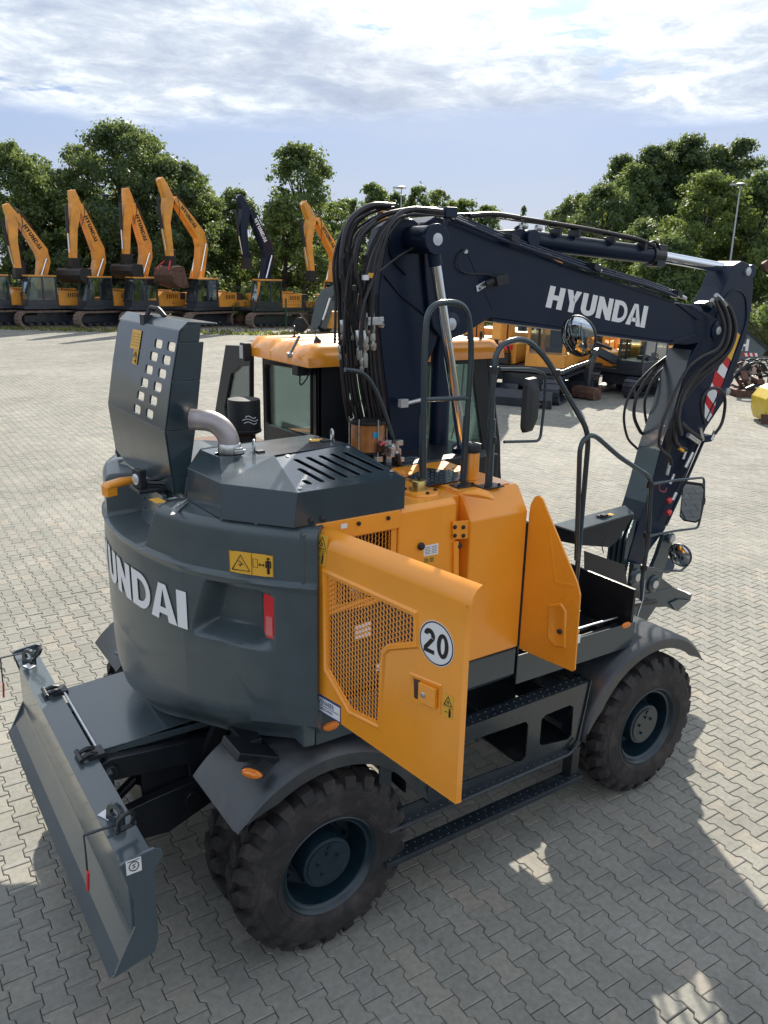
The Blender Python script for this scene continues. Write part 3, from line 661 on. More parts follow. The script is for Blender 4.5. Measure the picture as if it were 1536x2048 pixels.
flatst((315, 1001), 2.456, 'none', .055, .10, .1); flatst((248, 958), 2.456, 'none', .05, .09, .3)
# seam strip on the counterweight top
MB().prism([PZ(340, 1030, 2.456), PZ(348, 1030, 2.456), PZ(378, 1003, 2.456), PZ(356, 1010, 2.456)], (0, 0, .002)).build('pale_strip', ALU, EX, 0)
# ---- rear hood, swung up
hx = lambda u_, v_: V3((-1.755 - .03 * (1 - abs(v_ - .40) / .40 if v_ < .4 else 1 - (v_ - .4) / .6) + .065 * v_ * 0 + (.075 * ((v_ - .4) / .6) ** 1.2 if v_ > .4 else 0) + .0, -.35 + 1.02 * u_, 2.46 + .85 * v_))
slots = []
for col, lst in enumerate(([(558, 368), (540, 505), (520, 645), (503, 785), (490, 925), (478, 1065)], [(695, 400), (675, 545), (660, 687), (643, 830), (627, 975), (612, 1115)])):
    for (a, b) in lst:
        q = PX(200 + a / 5.391, 620 + b / 5.391, -1.735); uc, vc = (q[1] + .35) / 1.02, (q[2] - 2.46) / .85
        hw, hh = .058 / 1.02, .0225 / .85
        slots.append([(uc - hw, vc - hh * .45), (uc - hw * .82, vc - hh), (uc + hw * .82, vc - hh), (uc + hw, vc - hh * .45), (uc + hw, vc + hh * .45), (uc + hw * .82, vc + hh), (uc - hw * .82, vc + hh), (uc - hw, vc + hh * .45)])
outl_h = [(0, .0), (.50, .0), (.86, .0), (.985, .055), (1, .10), (1, .4), (1, .70), (1, .96), (.96, 1.0), (.5, 1.0), (0, 1.0), (0, .7), (0, .4), (0, .2)]
gridpts = []
m = MB()
# split face at the crease (v=.4) so it bends there
def clip_poly(poly, v0, above):
    out = []
    for i in range(len(poly)):
        a, b = poly[i - 1], poly[i]; ia, ib = (a[1] >= v0) == above or a[1] == v0, (b[1] >= v0) == above or b[1] == v0
        if ia != ib: t_ = (v0 - a[1]) / (b[1] - a[1]); out.append((a[0] + (b[0] - a[0]) * t_, v0))
        if ib: out.append(b)
    return out
up_o = [(0, .4), (1, .4), (1, .70), (1, .96), (.96, 1.0), (.5, 1.0), (0, 1.0), (0, .7)]
lo_o = [(0, .0), (.50, .0), (.80, .0), (.97, .05), (1, .10), (1, .4), (0, .4), (0, .2)]
sl_up = [s_ for s_ in slots if min(p[1] for p in s_) > .405]
m.plate(up_o, sl_up, hx, (.012, 0, 0)); m.plate(lo_o, [s_ for s_ in slots if max(p[1] for p in s_) < .395], hx, (.012, 0, 0))
# side flanges and top flange
dep = [(0, .07), (.1, .10), (.4, .17), (.7, .16), (.93, .145)]
for uu_ in (0, 1):
    poly = [hx(uu_, v_) for v_, _ in dep] ; back = [hx(uu_, v_) + V3((d_, 0, 0)) for v_, d_ in dep][::-1]
    for i in range(len(poly) - 1):
        v0_, d0 = dep[i]; v1_, d1 = dep[i + 1]
        m.prism([hx(uu_, v0_), hx(uu_, v0_) + V3((d0, 0, 0)), hx(uu_, v1_) + V3((d1, 0, 0)), hx(uu_, v1_)], (0, .010 * (1 if uu_ == 0 else -1), 0))
a0_, a1_ = hx(0, 1), hx(1, 1)
m.prism([a0_, a0_ + V3((.05, 0, .045)), a0_ + V3((.21, 0, .035)), a0_ + V3((.21, 0, .026)), a0_ + V3((.05, 0, .030)), a0_ + V3((.012, 0, -.01))], (0, 1.02, 0))
m.prism([hx(0, .93), hx(0, 1), hx(0, 1) + V3((.05, 0, .03)), hx(0, 1) + V3((.12, 0, .03)), hx(0, .93) + V3((.12, 0, 0))], (0, .010, 0))
hood = m.build('rear_hood', DARK, EX, 25, .004)
m = MB(); m.tube([hx(.56, 1) + V3((.02, 0, .03)), hx(.56, 1) + V3((.05, 0, .09)), hx(.46, 1) + V3((.06, 0, .085)), hx(.42, 1) + V3((.08, 0, .045))], .014, 8, .02); m.box(tuple(hx(.60, 1) + V3((-.002, -.07, -.035))), tuple(hx(.60, 1) + V3((.05, 0, .05)))); m.build('hood_catch', PLAST, hood, 30)
hs_ = lambda u0, v0, u1, v1: (lambda a, b: hx(u1 + (u0 - u1) * (a), v0 + (v1 - v0) * b) + V3((-.004, 0, 0)))
sticker(hs_(.545, .83, .70, .955), .1, .1, hood, 'text'); sticker(hs_(.545, .735, .625, .825), .1, .1, hood, 'vpair')
MB().tube([V3((-1.66, -.40, 2.47)), V3((-1.62, .62, 2.47))], .016, 10).build('hood_hinge', BLACK, EX, 30)
# ---- engine cover
zt = 2.70; zs_ = 2.622; zb_ = 2.455
vA, vB, vC, vD, vE, vF, vI, vJt, vK = (-1.452, -1.178, zs_), (-.835, -1.178, zs_), (-.862, -.660, zt), (-1.342, -.720, zt), (-1.612, -.650, zt), (-1.692, -.850, zs_), (-1.620, -.412, zt), (-1.712, -.46, zs_), (-.90, -.32, zt)
nslots = [((735, 250), (990, 380)), ((815, 237), (1070, 365)), ((895, 227), (1150, 350)), ((970, 215), (1225, 335)), ((1045, 203), (1300, 320)), ((760, 310), (915, 395)), ((790, 385), (835, 410))]
nn = unit(np.cross(V3(vB) - V3(vA), V3(vC) - V3(vB))); eu = unit(V3(vB) - V3(vA)); ev = np.cross(nn, eu)
def to2(p): d_ = V3(p) - V3(vA); return (float(d_ @ eu), float(d_ @ ev))
fr2 = lambda a, b: V3(vA) + eu * a + ev * b
holes = []
for (a, b) in nslots:
    pa_, pb_ = [to2(PP(360 + q[0] / 3.2, 840 + q[1] / 3.2, vA, nn)) for q in (a, b)]
    d_ = np.array(pb_) - pa_; L_ = np.linalg.norm(d_); d_ /= L_; n_ = np.array([-d_[1], d_[0]]); hw = .0145
    c0, c1 = np.array(pa_) + d_ * .012, np.array(pb_) - d_ * .012
    loop = [tuple(c1 + hw * (d_ * math.cos(x) + n_ * math.sin(x))) for x in np.linspace(-math.pi / 2, math.pi / 2, 5)] + [tuple(c0 + hw * (d_ * math.cos(x) + n_ * math.sin(x))) for x in np.linspace(math.pi / 2, 3 * math.pi / 2, 5)]
    holes.append(loop)
m = MB(); m.plate([to2(vA), to2(vB), to2(vC), to2(vD)], holes, fr2, -nn * .006)
dn = lambda p, z=zb_: (p[0], p[1], z)
cov = [(vA, vD, vF), (vD, vE, vF), (vF, vE, vI, vJt)]
for t_ in cov: m.quad(*t_)
m.quad(vB, vA, dn((-1.475, -1.182)), dn(vB)); m.quad(vA, vF, dn((-1.712, -.880)), dn((-1.475, -1.182))); m.quad(vF, vJt, dn((-1.725, -.46)), dn((-1.712, -.880)))
m.quad(vC, vB, dn(vB), dn(vC)); m.quad(vJt, vI, dn((-1.62, -.412)), dn((-1.725, -.46)))
m.quad(vK, vC, dn(vC), dn(vK)); m.quad(vI, vK, dn(vK), dn(vI))
# flat top with the exhaust opening
ex_c = np.array([-1.525, -.575]); ring = [tuple(ex_c + (.078 * math.cos(a), .070 * math.sin(a))) for a in np.linspace(0, 6.283, 20, endpoint=False)]
m.plate([(p[0], p[1]) for p in (vD, vC, vK, vI, vE)], [ring], lambda a, b: (a, b, zt), (0, 0, -.005))
# weld duplicate corners so the bevel can round them
bv = {}; nv_ = []; mp_ = []
for p in m.v:
    k = tuple(round(x, 4) for x in p)
    if k not in bv: bv[k] = len(nv_); nv_.append(p)
    mp_.append(bv[k])
m.f = [tuple(dict.fromkeys(mp_[i] for i in f)) for f in m.f]; m.f = [f for f in m.f if len(f) > 2]; m.v = nv_
ecov = m.build('engine_cover', DARK, EX, 35, .010, 3)
MB().box((-1.5, -1.12, 2.44), (-.86, -.42, 2.50)).build('engine_bay_floor', INK, EX, 0)
m = MB()
for i in range(34): m.beam((-1.34 + i * .0145, -1.1, 2.585), (-1.34 + i * .0145, -.70, 2.645), .003, .012)
m.build('radiator_fins', PLAST, EX, 0, kind='stuff')
for q in ((575, 912), (600, 977), (696, 894), (783, 942)):
    o = V3(PP(*q, V3(vA) + nn * .002, nn)); MB().lathe([(.011, 0), (.010, .003), (0, .004)], o, nn, 12).build('rivet', ALU, ecov, 40)
for q in ((622, 1041), (645, 1037)):
    o = V3(PY(*q, -1.180)); MB().lathe([(.016, 0), (.016, .008), (.010, .012), (0, .012)], o, (0, -1, 0), 14).build('rubber_buffer', PLAST, ecov, 40)
def eyebolt(p, ax, name='eyebolt', r_=.024, parent=EX, mt=STEEL):
    p = V3(p); ax = unit(ax); m = MB(); m.tube([p + V3((0, 0, r_ + .008)) + ax * r_ * math.cos(a) + V3((0, 0, r_ * 1.3 * math.sin(a))) for a in np.linspace(0, 6.283, 17)], .0065, 8); m.lathe([(.016, 0), (.016, .006)], p, (0, 0, 1), 10); return m.build(name, mt, parent, 40)
eyebolt((*PZ(508, 904, zt)[:2], zt), (.3, 1, 0)); MB().box(tuple(V3(PZ(513, 905, zt)) - V3((.0, .02, 0))), tuple(V3(PZ(513, 905, zt)) + V3((.04, .02, .010)))).build('clip', BLACK, ecov, 0)
eyebolt((*PZ(664, 881, zt)[:2], zt), (.3, 1, 0)); MB().box(tuple(V3(PZ(652, 883, zt)) - V3((.03, .02, 0))), tuple(V3(PZ(652, 883, zt)) + V3((.02, .02, .010)))).build('clip', BLACK, ecov, 0)
o = V3(PZ(633, 880, zt + .003)); sticker(lambda a, b: o + V3((.07, -.02, 0)) * (a - .5) + V3((.03, .07, 0)) * (b - .5), .1, .1, ecov, 'none')
# ---- exhaust stack
m = MB(); base = V3((ex_c[0], ex_c[1], 2.62)); pts = [base, base + V3((0, 0, .125))]
dr = unit((-.80, .60, 0)); rb = .125
for a in np.linspace(0, 1.45, 10)[1:]: pts.append(base + V3((0, 0, .125)) + dr * rb * (1 - math.cos(a)) + V3((0, 0, rb * math.sin(a))))
pts.append(pts[-1] + dr * .085 + V3((0, 0, .004)))
m.tube(pts, .054, 24, cap=False); 
exo = m.build('exhaust_pipe', PIPE, EX, 60)
sm = exo.modifiers.new('wall', 'SOLIDIFY'); sm.thickness = .003; sm.offset = -1
e_ = V3(pts[-1]); m = MB(); m.tube([p - V3((0, 0, 0)) for p in pts], .050, 20, cap=True); 
m = MB(); m.lathe([(.0505, 0), (.0505, .004)], e_ - dr * .05, dr, 20); m.build('pipe_inside', INK, exo, 0)
m = MB(); m.lathe([(.057, .0), (.060, .005), (.060, .05), (.057, .055)], (ex_c[0], ex_c[1], 2.70), (0, 0, 1), 28); m.obox((ex_c[0] + .02, ex_c[1] - .066, 2.725), (.022, 0, 0), (0, .010, 0), (0, 0, .014)); m.cyl((ex_c[0] - .005, ex_c[1] - .072, 2.725), (ex_c[0] + .055, ex_c[1] - .072, 2.725), .006, 8); m.build('band_clamp', STEEL, exo, 40)
# ---- air pre-cleaner behind the exhaust
pc = V3((-.86, .70, 2.42)); m = MB(); m.lathe([(.075, 0), (.075, .10), (.115, .12), (.118, .135), (.112, .14), (.112, .33), (.108, .345), (.03, .350), (0, .350)], pc, (0, 0, 1), 32); pco = m.build('air_precleaner', PLAST, EX, 35)
m = MB()
for i, (dz, w_, a0_) in enumerate(((.235, .030, .25), (.215, .045, .0), (.195, .036, .12))):
    aa = [math.atan2(-1, -.05) + .02 + x for x in np.linspace(-.35 * w_ / .03, .35 * w_ / .03, 7)]
    m.tube([pc + V3((.1128 * math.cos(a), .1128 * math.sin(a), dz + .01 * math.sin(k * 1.0))) for k, a in enumerate(aa)], .003, 5)
m.build('maker_mark', WHITE, pco, 0)
# left engine bay: body side, orange panel and pipes behind the hood
m = MB(); m.box((-1.62, .62, 1.35), (-.62, 1.21, 2.40)); m.build('left_body', DARK, EX, 0, .02)
m = MB(); m.box((-1.30, .55, 2.40), (-.62, 1.20, 2.425)); m.beam((-1.28, .60, 2.44), (-.70, .62, 2.44), .05, .03); m.build('left_panel', ORANGE, EX, 0, .008)
m = MB()
for i in range(5): m.tube([(-1.70, -.36 + .03 * i, 2.40), (-1.66, -.34 + .03 * i, 2.58 - .02 * i), (-1.45 + .03 * i, -.2 + .02 * i, 2.60), (-1.2, .0 + .05 * i, 2.52)], .014, 8, .06)
m.box((-1.65, -.34, 2.42), (-1.0, .56, 2.47)); m.build('engine_pipes', BLACK, EX, 30)
# ---- right side: radiator bay behind the open door
m = MB(); m.box((-1.36, -1.19, 2.36), (-.866, -1.165, 2.455)); hd = m.build('door_header', ORANGE, EX, 0, .004)
for q in ((649, 1058), (717, 1047), (776, 1036)):
    o = V3(PY(*q, -1.191)); MB().lathe([(.011, 0), (.011, .008), (0, .009)], o, (0, -1, 0), 12).build('bolt', INK, hd, 40)
o = V3(PY(688, 1052, -1.1915)); MB().box(tuple(o - V3((.018, .001, .012))), tuple(o + V3((.018, 0, .012)))).build('white_label', WHITE, hd, 0)
def grille(poly, fn, px_, pz_, wire, th, nrm, mt, parent, name='mesh_grille'):
    # expanded metal: rows of stretched hexagons
    def ins(p):
        c = False; j = len(poly) - 1
        for i in range(len(poly)):
            (xi, yi), (xj, yj) = poly[i], poly[j]
            if (yi > p[1]) != (yj > p[1]) and p[0] < (xj - xi) * (p[1] - yi) / (yj - yi) + xi: c = not c
            j = i
        return c
    m = MB(); us = [p[0] for p in poly]; vs_ = [p[1] for p in poly]; seen = set()
    nx, nz_ = int((max(us) - min(us)) / px_) + 3, int((max(vs_) - min(vs_)) / (pz_ * .5)) + 3
    for j in range(nz_):
        for i in range(nx):
            cx = min(us) + (i + (.5 if j % 2 else 0)) * px_; cy = min(vs_) + j * pz_ * .5
            hexp = [(cx - px_ * .36, cy), (cx - px_ * .20, cy + pz_ * .5), (cx + px_ * .20, cy + pz_ * .5), (cx + px_ * .36, cy), (cx + px_ * .64, cy)]
            for a, b in ((0, 1), (1, 2), (2, 3), (3, 4)):
                p, q = hexp[a], hexp[b]
                if not (ins(p) or ins(q)): continue
                P_, Q_ = V3(fn(*p)), V3(fn(*q)); d_ = unit(Q_ - P_); s_ = np.cross(d_, nrm) * wire / 2; n_ = V3(nrm) * th
                m.add([P_ - s_, Q_ - s_, Q_ + s_, P_ + s_, P_ - s_ + n_, Q_ - s_ + n_, Q_ + s_ + n_, P_ + s_ + n_], [(0, 1, 2, 3), (4, 7, 6, 5), (0, 4, 5, 1), (2, 6, 7, 3)])
    return m.build(name, mt, parent, 0, kind='stuff')
MB().plate([(-1.34, 1.96), (-.87, 1.96), (-.87, 2.36), (-1.34, 2.36)], [[(-1.24, 2.0), (-.905, 2.0), (-.905, 2.348), (-1.24, 2.348)]], lambda a, b: (a, -1.165, b), (0, .004, 0)).build('screen_frame', ORANGE, EX, 0)
grille([(-1.24, 2.0), (-.905, 2.0), (-.905, 2.348), (-1.24, 2.348)], lambda a, b: (a, -1.160, b), .042, .026, .0055, .002, (0, -1, 0), ORANGE, EX)
MB().box((-1.32, -1.08, 1.50), (-.90, -.98, 2.40)).build('cooler_core', BLACK, EX, 0)
m = MB()
for (x, z) in ((-1.05, 2.22), (-1.02, 2.12), (-1.08, 2.02)): m.box((x - .05, -1.12, z - .03), (x + .04, -1.07, z + .03))
m.build('cooler_brackets', ALU, EX, 0, .008)
# ---- the open side door
H1 = V3((-1.372, -1.205, 0)); d1 = unit((.155, -.988, 0)); n1_ = V3((d1[1], -d1[0], 0))   # n1_ points to the camera side
if n1_ @ (CAM - H1) < 0: n1_ = -n1_
def D1(u_, z, off=0.0): return H1 + d1 * u_ + V3((0, 0, z)) + n1_ * off
def toD1(px, py, off=0.0): p = V3(PP(px, py, H1 + n1_ * off, n1_)); return (float((p - H1) @ d1), float(p[2]))
hole = [toD1(*q) for q in ((653, 1152), (826, 1232), (828, 1283), (775, 1288), (762, 1300), (754, 1445), (700, 1418), (655, 1338))]
outline = [(0, 1.49), (.958, 1.44), (.958, 2.36), (0, 2.36)]
MB().box((-1.35, -1.15, 1.47), (-.44, -1.13, 1.95)).build('dark_backing', BLACK, EX, 0)  # black sheet added to stand for the darkness behind the door mesh
m = MB(); m.box((-1.12, -1.17, 1.78), (-1.02, -1.155, 1.86)); m.box((-.98, -1.17, 1.56), (-.86, -1.155, 1.60)); m.box((-.74, -1.17, 1.82), (-.64, -1.155, 1.87))
for k, (x0, x1, z0, z1) in enumerate(((-1.12, -1.02, 1.78, 1.86), (-.98, -.86, 1.56, 1.60), (-.74, -.64, 1.82, 1.87))): MB().box((x0, -1.165, z0), (x1, -1.152, z1)).build('pale_label', WHITE, EX, 0, .004)
door = MB().plate(outline, [hole], lambda a, b: D1(a, b, -.012), n1_ * .012).build('side_door', ORANGE, EX, 0)
# rolled top edge and stiffening flanges
prof = [(2.36, 0.0), (2.395, -.006), (2.425, -.028), (2.440, -.060), (2.432, -.064), (2.415, -.036), (2.388, -.016), (2.355, -.011)]
m = MB(); m.rings([[D1(u_, z, o_) for z, o_ in prof] for u_ in np.linspace(0, .985, 14)]); m.build('door_top', ORANGE, door, 60)
m = MB()
for a, b in (((0, 1.49), (0, 2.36)), ((.958, 1.44), (.958, 2.36)), ((0, 1.49), (.958, 1.44))): m.prism([D1(*a, -.012), D1(*b, -.012), D1(*b, -.035), D1(*a, -.035)], d1 * -.004 if a[0] else d1 * .004)
m.build('door_flange', ORANGE, door, 0)
# pressed frame round the mesh, offset outward
def grow(poly, d_):
    c = np.mean(poly, 0); n = len(poly); out = []
    P_ = [np.array(p) for p in poly]; area = sum(P_[i - 1][0] * P_[i][1] - P_[i][0] * P_[i - 1][1] for i in range(n)); sg = 1 if area > 0 else -1
    for i in range(n):
        a, b, c_ = P_[i - 1], P_[i], P_[(i + 1) % n]; e1, e2 = (b - a) / np.linalg.norm(b - a), (c_ - b) / np.linalg.norm(c_ - b)
        n1, n2 = np.array([e1[1], -e1[0]]) * sg, np.array([e2[1], -e2[0]]) * sg; mm = n1 + n2; mm /= np.linalg.norm(mm); out.append(tuple(b + mm * d_ / max(.5, mm @ n1)))
    return out
m = MB(); g0, g1, g2 = grow(hole, .032), grow(hole, .022), grow(hole, .004)
m.rings([[D1(*p, .0) for p in g0], [D1(*p, .009) for p in g1], [D1(*p, .009) for p in grow(hole, .016)], [D1(*p, -.006) for p in g2], [D1(*p, -.013) for p in hole]], False, False); m.build('mesh_frame', ORANGE, door, 40)
grille(hole, lambda a, b: D1(a, b, -.014), .042, .0255, .0062, .0022, n1_, ORANGE, door)
# pressed crease beside the mesh
cr_ = [toD1(*q) for q in ((150 / 2.56 + 600, 925 / 2.56 + 1000), (632, 1290))]
def crease(pts, w_=.012, h_=.006, nm='crease'):
    m = MB()
    for a, b in zip(pts[:-1], pts[1:]):
        a, b = np.array(a), np.array(b); e = (b - a) / np.linalg.norm(b - a); s_ = np.array([-e[1], e[0]]) * w_
        m.rings([[D1(*(p - s_), 0.0005), D1(*(p - s_ * .3), h_), D1(*(p + s_ * .3), h_), D1(*(p + s_), .0005)] for p in (a, b)], True, True)
    return m.build(nm, ORANGE, door, 60)
# "20" disc
m = MB(); cx_, cz_ = toD1(873, 1287); n_ = 48; rr = .1
m.rings([[D1(cx_ + r_ * math.cos(a), cz_ + r_ * math.sin(a), o_) for a in np.linspace(0, 2 * math.pi, n_, endpoint=False)] for r_, o_ in ((rr, .0005), (rr, .0015), (.001, .0015))], False, True)
disc = m.build('speed_sticker', WHITE, door, 30)
m = MB()
for i in range(48):
    a, b = i * math.pi / 24, (i + 1) * math.pi / 24
    m.quad(*[D1(cx_ + r_ * math.cos(t_), cz_ + r_ * math.sin(t_), .0024) for r_, t_ in ((.0905, a), (.0965, a), (.0965, b), (.0905, b))])
m.build('ring_print', INK, disc, 0)
flip = 1 if (D1(.5, 2)[0] * 0 + float(np.cross(d1, (0, 0, 1)) @ n1_)) > 0 else -1
put_word('20', lambda u_, v_: D1(cx_ - .070 + .140 * u_, cz_ - .056 + .112 * v_, .0026), INK, disc, 'digit', gap=.12, sub=1)
# latch recess and handle
lr = [toD1(*q) for q in ((822, 1348), (882, 1372), (880, 1425), (824, 1400))]
m = MB(); g0 = grow(lr, .008); m.rings([[D1(*p, .0) for p in g0], [D1(*p, .006) for p in grow(lr, .003)], [D1(*p, .006) for p in lr], [D1(*p, .0012) for p in grow(lr, -.008)]], False, True); m.build('latch_surround', ORANGE, door, 40)
hp = [toD1(*q) for q in ((842, 1362), (876, 1377), (875, 1416), (841, 1400))]
m = MB(); m.prism([D1(*p, .002) for p in hp], n1_ * .016); ltc = m.build('door_latch', ORANGE, door, 0, .003)
m = MB(); m.prism([D1(*p, .0016) for p in [toD1(*q) for q in ((828, 1356), (841, 1361), (840, 1400), (829, 1395))]], n1_ * .0008); m.build('latch_gap', RUST, door, 0)
lc = toD1(852, 1387); MB().lathe([(.013, 0), (.013, .003), (.010, .005), (0, .005)], D1(*lc, .018), n1_, 20).build('key_lock', ALU, ltc, 40)
def doorst(q, kind, mt=YSTICK):
    c4 = [np.array(toD1(*p)) for p in q]   # tl,tr,br,bl
    return sticker(lambda a, b: D1(*((c4[3] * (1 - a) + c4[2] * a) * (1 - b) + (c4[0] * (1 - a) + c4[1] * a) * b), .0014), .1, .1, door, kind, mt)
doorst([(888, 1385), (907, 1394), (905, 1440), (886, 1432)], 'vpair')
doorst([(636, 1066), (658, 1072), (650, 1133), (629, 1128)], 'vpair')
ws = doorst([(631, 1382), (682, 1412), (682, 1447), (631, 1417)], 'none', WHITE)
wq = [np.array(toD1(*p)) for p in [(631, 1382), (682, 1412), (682, 1447), (631, 1417)]]
wf = lambda a, b: D1(*((wq[3] * (1 - a) + wq[2] * a) * (1 - b) + (wq[0] * (1 - a) + wq[1] * a) * b), .0022)
m = MB(); m.quad(wf(0, .86), wf(1, .86), wf(1, 1), wf(0, 1)); m.quad(wf(0, 0), wf(1, 0), wf(1, .07), wf(0, .07)); m.quad(wf(0, .07), wf(.03, .07), wf(.03, .86), wf(0, .86)); m.quad(wf(.97, .07), wf(1, .07), wf(1, .86), wf(.97, .86)); m.quad(wf(.08, .40), wf(.92, .40), wf(.92, .44), wf(.08, .44)); m.build('label_border', BLUEINK, ws, 0)
def small_text(txt, fn, w_, h_, mt, parent, name='text_print'):
    cu = bpy.data.curves.new(name, 'FONT'); cu.body = txt; cu.size = 1; cu.offset = .012
    to = bpy.data.objects.new(name, cu); COL.objects.link(to); bpy.context.view_layer.update()
    dg = bpy.context.evaluated_depsgraph_get(); me = bpy.data.meshes.new_from_object(to.evaluated_get(dg))
    vs = np.array([v.co for v in me.vertices]); mn, mx = vs.min(0), vs.max(0)
    for v in me.vertices: v.co = fn(((v.co.x - mn[0]) / (mx[0] - mn[0])) * w_[1] + w_[0], ((v.co.y - mn[1]) / (mx[1] - mn[1])) * h_[1] + h_[0])
    me.materials.clear(); me.materials.append(mt); COL.objects.unlink(to); bpy.data.objects.remove(to)
    o = bpy.data.objects.new(name, me); COL.objects.link(o); o.parent = parent; return o
small_text('WIENÄBER'.replace('Ä', 'A'), wf, (.08, .66), (.50, .28), BLUEINK, ws)
small_text('BAUMASCHINEN', wf, (.08, .60), (.18, .15), BLUEINK, ws)
# hinges
for z in (1.62, 2.22): MB().cyl((-1.375, -1.215, z), (-1.375, -1.215, z + .08), .012, 10).build('door_hinge', ORANGE, EX, 30)
# ---- tank box, recess, pump door box
m = MB(); m.prism([(-.865, -1.172, 2.02), (-.865, -1.172, 2.435), (-.865, -1.14, 2.458), (-.865, -.45, 2.458), (-.865, -.45, 2.02)], (.385, 0, 0)); tank = m.build('tank_box', ORANGE, EX, 0, .010, 3)
MB().box((.022, -1.198, 1.47), (.05, -.95, 2.25)).build('gap_filler', BLACK, EX, 0)  # black filler added so the gap between the doors shows as a dark line
m = MB(); m.box((-.478, -1.10, 1.46), (-.407, -.5, 2.45)); m.build('recess_panel', ORANGE, EX, 0, .004)
m = MB(); m.prism([(-.405, -1.205, 1.468), (-.405, -1.205, 2.325), (-.405, -1.120, 2.452), (-.405, -1.10, 2.462), (-.405, -.42, 2.462), (-.405, -.42, 1.468)], (.425, 0, 0)); pbx = m.build('pump_door', ORANGE, EX, 0, .012, 3)
MB().box((-.405, -1.09, 2.463), (-.03, -.93, 2.468)).build('top_seam', ORANGE, EX, 0, .002)
m = MB(); hq = [PY(*q, -1.178) for q in ((904, 1042), (936, 1040), (937, 1076), (904, 1078))]; m.prism(hq, (0, -.010, 0)); hg = m.build('hinge_plate', ORANGE, EX, 0, .002)
for q in ((909, 1054), (926, 1054), (909, 1071), (926, 1071)): o = V3(PY(*q, -1.188)); MB().lathe([(.012, 0), (.012, .008), (.008, .011), (0, .011)], o, (0, -1, 0), 6).build('bolt', INK, hg, 40)
m = MB(); m.prism([PY(*q, -1.16) for q in ((901, 1082), (911, 1080), (911, 1158), (901, 1160))], (0, -.03, 0)); m.build('latch_rail', ORANGE, EX, 0, .003)
o = V3(PY(920, 1092, -1.19)); MB().lathe([(.014, 0), (.020, .012), (.014, .022), (0, .024)], o + V3((0, .02, 0)), (0, -1, 0), 14).build('rubber_buffer', PLAST, EX, 40)
o = V3(PY(841, 1092, -1.173)); MB().lathe([(.020, 0), (.022, .010), (.014, .022), (0, .024)], o, (0, -1, 0), 14).build('rubber_catch', PLAST, tank, 40)
def plst(q, kind, mt, parent, y=-1.1735):
    c4 = [V3(PY(*p, y)) for p in q]; return sticker(lambda a, b: (c4[3] * (1 - a) + c4[2] * a) * (1 - b) + (c4[0] * (1 - a) + c4[1] * a) * b, .1, .1, parent, kind, mt)
plst([(847, 1092), (877, 1086), (876, 1108), (847, 1113)], 'text', WHITE, tank); plst([(846, 1116), (870, 1111), (870, 1124), (846, 1128)], 'text', YSTICK, tank)
m = MB(); q = V3(PZ(840, 985, 2.459)); m.lathe([(.105, 0), (.10, .012), (.060, .016), (.058, .02)], q, (0, 0, 1), 32); m.build('filler_base', ORANGE, tank, 40)
m = MB(); m.lathe([(.052, 0), (.052, .006)], q + V3((-.01, 0, .018)), (0, 0, 1), 24); m.lathe([(.038, 0), (.038, .045), (.034, .05), (0, .05)], q + V3((-.01, 0, .022)), (0, 0, 1), 28); m.build('filler_cap', BRASS, tank, 40)
m = MB(); m.cyl(q + V3((-.01, 0, .07)), q + V3((-.01, 0, .09)), .009, 10); m.build('filler_lock', INK, tank, 40)
for a in (.3, 1.3, -.6, -1.7, 2.5): MB().lathe([(.010, 0), (.010, .012), (0, .012)], q + V3((.083 * math.cos(a), .083 * math.sin(a), .012)), (0, 0, 1), 6).build('bolt', INK, tank, 0)
# studded walkway plate
wp = [PZ(*q, 2.472) for q in ((812, 955), (853, 937), (905, 943), (922, 952), (915, 963), (858, 972))]
m = MB(); m.prism(wp, (0, 0, .005)); wk = m.build('walkway_plate', TREAD, EX, 0, .001)
m = MB(); ctr = np.mean(wp, 0)
for i in range(9):
    for j in range(6):
        p = ctr + V3((-.19 + .047 * i, -.10 + .04 * j + (.02 if i % 2 else 0), .005))
        m.lathe([(.008, 0), (.005, .004), (0, .004)], p, (0, 0, 1), 8)
m.build('grip_studs', TREAD, wk, 40, kind='stuff')
# orange latch on the pump box and the orange filter
o = V3(PZ(945, 988, 2.475)); a = unit((.62, -.75, 0)); b = V3((-a[1], a[0], 0)); rs = []
for t_, w_, h_, dz in ((0, .020, .006, .0), (.03, .036, .018, .006), (.09, .042, .026, .010), (.15, .040, .020, .002), (.18, .030, .010, -.012)): rs.append([o - a * .06 + a * t_ + V3((0, 0, dz)) + b * w_ * math.cos(x) + V3((0, 0, h_ * math.sin(x))) for x in np.linspace(0, 6.283, 12, endpoint=False)])
MB().rings(rs).build('pump_door_latch', ORANGE, EX, 50, .002)
o = V3(PZ(955, 970, 2.47)) + V3((.06, .14, 0)); m = MB(); m.lathe([(.050, 0), (.050, .16), (.048, .165)], o, (0, 0, 1), 28); fl = m.build('filter_housing', ORANGE, EX, 40)
m = MB(); m.lathe([(.054, .160), (.056, .165), (.056, .195), (.050, .205), (.02, .21), (0, .21)], o, (0, 0, 1), 28); m.tube([o + V3((.02 + .014 * math.cos(x), 0, .215 + .016 * math.sin(x))) for x in np.linspace(0, 3.14, 8)], .003, 6); m.build('filter_cap', PLAST, fl, 40)
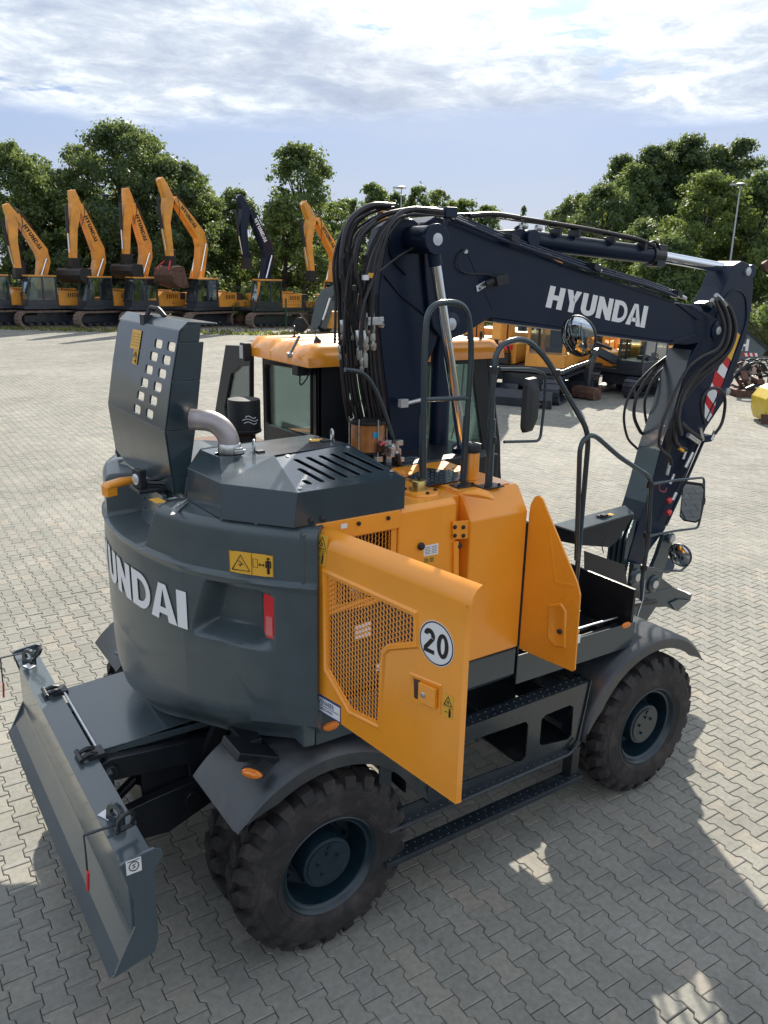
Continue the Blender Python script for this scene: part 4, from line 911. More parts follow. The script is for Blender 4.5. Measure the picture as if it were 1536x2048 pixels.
# ---- open pump-bay door (second door)
H2 = V3((.028, -1.205, 0)); d2 = unit((.18, -.98, 0)); n2_ = V3((-d2[1], d2[0], 0))
if n2_ @ (CAM - H2) < 0: n2_ = -n2_
def D2(u_, z, off=0.): return H2 + d2 * u_ + V3((0, 0, z)) + n2_ * off
def toD2(px, py): p = V3(PP(px, py, H2, n2_)); return (float((p - H2) @ d2), float(p[2]))
ol = [(0, 1.452), (0, 2.30), (.005, 2.36), (.028, 2.41), (.055, 2.425), (.085, 2.41), (.115, 2.36), (.355, 1.985), (.380, 1.92), (.392, 1.46), (.375, 1.445), (.20, 1.447)]
m = MB(); m.prism([D2(*p) for p in ol], -n2_ * .014); fdoor = m.build('front_side_door', ORANGE, EX, 0, .005, 3)
rp = [toD2(*q) for q in ((1100, 1212), (1122, 1210), (1130, 1222), (1128, 1292), (1112, 1290), (1098, 1275))]
m = MB(); m.rings([[D2(*p, .0005) for p in grow(rp, .012)], [D2(*p, .008) for p in grow(rp, .004)], [D2(*p, .008) for p in rp], [D2(*p, .002) for p in grow(rp, -.010)]], False, True); m.build('latch_dish', ORANGE, fdoor, 40)
o = D2(*toD2(1121, 1262), .004); MB().lathe([(.013, 0), (.016, .010), (.010, .018), (0, .018)], o, n2_, 14).build('door_pull', PLAST, fdoor, 40)
m = MB(); cl = [toD2(*q) for q in ((1098, 1060), (1112, 1165), (1150, 1172))]
for a, b in zip(cl[:-1], cl[1:]):
    a, b = np.array(a), np.array(b); e = (b - a) / np.linalg.norm(b - a); s_ = np.array([-e[1], e[0]]) * .012
    m.rings([[D2(*(p - s_), .0003), D2(*p, .004), D2(*(p + s_), .0003)] for p in (a, b)])
m.build('pressed_crease', ORANGE, fdoor, 60)
# ---- front equipment bay
yb_ = -1.19
m = MB(); m.prism([(.04, yb_, 1.20), (1.06, yb_, 1.185), (1.115, yb_, 1.215), (1.135, yb_, 1.27), (1.135, yb_, 1.365), (.04, yb_, 1.395)], (0, .012, 0)); bay = m.build('bay_side', DARK, EX, 0, .004)
m = MB(); m.box((.04, -1.178, 1.24), (1.12, -.45, 1.262)); m.box((.06, -.47, 1.265), (1.10, -.45, 1.62)); m.box((.052, -1.17, 1.265), (.066, -.47, 1.62)); m.box((1.10, -1.176, 1.265), (1.123, -.45, 1.60)); m.build('bay_box', BLACK, EX, 0, .003)
m = MB(); m.prism([PY(*q, -.46) for q in ((1170, 1102), (1250, 1130), (1255, 1175), (1280, 1182), (1280, 1215), (1170, 1190))], (0, .01, 0)); m.build('bay_back', BLACK, EX, 0)
m = MB(); m.tube([(.30, -1.08, 1.30), (1.08, -1.08, 1.31)], .016, 8); m.tube([(.30, -.98, 1.29), (1.08, -.98, 1.29)], .016, 8); m.box((.35, -.95, 1.27), (.85, -.60, 1.42)); m.build('bay_rails', BLACK, EX, 30, .002)
o = V3(PZ(1207, 1195, 1.40)); m = MB(); m.tube([o, o - V3((0, 0, .10))], .008, 8); m.tube([o + V3((-.03, 0, 0)), o + V3((.03, 0, .004))], .006, 6); m.tube([o + V3((-.03, -.04, -.11)), o + V3((.04, -.04, -.11)), o + V3((.04, .02, -.11))], .006, 6, .01); m.lathe([(.012, 0), (.012, .01), (0, .012)], o + V3((0, -.08, -.13)), (0, 0, 1), 12); m.build('lever_fitting', STEEL, EX, 40)
lo = V3(PY(1252, 1250, yb_ - .001)); m = MB(); m.rings([[lo + V3((.042 * k * math.cos(x), -d_, .020 * k * math.sin(x))) for x in np.linspace(0, 6.283, 20, endpoint=False)] for k, d_ in ((1.08, 0), (1.0, .008), (.6, .013))]); m.build('side_marker', LENSO, bay, 40)
o = V3(PY(1157, 1278, yb_ - .001)); m = MB(); m.box(tuple(o - V3((.016, .001, .03))), tuple(o + V3((.016, 0, .03)))); m.build('white_label', WHITE, bay, 0)
o = V3(PY(1156, 1264, yb_ - .0015)); m = MB(); m.box(tuple(o - V3((.012, .001, .008))), tuple(o + V3((.012, 0, .008)))); m.build('label_print', ORANGE, bay, 0)
# raised lid of the equipment box
lid = [PY(1105, 1048, -.40), PY(1250, 1010, -.40), PY(1268, 1026, -.52), PY(1148, 1062, -.52)]
a_, b_, c_, d_ = [V3(p) for p in lid]
m = MB(); m.prism([a_, b_, c_, d_], (.0, .0, -.012)); ld = m.build('box_lid', SLATE, EX, 0, .003)
m = MB(); m.prism([d_ - V3((0, 0, .013)), c_ - V3((0, 0, .013)), c_ + V3((-.16, .0, -.20)), c_ + V3((-.24, .0, -.24)), d_ + V3((.06, .0, -.12))], (0, .012, 0))
m.prism([a_ - V3((0, 0, .013)), d_ - V3((0, 0, .013)), d_ + V3((.06, .014, -.12)), a_ + V3((.06, .0, -.14))], (.008, 0, 0)); m.build('lid_side', BLACK, ld, 0)
o = (a_ + b_ + c_ + d_) / 4 + unit(b_ - a_) * .07; e1, e2 = unit(b_ - a_), unit(d_ - a_); nn_ = unit(np.cross(e1, e2)); nn_ = nn_ if nn_[2] > 0 else -nn_
m = MB(); m.obox(o + nn_ * .004, e1 * .045, e2 * .030, nn_ * .005); m.obox(o + nn_ * .012, e1 * .026, e2 * .016, nn_ * .006); m.build('lid_handle', INK, ld, 0, .002)
o = o + e1 * .075; MB().obox(o + nn_ * .0012, e1 * .022, e2 * .018, nn_ * .001).build('yellow_label', YSTICK, ld, 0)
m = MB(); m.tube([PY(1212, 1075, -.60), PY(1203, 1090, -.60), PY(1207, 1106, -.6)], .004, 6, .03); m.build('lid_cable', INK, EX, 30)
# ---- hand rails and mirrors
yr = -1.02
def rail(pts, y, r_, name, fil, parent=EX, mt=DARK): return MB().tube([PY(*q[:2], q[2] if len(q) > 2 else y) for q in pts], r_, 14, fil, steps=8).build(name, mt, parent, 50)
y1_ = -.93
rl = rail([(846, 965), (849, 690), (856, 606), (934, 604), (944, 690), (926, 965)], y1_, .0165, 'hand_rail', .11)
rail([(851, 799), (937, 796)], y1_, .013, 'cross_bar', 0, rl)
for q, t_ in (((845, 968), (847, 833)), ((926, 968), (934, 830))): MB().tube([PY(*q, y1_), PY(*t_, y1_)], .021, 14).build('rail_socket', DARK, rl, 40)
rl2 = rail([(977, 968), (986, 760), (994, 690), (1050, 674), (1092, 715), (1178, 865), (1152, 1168)], -1.08, .0165, 'hand_rail', .10)
MB().tube([PY(977, 970, -1.08), PY(984, 838, -1.08)], .022, 14).build('rail_socket', DARK, rl2, 40)
for (x0, x1, y_) in ((915, 975, -1.05), (955, 1010, -1.10)):
    pass
for q in ((928, 972), (981, 974)):
    o = V3(PZ(*q, 2.468)); pl_ = MB().box(tuple(o + V3((-.07, -.04, 0))), tuple(o + V3((.07, .05, .008)))).build('rail_foot', BLACK, EX, 0, .002)
    for dx in (-.05, .05): MB().lathe([(.009, 0), (.009, .010), (0, .010)], o + V3((dx, -.015, .008)), (0, 0, 1), 6).build('bolt', INK, pl_, 0)
rl3 = rail([(1153, 1120), (1160, 885), (1185, 866), (1240, 915), (1303, 955), (1296, 1080), (1284, 1160), (1284, 1200)], -1.10, .0155, 'front_hand_rail', .09)
def clampring(q, y, r_=.024): o = V3(PY(*q, y)); return MB().cyl(o - V3((0, 0, .018)), o + V3((0, 0, .018)), r_, 16).build('mirror_clamp', BLACK, EX, 40)
for q in ((1300, 970), (1294, 1070), (1288, 1135)): clampring(q, -1.10)
for q in ((988, 740), (984, 880)): clampring(q, -1.08)
clampring((1112, 745), -1.08, .026)
# mirror brackets
rail([(1000, 738), (1064, 738), (1092, 748), (1088, 815), (1080, 882), (1008, 884)], -1.08, .0085, 'mirror_arm', .04)
rail([(1112, 748), (1150, 733), (1182, 722), (1188, 700)], -1.08, .0085, 'mirror_arm', .03)
rail([(1302, 968), (1352, 960), (1408, 955), (1408, 1000), (1396, 1056), (1350, 1062), (1296, 1072)], -1.10, .0085, 'mirror_arm', .035)
rail([(1290, 1135), (1335, 1141), (1362, 1142), (1375, 1130)], -1.10, .0085, 'mirror_arm', .02)
def rect_mirror(c, w_, h_, nrm, name='wing_mirror', show_back=False):
    c, n_ = V3(c), unit(nrm); sx_ = unit(np.cross((0, 0, 1), n_)); up_ = np.cross(n_, sx_)
    sh = [(-.30, -1), (.30, -1), (1, -.62), (1, .62), (.30, 1), (-.30, 1), (-1, .62), (-1, -.62)] if False else [(-.55, -1), (.55, -1), (.98, -.80), (1, .80), (.75, 1), (-.75, 1), (-1, .80), (-.98, -.80)]
    R0 = [c + sx_ * a * w_ + up_ * b * h_ for a, b in sh]
    m = MB(); m.rings([[p + n_ * .004 for p in R0], [p for p in R0], [c + (p - c) * .97 - n_ * .025 for p in R0], [c + (p - c) * .62 - n_ * .050 for p in R0]]); o = m.build(name, PLAST, EX, 40, .003)
    m = MB(); m.prism([c + (p - c) * .90 + n_ * .005 for p in R0], n_ * .002); m.build('mirror_face', MIRR, o, 0)
    return o
def round_mirror(c, r_, nrm):
    c, n_ = V3(c), unit(nrm); m = MB(); m.lathe([(r_ * .5, -.055), (r_ * .92, -.02), (r_, -.004), (r_, .004), (r_ * .95, .008), (r_ * .93, .004)], c, n_, 40, cap=True); o = m.build('round_mirror', INK, EX, 40)
    MB().lathe([(r_ * .94, .004), (r_ * .80, .014), (r_ * .5, .024), (r_ * .2, .029), (0, .030)], c, n_, 40, cap=False).build('mirror_face', MIRR, o, 80)
    return o
rect_mirror(PY(1055, 810, -1.08), .070, .155, (-.35, .95, 0))
m = MB(); o = V3(PY(1086, 808, -1.08)); m.cyl(o - V3((0, 0, .022)), o + V3((0, 0, .022)), .020, 14); m.tube([o, PY(1065, 808, -1.08)], .010, 8); m.build('mirror_joint', BLACK, EX, 40)
round_mirror(PY(1157, 672, -1.08), .122, (-.96, -.12, -.22))
rect_mirror(PY(1384, 1005, -1.10), .075, .150, (-.86, -.42, -.12))
m = MB(); o = V3(PY(1405, 1002, -1.10)); m.cyl(o - V3((0, 0, .022)), o + V3((0, 0, .022)), .020, 14); m.build('mirror_joint', BLACK, EX, 40)
round_mirror(PY(1360, 1110, -1.10), .090, (-.94, -.10, -.2))
m = MB(); m.tube([PY(1290, 1160, -1.12), PY(1286, 1200, -1.14), PY(1276, 1230, -1.18), PY(1273, 1245, -1.195)], .003, 5, .03); m.build('mirror_cable', CONC, EX, 30)
# ---- step frame on the right side
ys_ = -1.245
m = MB(); fr = [(-1.0, 1.075), (.655, 1.070), (.64, .98), (.585, .66), (.52, .605), (-1.0, .60)]
wq = [[PY(600 + 0, 0, ys_)] for _ in ()]
w2 = [PY(*q, ys_) for q in ((1091, 1430), (1140, 1410), (1147, 1414), (1143, 1470), (1136, 1479), (1084, 1491), (1079, 1487), (1083, 1440))]
w1 = [PY(*q, ys_) for q in ((1052, 1443), (1057, 1450), (1052, 1512), (1045, 1521), (905, 1572), (900, 1566), (900, 1500), (905, 1494))]
win = [[(p[0], p[2]) for p in w_] for w_ in (w2, w1)]
win.append([(-.92, .70), (-.66, .70), (-.66, .96), (-.92, .96)])
m.plate(fr, win, lambda a, b: (a, ys_, b), (0, .010, 0)); stp = m.build('step_frame', STEPM, EX, 0)
m = MB(); m.box((-1.0, ys_ + .012, 1.062), (.652, ys_ + .105, 1.070)); m.box((-1.0, ys_ + .10, 1.03), (.652, ys_ + .108, 1.07)); m.box((-.95, ys_ - .03, .600), (.56, ys_ + .09, .608)); m.prism([(.655, ys_ - .012, 1.08), (.64, ys_ - .012, .98), (.585, ys_ - .012, .66), (.52, ys_ - .012, .60), (.535, ys_ - .012, .595), (.60, ys_ - .012, .65), (.665, ys_ - .012, 1.08)], (0, .15, 0)); m.build('tread_top', STEPM, stp, 0, .002)
m = MB()
for x in np.arange(-.96, .64, .058):
    for k, (yy, zz_) in enumerate(((ys_ + .030, 1.070), (ys_ + .078, 1.070), (ys_ + .0, .608), (ys_ + .05, .608))):
        if zz_ < 1 and x > .5: continue
        m.lathe([(.009, 0), (.006, .004), (0, .004)], (x + (.029 if k % 2 else 0), yy, zz_), (0, 0, 1), 8)
m.build('grip_studs', STEPM, stp, 40, kind='stuff')
MB().tube([(-.95, ys_ - .034, .598), (.50, ys_ - .034, .600), (.585, ys_ - .03, .66)], .009, 8, .05).build('edge_tube', STEPM, stp, 40)
for x in (-.95, .56): MB().box((x - .035, ys_ - .03, .40), (x + .035, ys_ + .05, .62)).build('step_post', BLACK, stp, 0, .003)
m = MB(); m.box((-.98, ys_ - .06, .405), (.60, ys_ + .04, .418)); m.box((-.98, ys_ - .068, .385), (.60, ys_ - .062, .418)); low = m.build('lower_step', STEPM, stp, 0, .002)
m = MB()
for x in np.arange(-.94, .58, .060):
    for k, yy in enumerate((ys_ - .035, ys_ + .012)): m.lathe([(.008, 0), (.005, .003), (0, .003)], (x + (.03 if k % 2 else 0), yy, .418), (0, 0, 1), 8)
m.build('grip_studs', STEPM, low, 40, kind='stuff')
m = MB(); m.box((.36, -1.14, 1.055), (.50, -.42, 1.066)); m.box((-.2, -1.14, .85), (-.185, -.34, 1.06)); m.box((-.75, -1.14, .7), (-.735, -.34, 1.06)); m.box((.60, -1.14, .70), (.612, -.34, 1.05)); m.box((-.9, -.60, .70), (.62, -.588, 1.05)); m.build('step_bracket', TREAD, EX, 0, .002)
m = MB(); m.box((-.6, -.62, .66), (-.1, -.35, .98)); m.box((-.45, -.9, .72), (-.15, -.66, .95)); m.build('valve_box', BLACK, EX, 0, .01)
# step well behind the frame
m = MB(); m.box((.08, -1.20, .64), (.60, -.62, .655)); m.box((.08, -.64, .66), (.60, -.62, 1.04)); m.box((-.55, -.66, .99), (.58, -.64, 1.05)); m.build('step_well', BLACK, EX, 0, .004)
m = MB(); m.box((-.98, ys_ + .012, .98), (.64, ys_ + .03, 1.058)); m.build('step_web', STEPM, EX, 0)
# fittings in the front equipment bay: step treads, pump, hoses and brackets
for k, z in enumerate((1.50, 1.34)): MB().box((1.13, -1.05 + .12 * k, z - .25), (1.30, -.60, z - .235)).build('front_step', TREAD, EX, 0, .003)
m = MB(); m.cyl((.62, -.80, 1.36), (.92, -.78, 1.36), .075, 18); m.box((.50, -.90, 1.28), (.64, -.68, 1.48)); m.build('refuel_pump', PLAST, EX, 40, .006)
m = MB(); m.box((.15, -.95, 1.27), (.44, -.60, 1.56)); bt = m.build('battery', INK, EX, 0, .012)
for x in (.21, .38): MB().cyl((x, -.78, 1.56), (x, -.78, 1.585), .018, 10).build('battery_pole', STEEL, bt, 40)
for k in range(6):
    r_ = .008 + .004 * (k % 3); MB().tube([(.10 + .1 * k, -.55, 1.50), (.22 + .1 * k, -.68, 1.62 - .03 * k), (.45 + .09 * k, -.72, 1.50), (.70 + .05 * k, -.60, 1.36 + .03 * k), (1.05, -.52 - .03 * k, 1.42)], r_, 8, .12).build('hose', HOSE, EX, 50)
m = MB(); m.tube([(.55, -1.10, 1.39), (.80, -1.11, 1.395), (1.06, -1.09, 1.375)], .007, 6); m.build('stay_rod', STEEL, EX, 40)
for (x, y, z) in ((.95, -1.02, 1.30), (.72, -1.0, 1.28), (1.03, -.72, 1.33)): MB().obox((x, y, z), (.045, .01, 0), (0, .03, 0), (0, 0, .03)).build('bracket', BLACK, EX, 0, .004)
m = MB(); m.tube([(.40, -.50, 1.6), (.48, -.50, 1.86), (.60, -.50, 1.95)], .014, 8, .05); m.build('lid_strut', CHROME, EX, 40)
m = MB(); m.box((.36, -.46, 1.50), (.46, -.30, 1.90)); m.box((.9, -.44, 1.3), (1.02, -.2, 1.7)); m.build('lid_bracket', BLACK, EX, 0, .006)
# fender support bar at the front fender
MB().beam((1.12, -.72, 1.262), (1.98, -.72, 1.16), .04, .03).build('fender_bar', BLACK, EX, 0, .003)
# ---- cab
GL_ = []
cab = MB(); YR_, YL_, XB, XF = .385, 1.245, -.455, 1.12
def post(m, p, q, w_=.06, d_=.06): m.beam(p, q, w_, d_, (0, 1, 0) if abs(V3(q)[2] - V3(p)[2]) > .5 else (0, 0, 1))
m = cab
m.box((XB, YR_, 1.45), (XF + .12, YL_, 1.95))
m.plate([(YR_, 1.9), (YL_, 1.9), (YL_ - .02, 3.05), (YR_ + .0, 3.05)], [[(.475, 2.50), (.52, 2.485), (1.14, 2.475), (1.185, 2.50), (1.195, 2.90), (1.165, 2.945), (.50, 2.965), (.475, 2.94)]], lambda a, b: (XB, a, b), (.03, 0, 0))
m.plate([(XB, 1.9), (XF + .16, 1.9), (XF + .12, 2.3), (XF - .06, 3.06), (XB, 3.06)], [[(-.20, 2.20), (1.02, 2.02), (1.10, 2.10), (.99, 2.55), (.90, 2.93), (.86, 2.96), (-.16, 2.96), (-.20, 2.92)]], lambda a, b: (a, YR_, b), (0, .035, 0))
m.plate([(XB, 1.9), (XF + .16, 1.9), (XF + .12, 2.3), (XF - .06, 3.06), (XB, 3.06)], [[(XB + .08, 2.0), (1.12, 2.0), (1.15, 2.2), (.94, 2.96), (XB + .08, 2.96)]], lambda a, b: (a, YL_, b), (0, -.035, 0))
for y in (YR_ + .02, YL_ - .03): m.beam((XF + .14, y, 1.92), (XF - .06, y, 3.05), .05, .05, (0, 1, 0))
m.beam((XF - .06, YR_, 3.04), (XF - .06, YL_, 3.04), .05, .05)
cabo = m.build('cab', BLACK, EX, 30, .006)
def pane(name, pts, mt=GLASS): return MB().prism(pts, (.004, .004, 0)).build(name, mt, cabo, 0)
pane('rear_window', [(XB + .012, a, b) for a, b in ((.47, 2.47), (1.19, 2.46), (1.20, 2.95), (.47, 2.97))])
pane('side_window', [(a, YR_ + .012, b) for a, b in ((-.21, 2.18), (1.04, 2.0), (1.11, 2.10), (.90, 2.97), (-.21, 2.97))])
pane('windscreen', [(XF + .15, YR_ + .04, 1.95), (XF + .15, YL_ - .04, 1.95), (XF - .05, YL_ - .04, 3.03), (XF - .05, YR_ + .04, 3.03)], GLASS)
# window rubber round the rear window
wr = [(.475, 2.50), (.52, 2.485), (1.14, 2.475), (1.185, 2.50), (1.195, 2.90), (1.165, 2.945), (.50, 2.965), (.475, 2.94), (.475, 2.50)]
MB().tube([(XB - .004, a, b) for a, b in wr], .009, 6).build('window_seal', PLAST, cabo, 40)
# seat, armrest, console
m = MB(); m.box((-.05, .60, 1.95), (.45, 1.08, 2.10)); m.box((-.15, .62, 2.05), (-.02, 1.06, 2.62)); m.box((-.14, .72, 2.62), (-.04, .96, 2.80)); m.build('seat', INK, cabo, 0, .04, 3)
m = MB(); m.box((-.36, .50, 2.30), (-.20, 1.16, 2.50)); m.box((.0, .46, 2.1), (.5, .55, 2.32)); m.box((.0, 1.1, 2.1), (.5, 1.18, 2.32)); m.build('console', PLAST, cabo, 0, .02)
m = MB(); m.tube([(.55, .62, 2.45), (.62, .60, 2.2), (.7, .6, 2.0)], .012, 8, .05); m.lathe([(.17, 0), (.185, .012), (.17, .024)], (.78, .82, 2.35), (-.5, 0, .85), 24, cap=False); m.build('steering_gear', INK, cabo, 40)
m = MB(); m.tube([(.0, .43, 2.85), (.02, .43, 2.45), (.10, .43, 2.25), (.3, .43, 2.2)], .009, 6, .06); m.build('grab_handle', PLAST, cabo, 40)
m = MB(); m.tube([(.45, .375, 2.93), (.45, .365, 2.6), (.52, .365, 2.45), (.72, .365, 2.35)], .008, 6, .06); m.build('grab_handle', PLAST, cabo, 40)
m = MB(); m.tube([(.93, .52, 3.0), (.98, .60, 2.6), (1.02, .75, 2.3)], .007, 6); m.build('wiper', INK, cabo, 40)
# roof: ribbed orange cap
xs_ = np.linspace(-.56, 1.16, 30); ysr = np.linspace(.325, 1.30, 34)
def roof_z(x, y):
    ex_ = min(x + .56, 1.16 - x); ey_ = min(y - .325, 1.30 - y)
    z = 3.062 + .080 * (1 - (1 - min(1, ex_ / .085)) ** 2) * (1 - (1 - min(1, ey_ / .07)) ** 2)
    t_ = (y - .325) / .975
    for c0, c1 in ((.20, .36), (.50, .64), (.78, .90)):
        z -= .022 * sst(t_, c0, c0 + .025) * (1 - sst(t_, c1 - .025, c1)) * (1 - sst(x, .95, 1.05)) * sst(x, -.56, -.50)
    return z
m = MB(); G_ = [[(x, y, roof_z(x, y)) for y in ysr] for x in xs_]
vs = [p for r_ in G_ for p in r_]; n_ = len(ysr); F = [(i * n_ + j, (i + 1) * n_ + j, (i + 1) * n_ + j + 1, i * n_ + j + 1) for i in range(len(xs_) - 1) for j in range(n_ - 1)]
m.add(vs, F)
per = [(i, 0) for i in range(len(xs_))] + [(len(xs_) - 1, j) for j in range(1, n_)] + [(i, n_ - 1) for i in range(len(xs_) - 2, -1, -1)] + [(0, j) for j in range(n_ - 2, 0, -1)]
def lowr(i, j, dz, ins_): x, y, z = G_[i][j]; cx, cy = .30, .81; return (x + ins_ * np.sign(cx - x) * (1 if i in (0, len(xs_) - 1) else 0), y + ins_ * np.sign(cy - y) * (1 if j in (0, n_ - 1) else 0), z - dz)
A_ = [G_[i][j] for i, j in per]; B_ = [lowr(i, j, .062, -.004) for i, j in per]; C_ = [lowr(i, j, .062, .03) for i, j in per]
m.rings([A_, B_, C_], False, True)
bvv = {}; nv_ = []; mp_ = []
for p in m.v:
    k = tuple(round(x, 5) for x in p)
    if k not in bvv: bvv[k] = len(nv_); nv_.append(p)
    mp_.append(bvv[k])
m.f = [tuple(dict.fromkeys(mp_[i] for i in f)) for f in m.f]; m.f = [f for f in m.f if len(f) > 2]; m.v = nv_
roof = m.build('cab_roof', ORANGE, cabo, 45)
for (x, y) in ((.10, .60), (-.18, .42), (.55, .50), (.9, .45)): MB().lathe([(.022, 0), (.020, .004), (.010, .006), (.009, .018), (0, .018)], (x, y, roof_z(x, y)), (0, 0, 1), 12).build('roof_bolt', INK, roof, 40)
b_ = V3((-.30, .66, roof_z(-.30, .66))); m = MB(); m.lathe([(.030, 0), (.026, .02), (.012, .04), (.004, .05)], b_, (-.25, .1, 1), 14); m.tube([b_ + V3((-.01, .004, .05)), b_ + V3((-.09, .10, .20))], .004, 6); m.build('aerial', INK, roof, 40)
eyebolt((-.28, 1.05, roof_z(-.28, 1.05)), (.5, 1, 0), 'lifting_ring', .03, roof, INK)
eyebolt((1.0, .42, roof_z(1.0, .42)), (.5, 1, 0), 'lifting_ring', .022, roof, INK)
wl = V3((-.60, 1.225, 3.035)); m = MB(); m.box(tuple(wl - V3((.03, .040, .075))), tuple(wl + V3((.035, .040, .06)))); wlo = m.build('work_lamp', PLAST, cabo, 0, .012, 3)
MB().box(tuple(wl + V3((-.034, -.030, -.055))), tuple(wl + V3((-.031, .030, .042)))).build('lamp_glass', REFL, wlo, 0, .002)
m = MB(); m.tube([PX(600, 670, -.56), PX(578, 712, -.60)], .011, 12); m.lathe([(.020, 0), (.020, .03)], PX(580, 706, -.60), (.0, .2, -1), 12); m.build('stay_tube', ALU, cabo, 40)
m = MB(); m.box((-.56, .48, 2.93), (-.46, .56, 3.03)); m.tube([(-.52, .52, 2.95), (-.55, .47, 2.86), (-.52, .44, 2.90), (-.47, .45, 2.98)], .006, 6, .03); m.tube([(-.50, .60, 3.0), (-.52, .68, 2.985), (-.49, .76, 3.0)], .010, 6, .03); m.tube([(-.48, 1.15, 2.99), (-.50, .95, 2.975), (-.48, .85, 3.0)], .008, 6, .03); m.box((-.47, .58, 2.98), (-.455, 1.2, 3.02)); m.build('lamp_wiring', PLAST, cabo, 30, .003)
# open cab door standing out on the far side
dq = [PX(*q, -.47) for q in ((507, 692), (458, 690), (432, 852), (470, 866), (507, 850))]; hq = [PX(*q, -.47) for q in ((505, 731), (484, 733), (468, 748), (455, 815), (460, 850), (505, 838))]
m = MB(); m.plate([(p[1], p[2]) for p in dq], [[(p[1], p[2]) for p in hq]], lambda a, b: (-.50, a, b), (.035, 0, 0)); m.build('cab_door', BLACK, EX, 0)
MB().prism([(-.485, p[1], p[2]) for p in hq], (.004, 0, 0)).build('door_glass', glass('pale_glass', (.94, .98, .96), .02), EX, 0)
# ---- lower boom
YB = -.13; WB = .30
def PB(q, y=YB): return PY(*q, y)
lb_ = [(800, 975), (852, 965), (846, 830), (850, 740), (872, 690), (885, 640), (880, 560), (868, 500), (850, 455), (828, 438), (803, 437), (785, 452), (774, 490), (764, 540), (757, 590), (757, 640), (764, 710), (775, 800), (788, 900)]
m = MB(); m.prism([PB(q, YB + .035) for q in lb_], (0, WB - .07, 0)); lbo = m.build('lower_boom', NAVY, EX, 0, .012, 3)
m = MB(); m.tube([PB(q, YB + .030) for q in ((768, 551), (800, 590), (851, 632))], .006, 6); m.tube([PB(q, YB + .028) for q in ((785, 449), (775, 470), (783, 518), (812, 549))], .008, 6, .06); m.build('weld_seam', NAVY, lbo, 60)
# lift cylinder: chrome rod and barrel on the right side
yc = -.30
c0 = V3(PY(864, 479, yc)); c1 = V3(PY(925, 893, yc)); c2 = V3(PY(934, 985, yc)); dr_ = unit(c1 - c0)
MB().cyl(c0 + dr_ * .12, c1 + dr_ * .05, .0345, 28).build('lift_rod', CHROME, EX, 60)
MB().cyl(c0 + dr_ * .02, c0 + dr_ * .155, .042, 24).build('rod_eye', NAVY, EX, 40)
m = MB(); m.cyl(c1, c2 + dr_ * .3, .060, 28); m.cyl(c1 - dr_ * .01, c1 + dr_ * .09, .072, 28); m.tube([c1 + V3((.07, -.02, .02)), c1 + V3((.11, -.02, -.05)), c1 + V3((.12, -.02, -.30))], .016, 8, .04); m.obox(c1 + V3((.10, 0, -.02)), (.045, 0, 0), (0, .03, 0), (0, 0, .03)); m.build('lift_cylinder', NAVY, EX, 40)
m = MB(); m.cyl((c0[0], YB + .03, c0[2]), (c0[0], yc - .045, c0[2]), .082, 32); m.cyl((c0[0], yc - .02, c0[2]), (c0[0], yc - .055, c0[2]), .090, 32); pb2 = m.build('boom_pin_boss', NAVY, EX, 40, .004)
MB().lathe([(.036, 0), (.036, .004), (.008, .005), (.007, .003), (0, .003)], (c0[0], yc - .055, c0[2]), (0, -1, 0), 28).build('pin_cap', ALU, pb2, 40)
m = MB(); q = V3(PY(895, 425, -.22)); m.beam(q, PY(885, 470, -.22), .03, .02); m.beam(PY(885, 470, -.22), PY(872, 500, -.3), .02, .01); m.box(tuple(q - V3((.04, .04, .03))), tuple(q + V3((.05, .04, .03)))); m.build('pipe_bracket', NAVY, EX, 0, .004)
MB().tube([PY(870 - 40, 493, -.2), PY(800, 510, -.22), PY(757, 545, -.24)], .006, 6, .05).build('grease_line', HOSE, EX, 40)
# dark barrel seen behind the rail
MB().cyl(PY(884, 665, -.0), PY(874, 955, -.0), .072, 28).build('swing_cylinder', NAVY, EX, 40)
# ---- upper boom
ub = [(846, 470), (850, 445), (872, 432), (905, 441), (960, 457), (1050, 497), (1130, 531), (1215, 559), (1290, 578), (1349, 604), (1385, 610), (1412, 628), (1430, 636), (1446, 648), (1449, 664), (1440, 676), (1424, 682), (1372, 690), (1345, 684), (1310, 680), (1200, 666), (1095, 653), (1000, 639), (978, 637), (955, 652), (930, 668), (905, 678), (880, 672), (866, 655), (858, 620), (852, 560)]
m = MB(); m.prism([PB(q) for q in ub], (0, WB, 0)); ubo = m.build('upper_boom', NAVY, EX, 0, .010, 3)
MB().prism([PB(q, YB + .26) for q in ((1349, 600), (1436, 640), (1446, 672), (1345, 686))], (0, .04, 0)).build('boom_fork', NAVY, ubo, 0)
def pin(q, r_, y=YB, boss=0, parent=ubo, mt=ALU):
    p = PY(*q, y)
    if boss: MB().lathe([(boss, 0), (boss, .010), (boss * .9, .014)], p, (0, -1, 0), 32).build('pin_boss', NAVY, parent, 40)
    MB().lathe([(r_, 0), (r_, .018), (.008, .020), (.007, .017), (0, .017)], p, (0, -1, 0), 28).build('pin_cap', mt, parent, 40)
pin((900, 648), .040, boss=.075); pin((1434, 661), .034, boss=.085)
pin((1037, 467), .038, -.02, .055)
m = MB(); m.prism([PB(q, YB - .012) for q in ((1352, 606), (1362, 606), (1405, 636), (1403, 640), (1395, 640))], (0, .02, 0)); m.prism([PB(q, YB - .012) for q in ((1345, 680), (1402, 664), (1403, 668), (1350, 688))], (0, .02, 0)); m.build('fork_rib', NAVY, ubo, 0, .004)
m = MB(); 
m.prism([PB(q, YB - .006) for q in ((985, 637), (1095, 652), (1345, 684), (1345, 688), (1095, 657), (985, 643))], (0, WB + .012, 0)); m.build('bottom_flange', NAVY, ubo, 0)
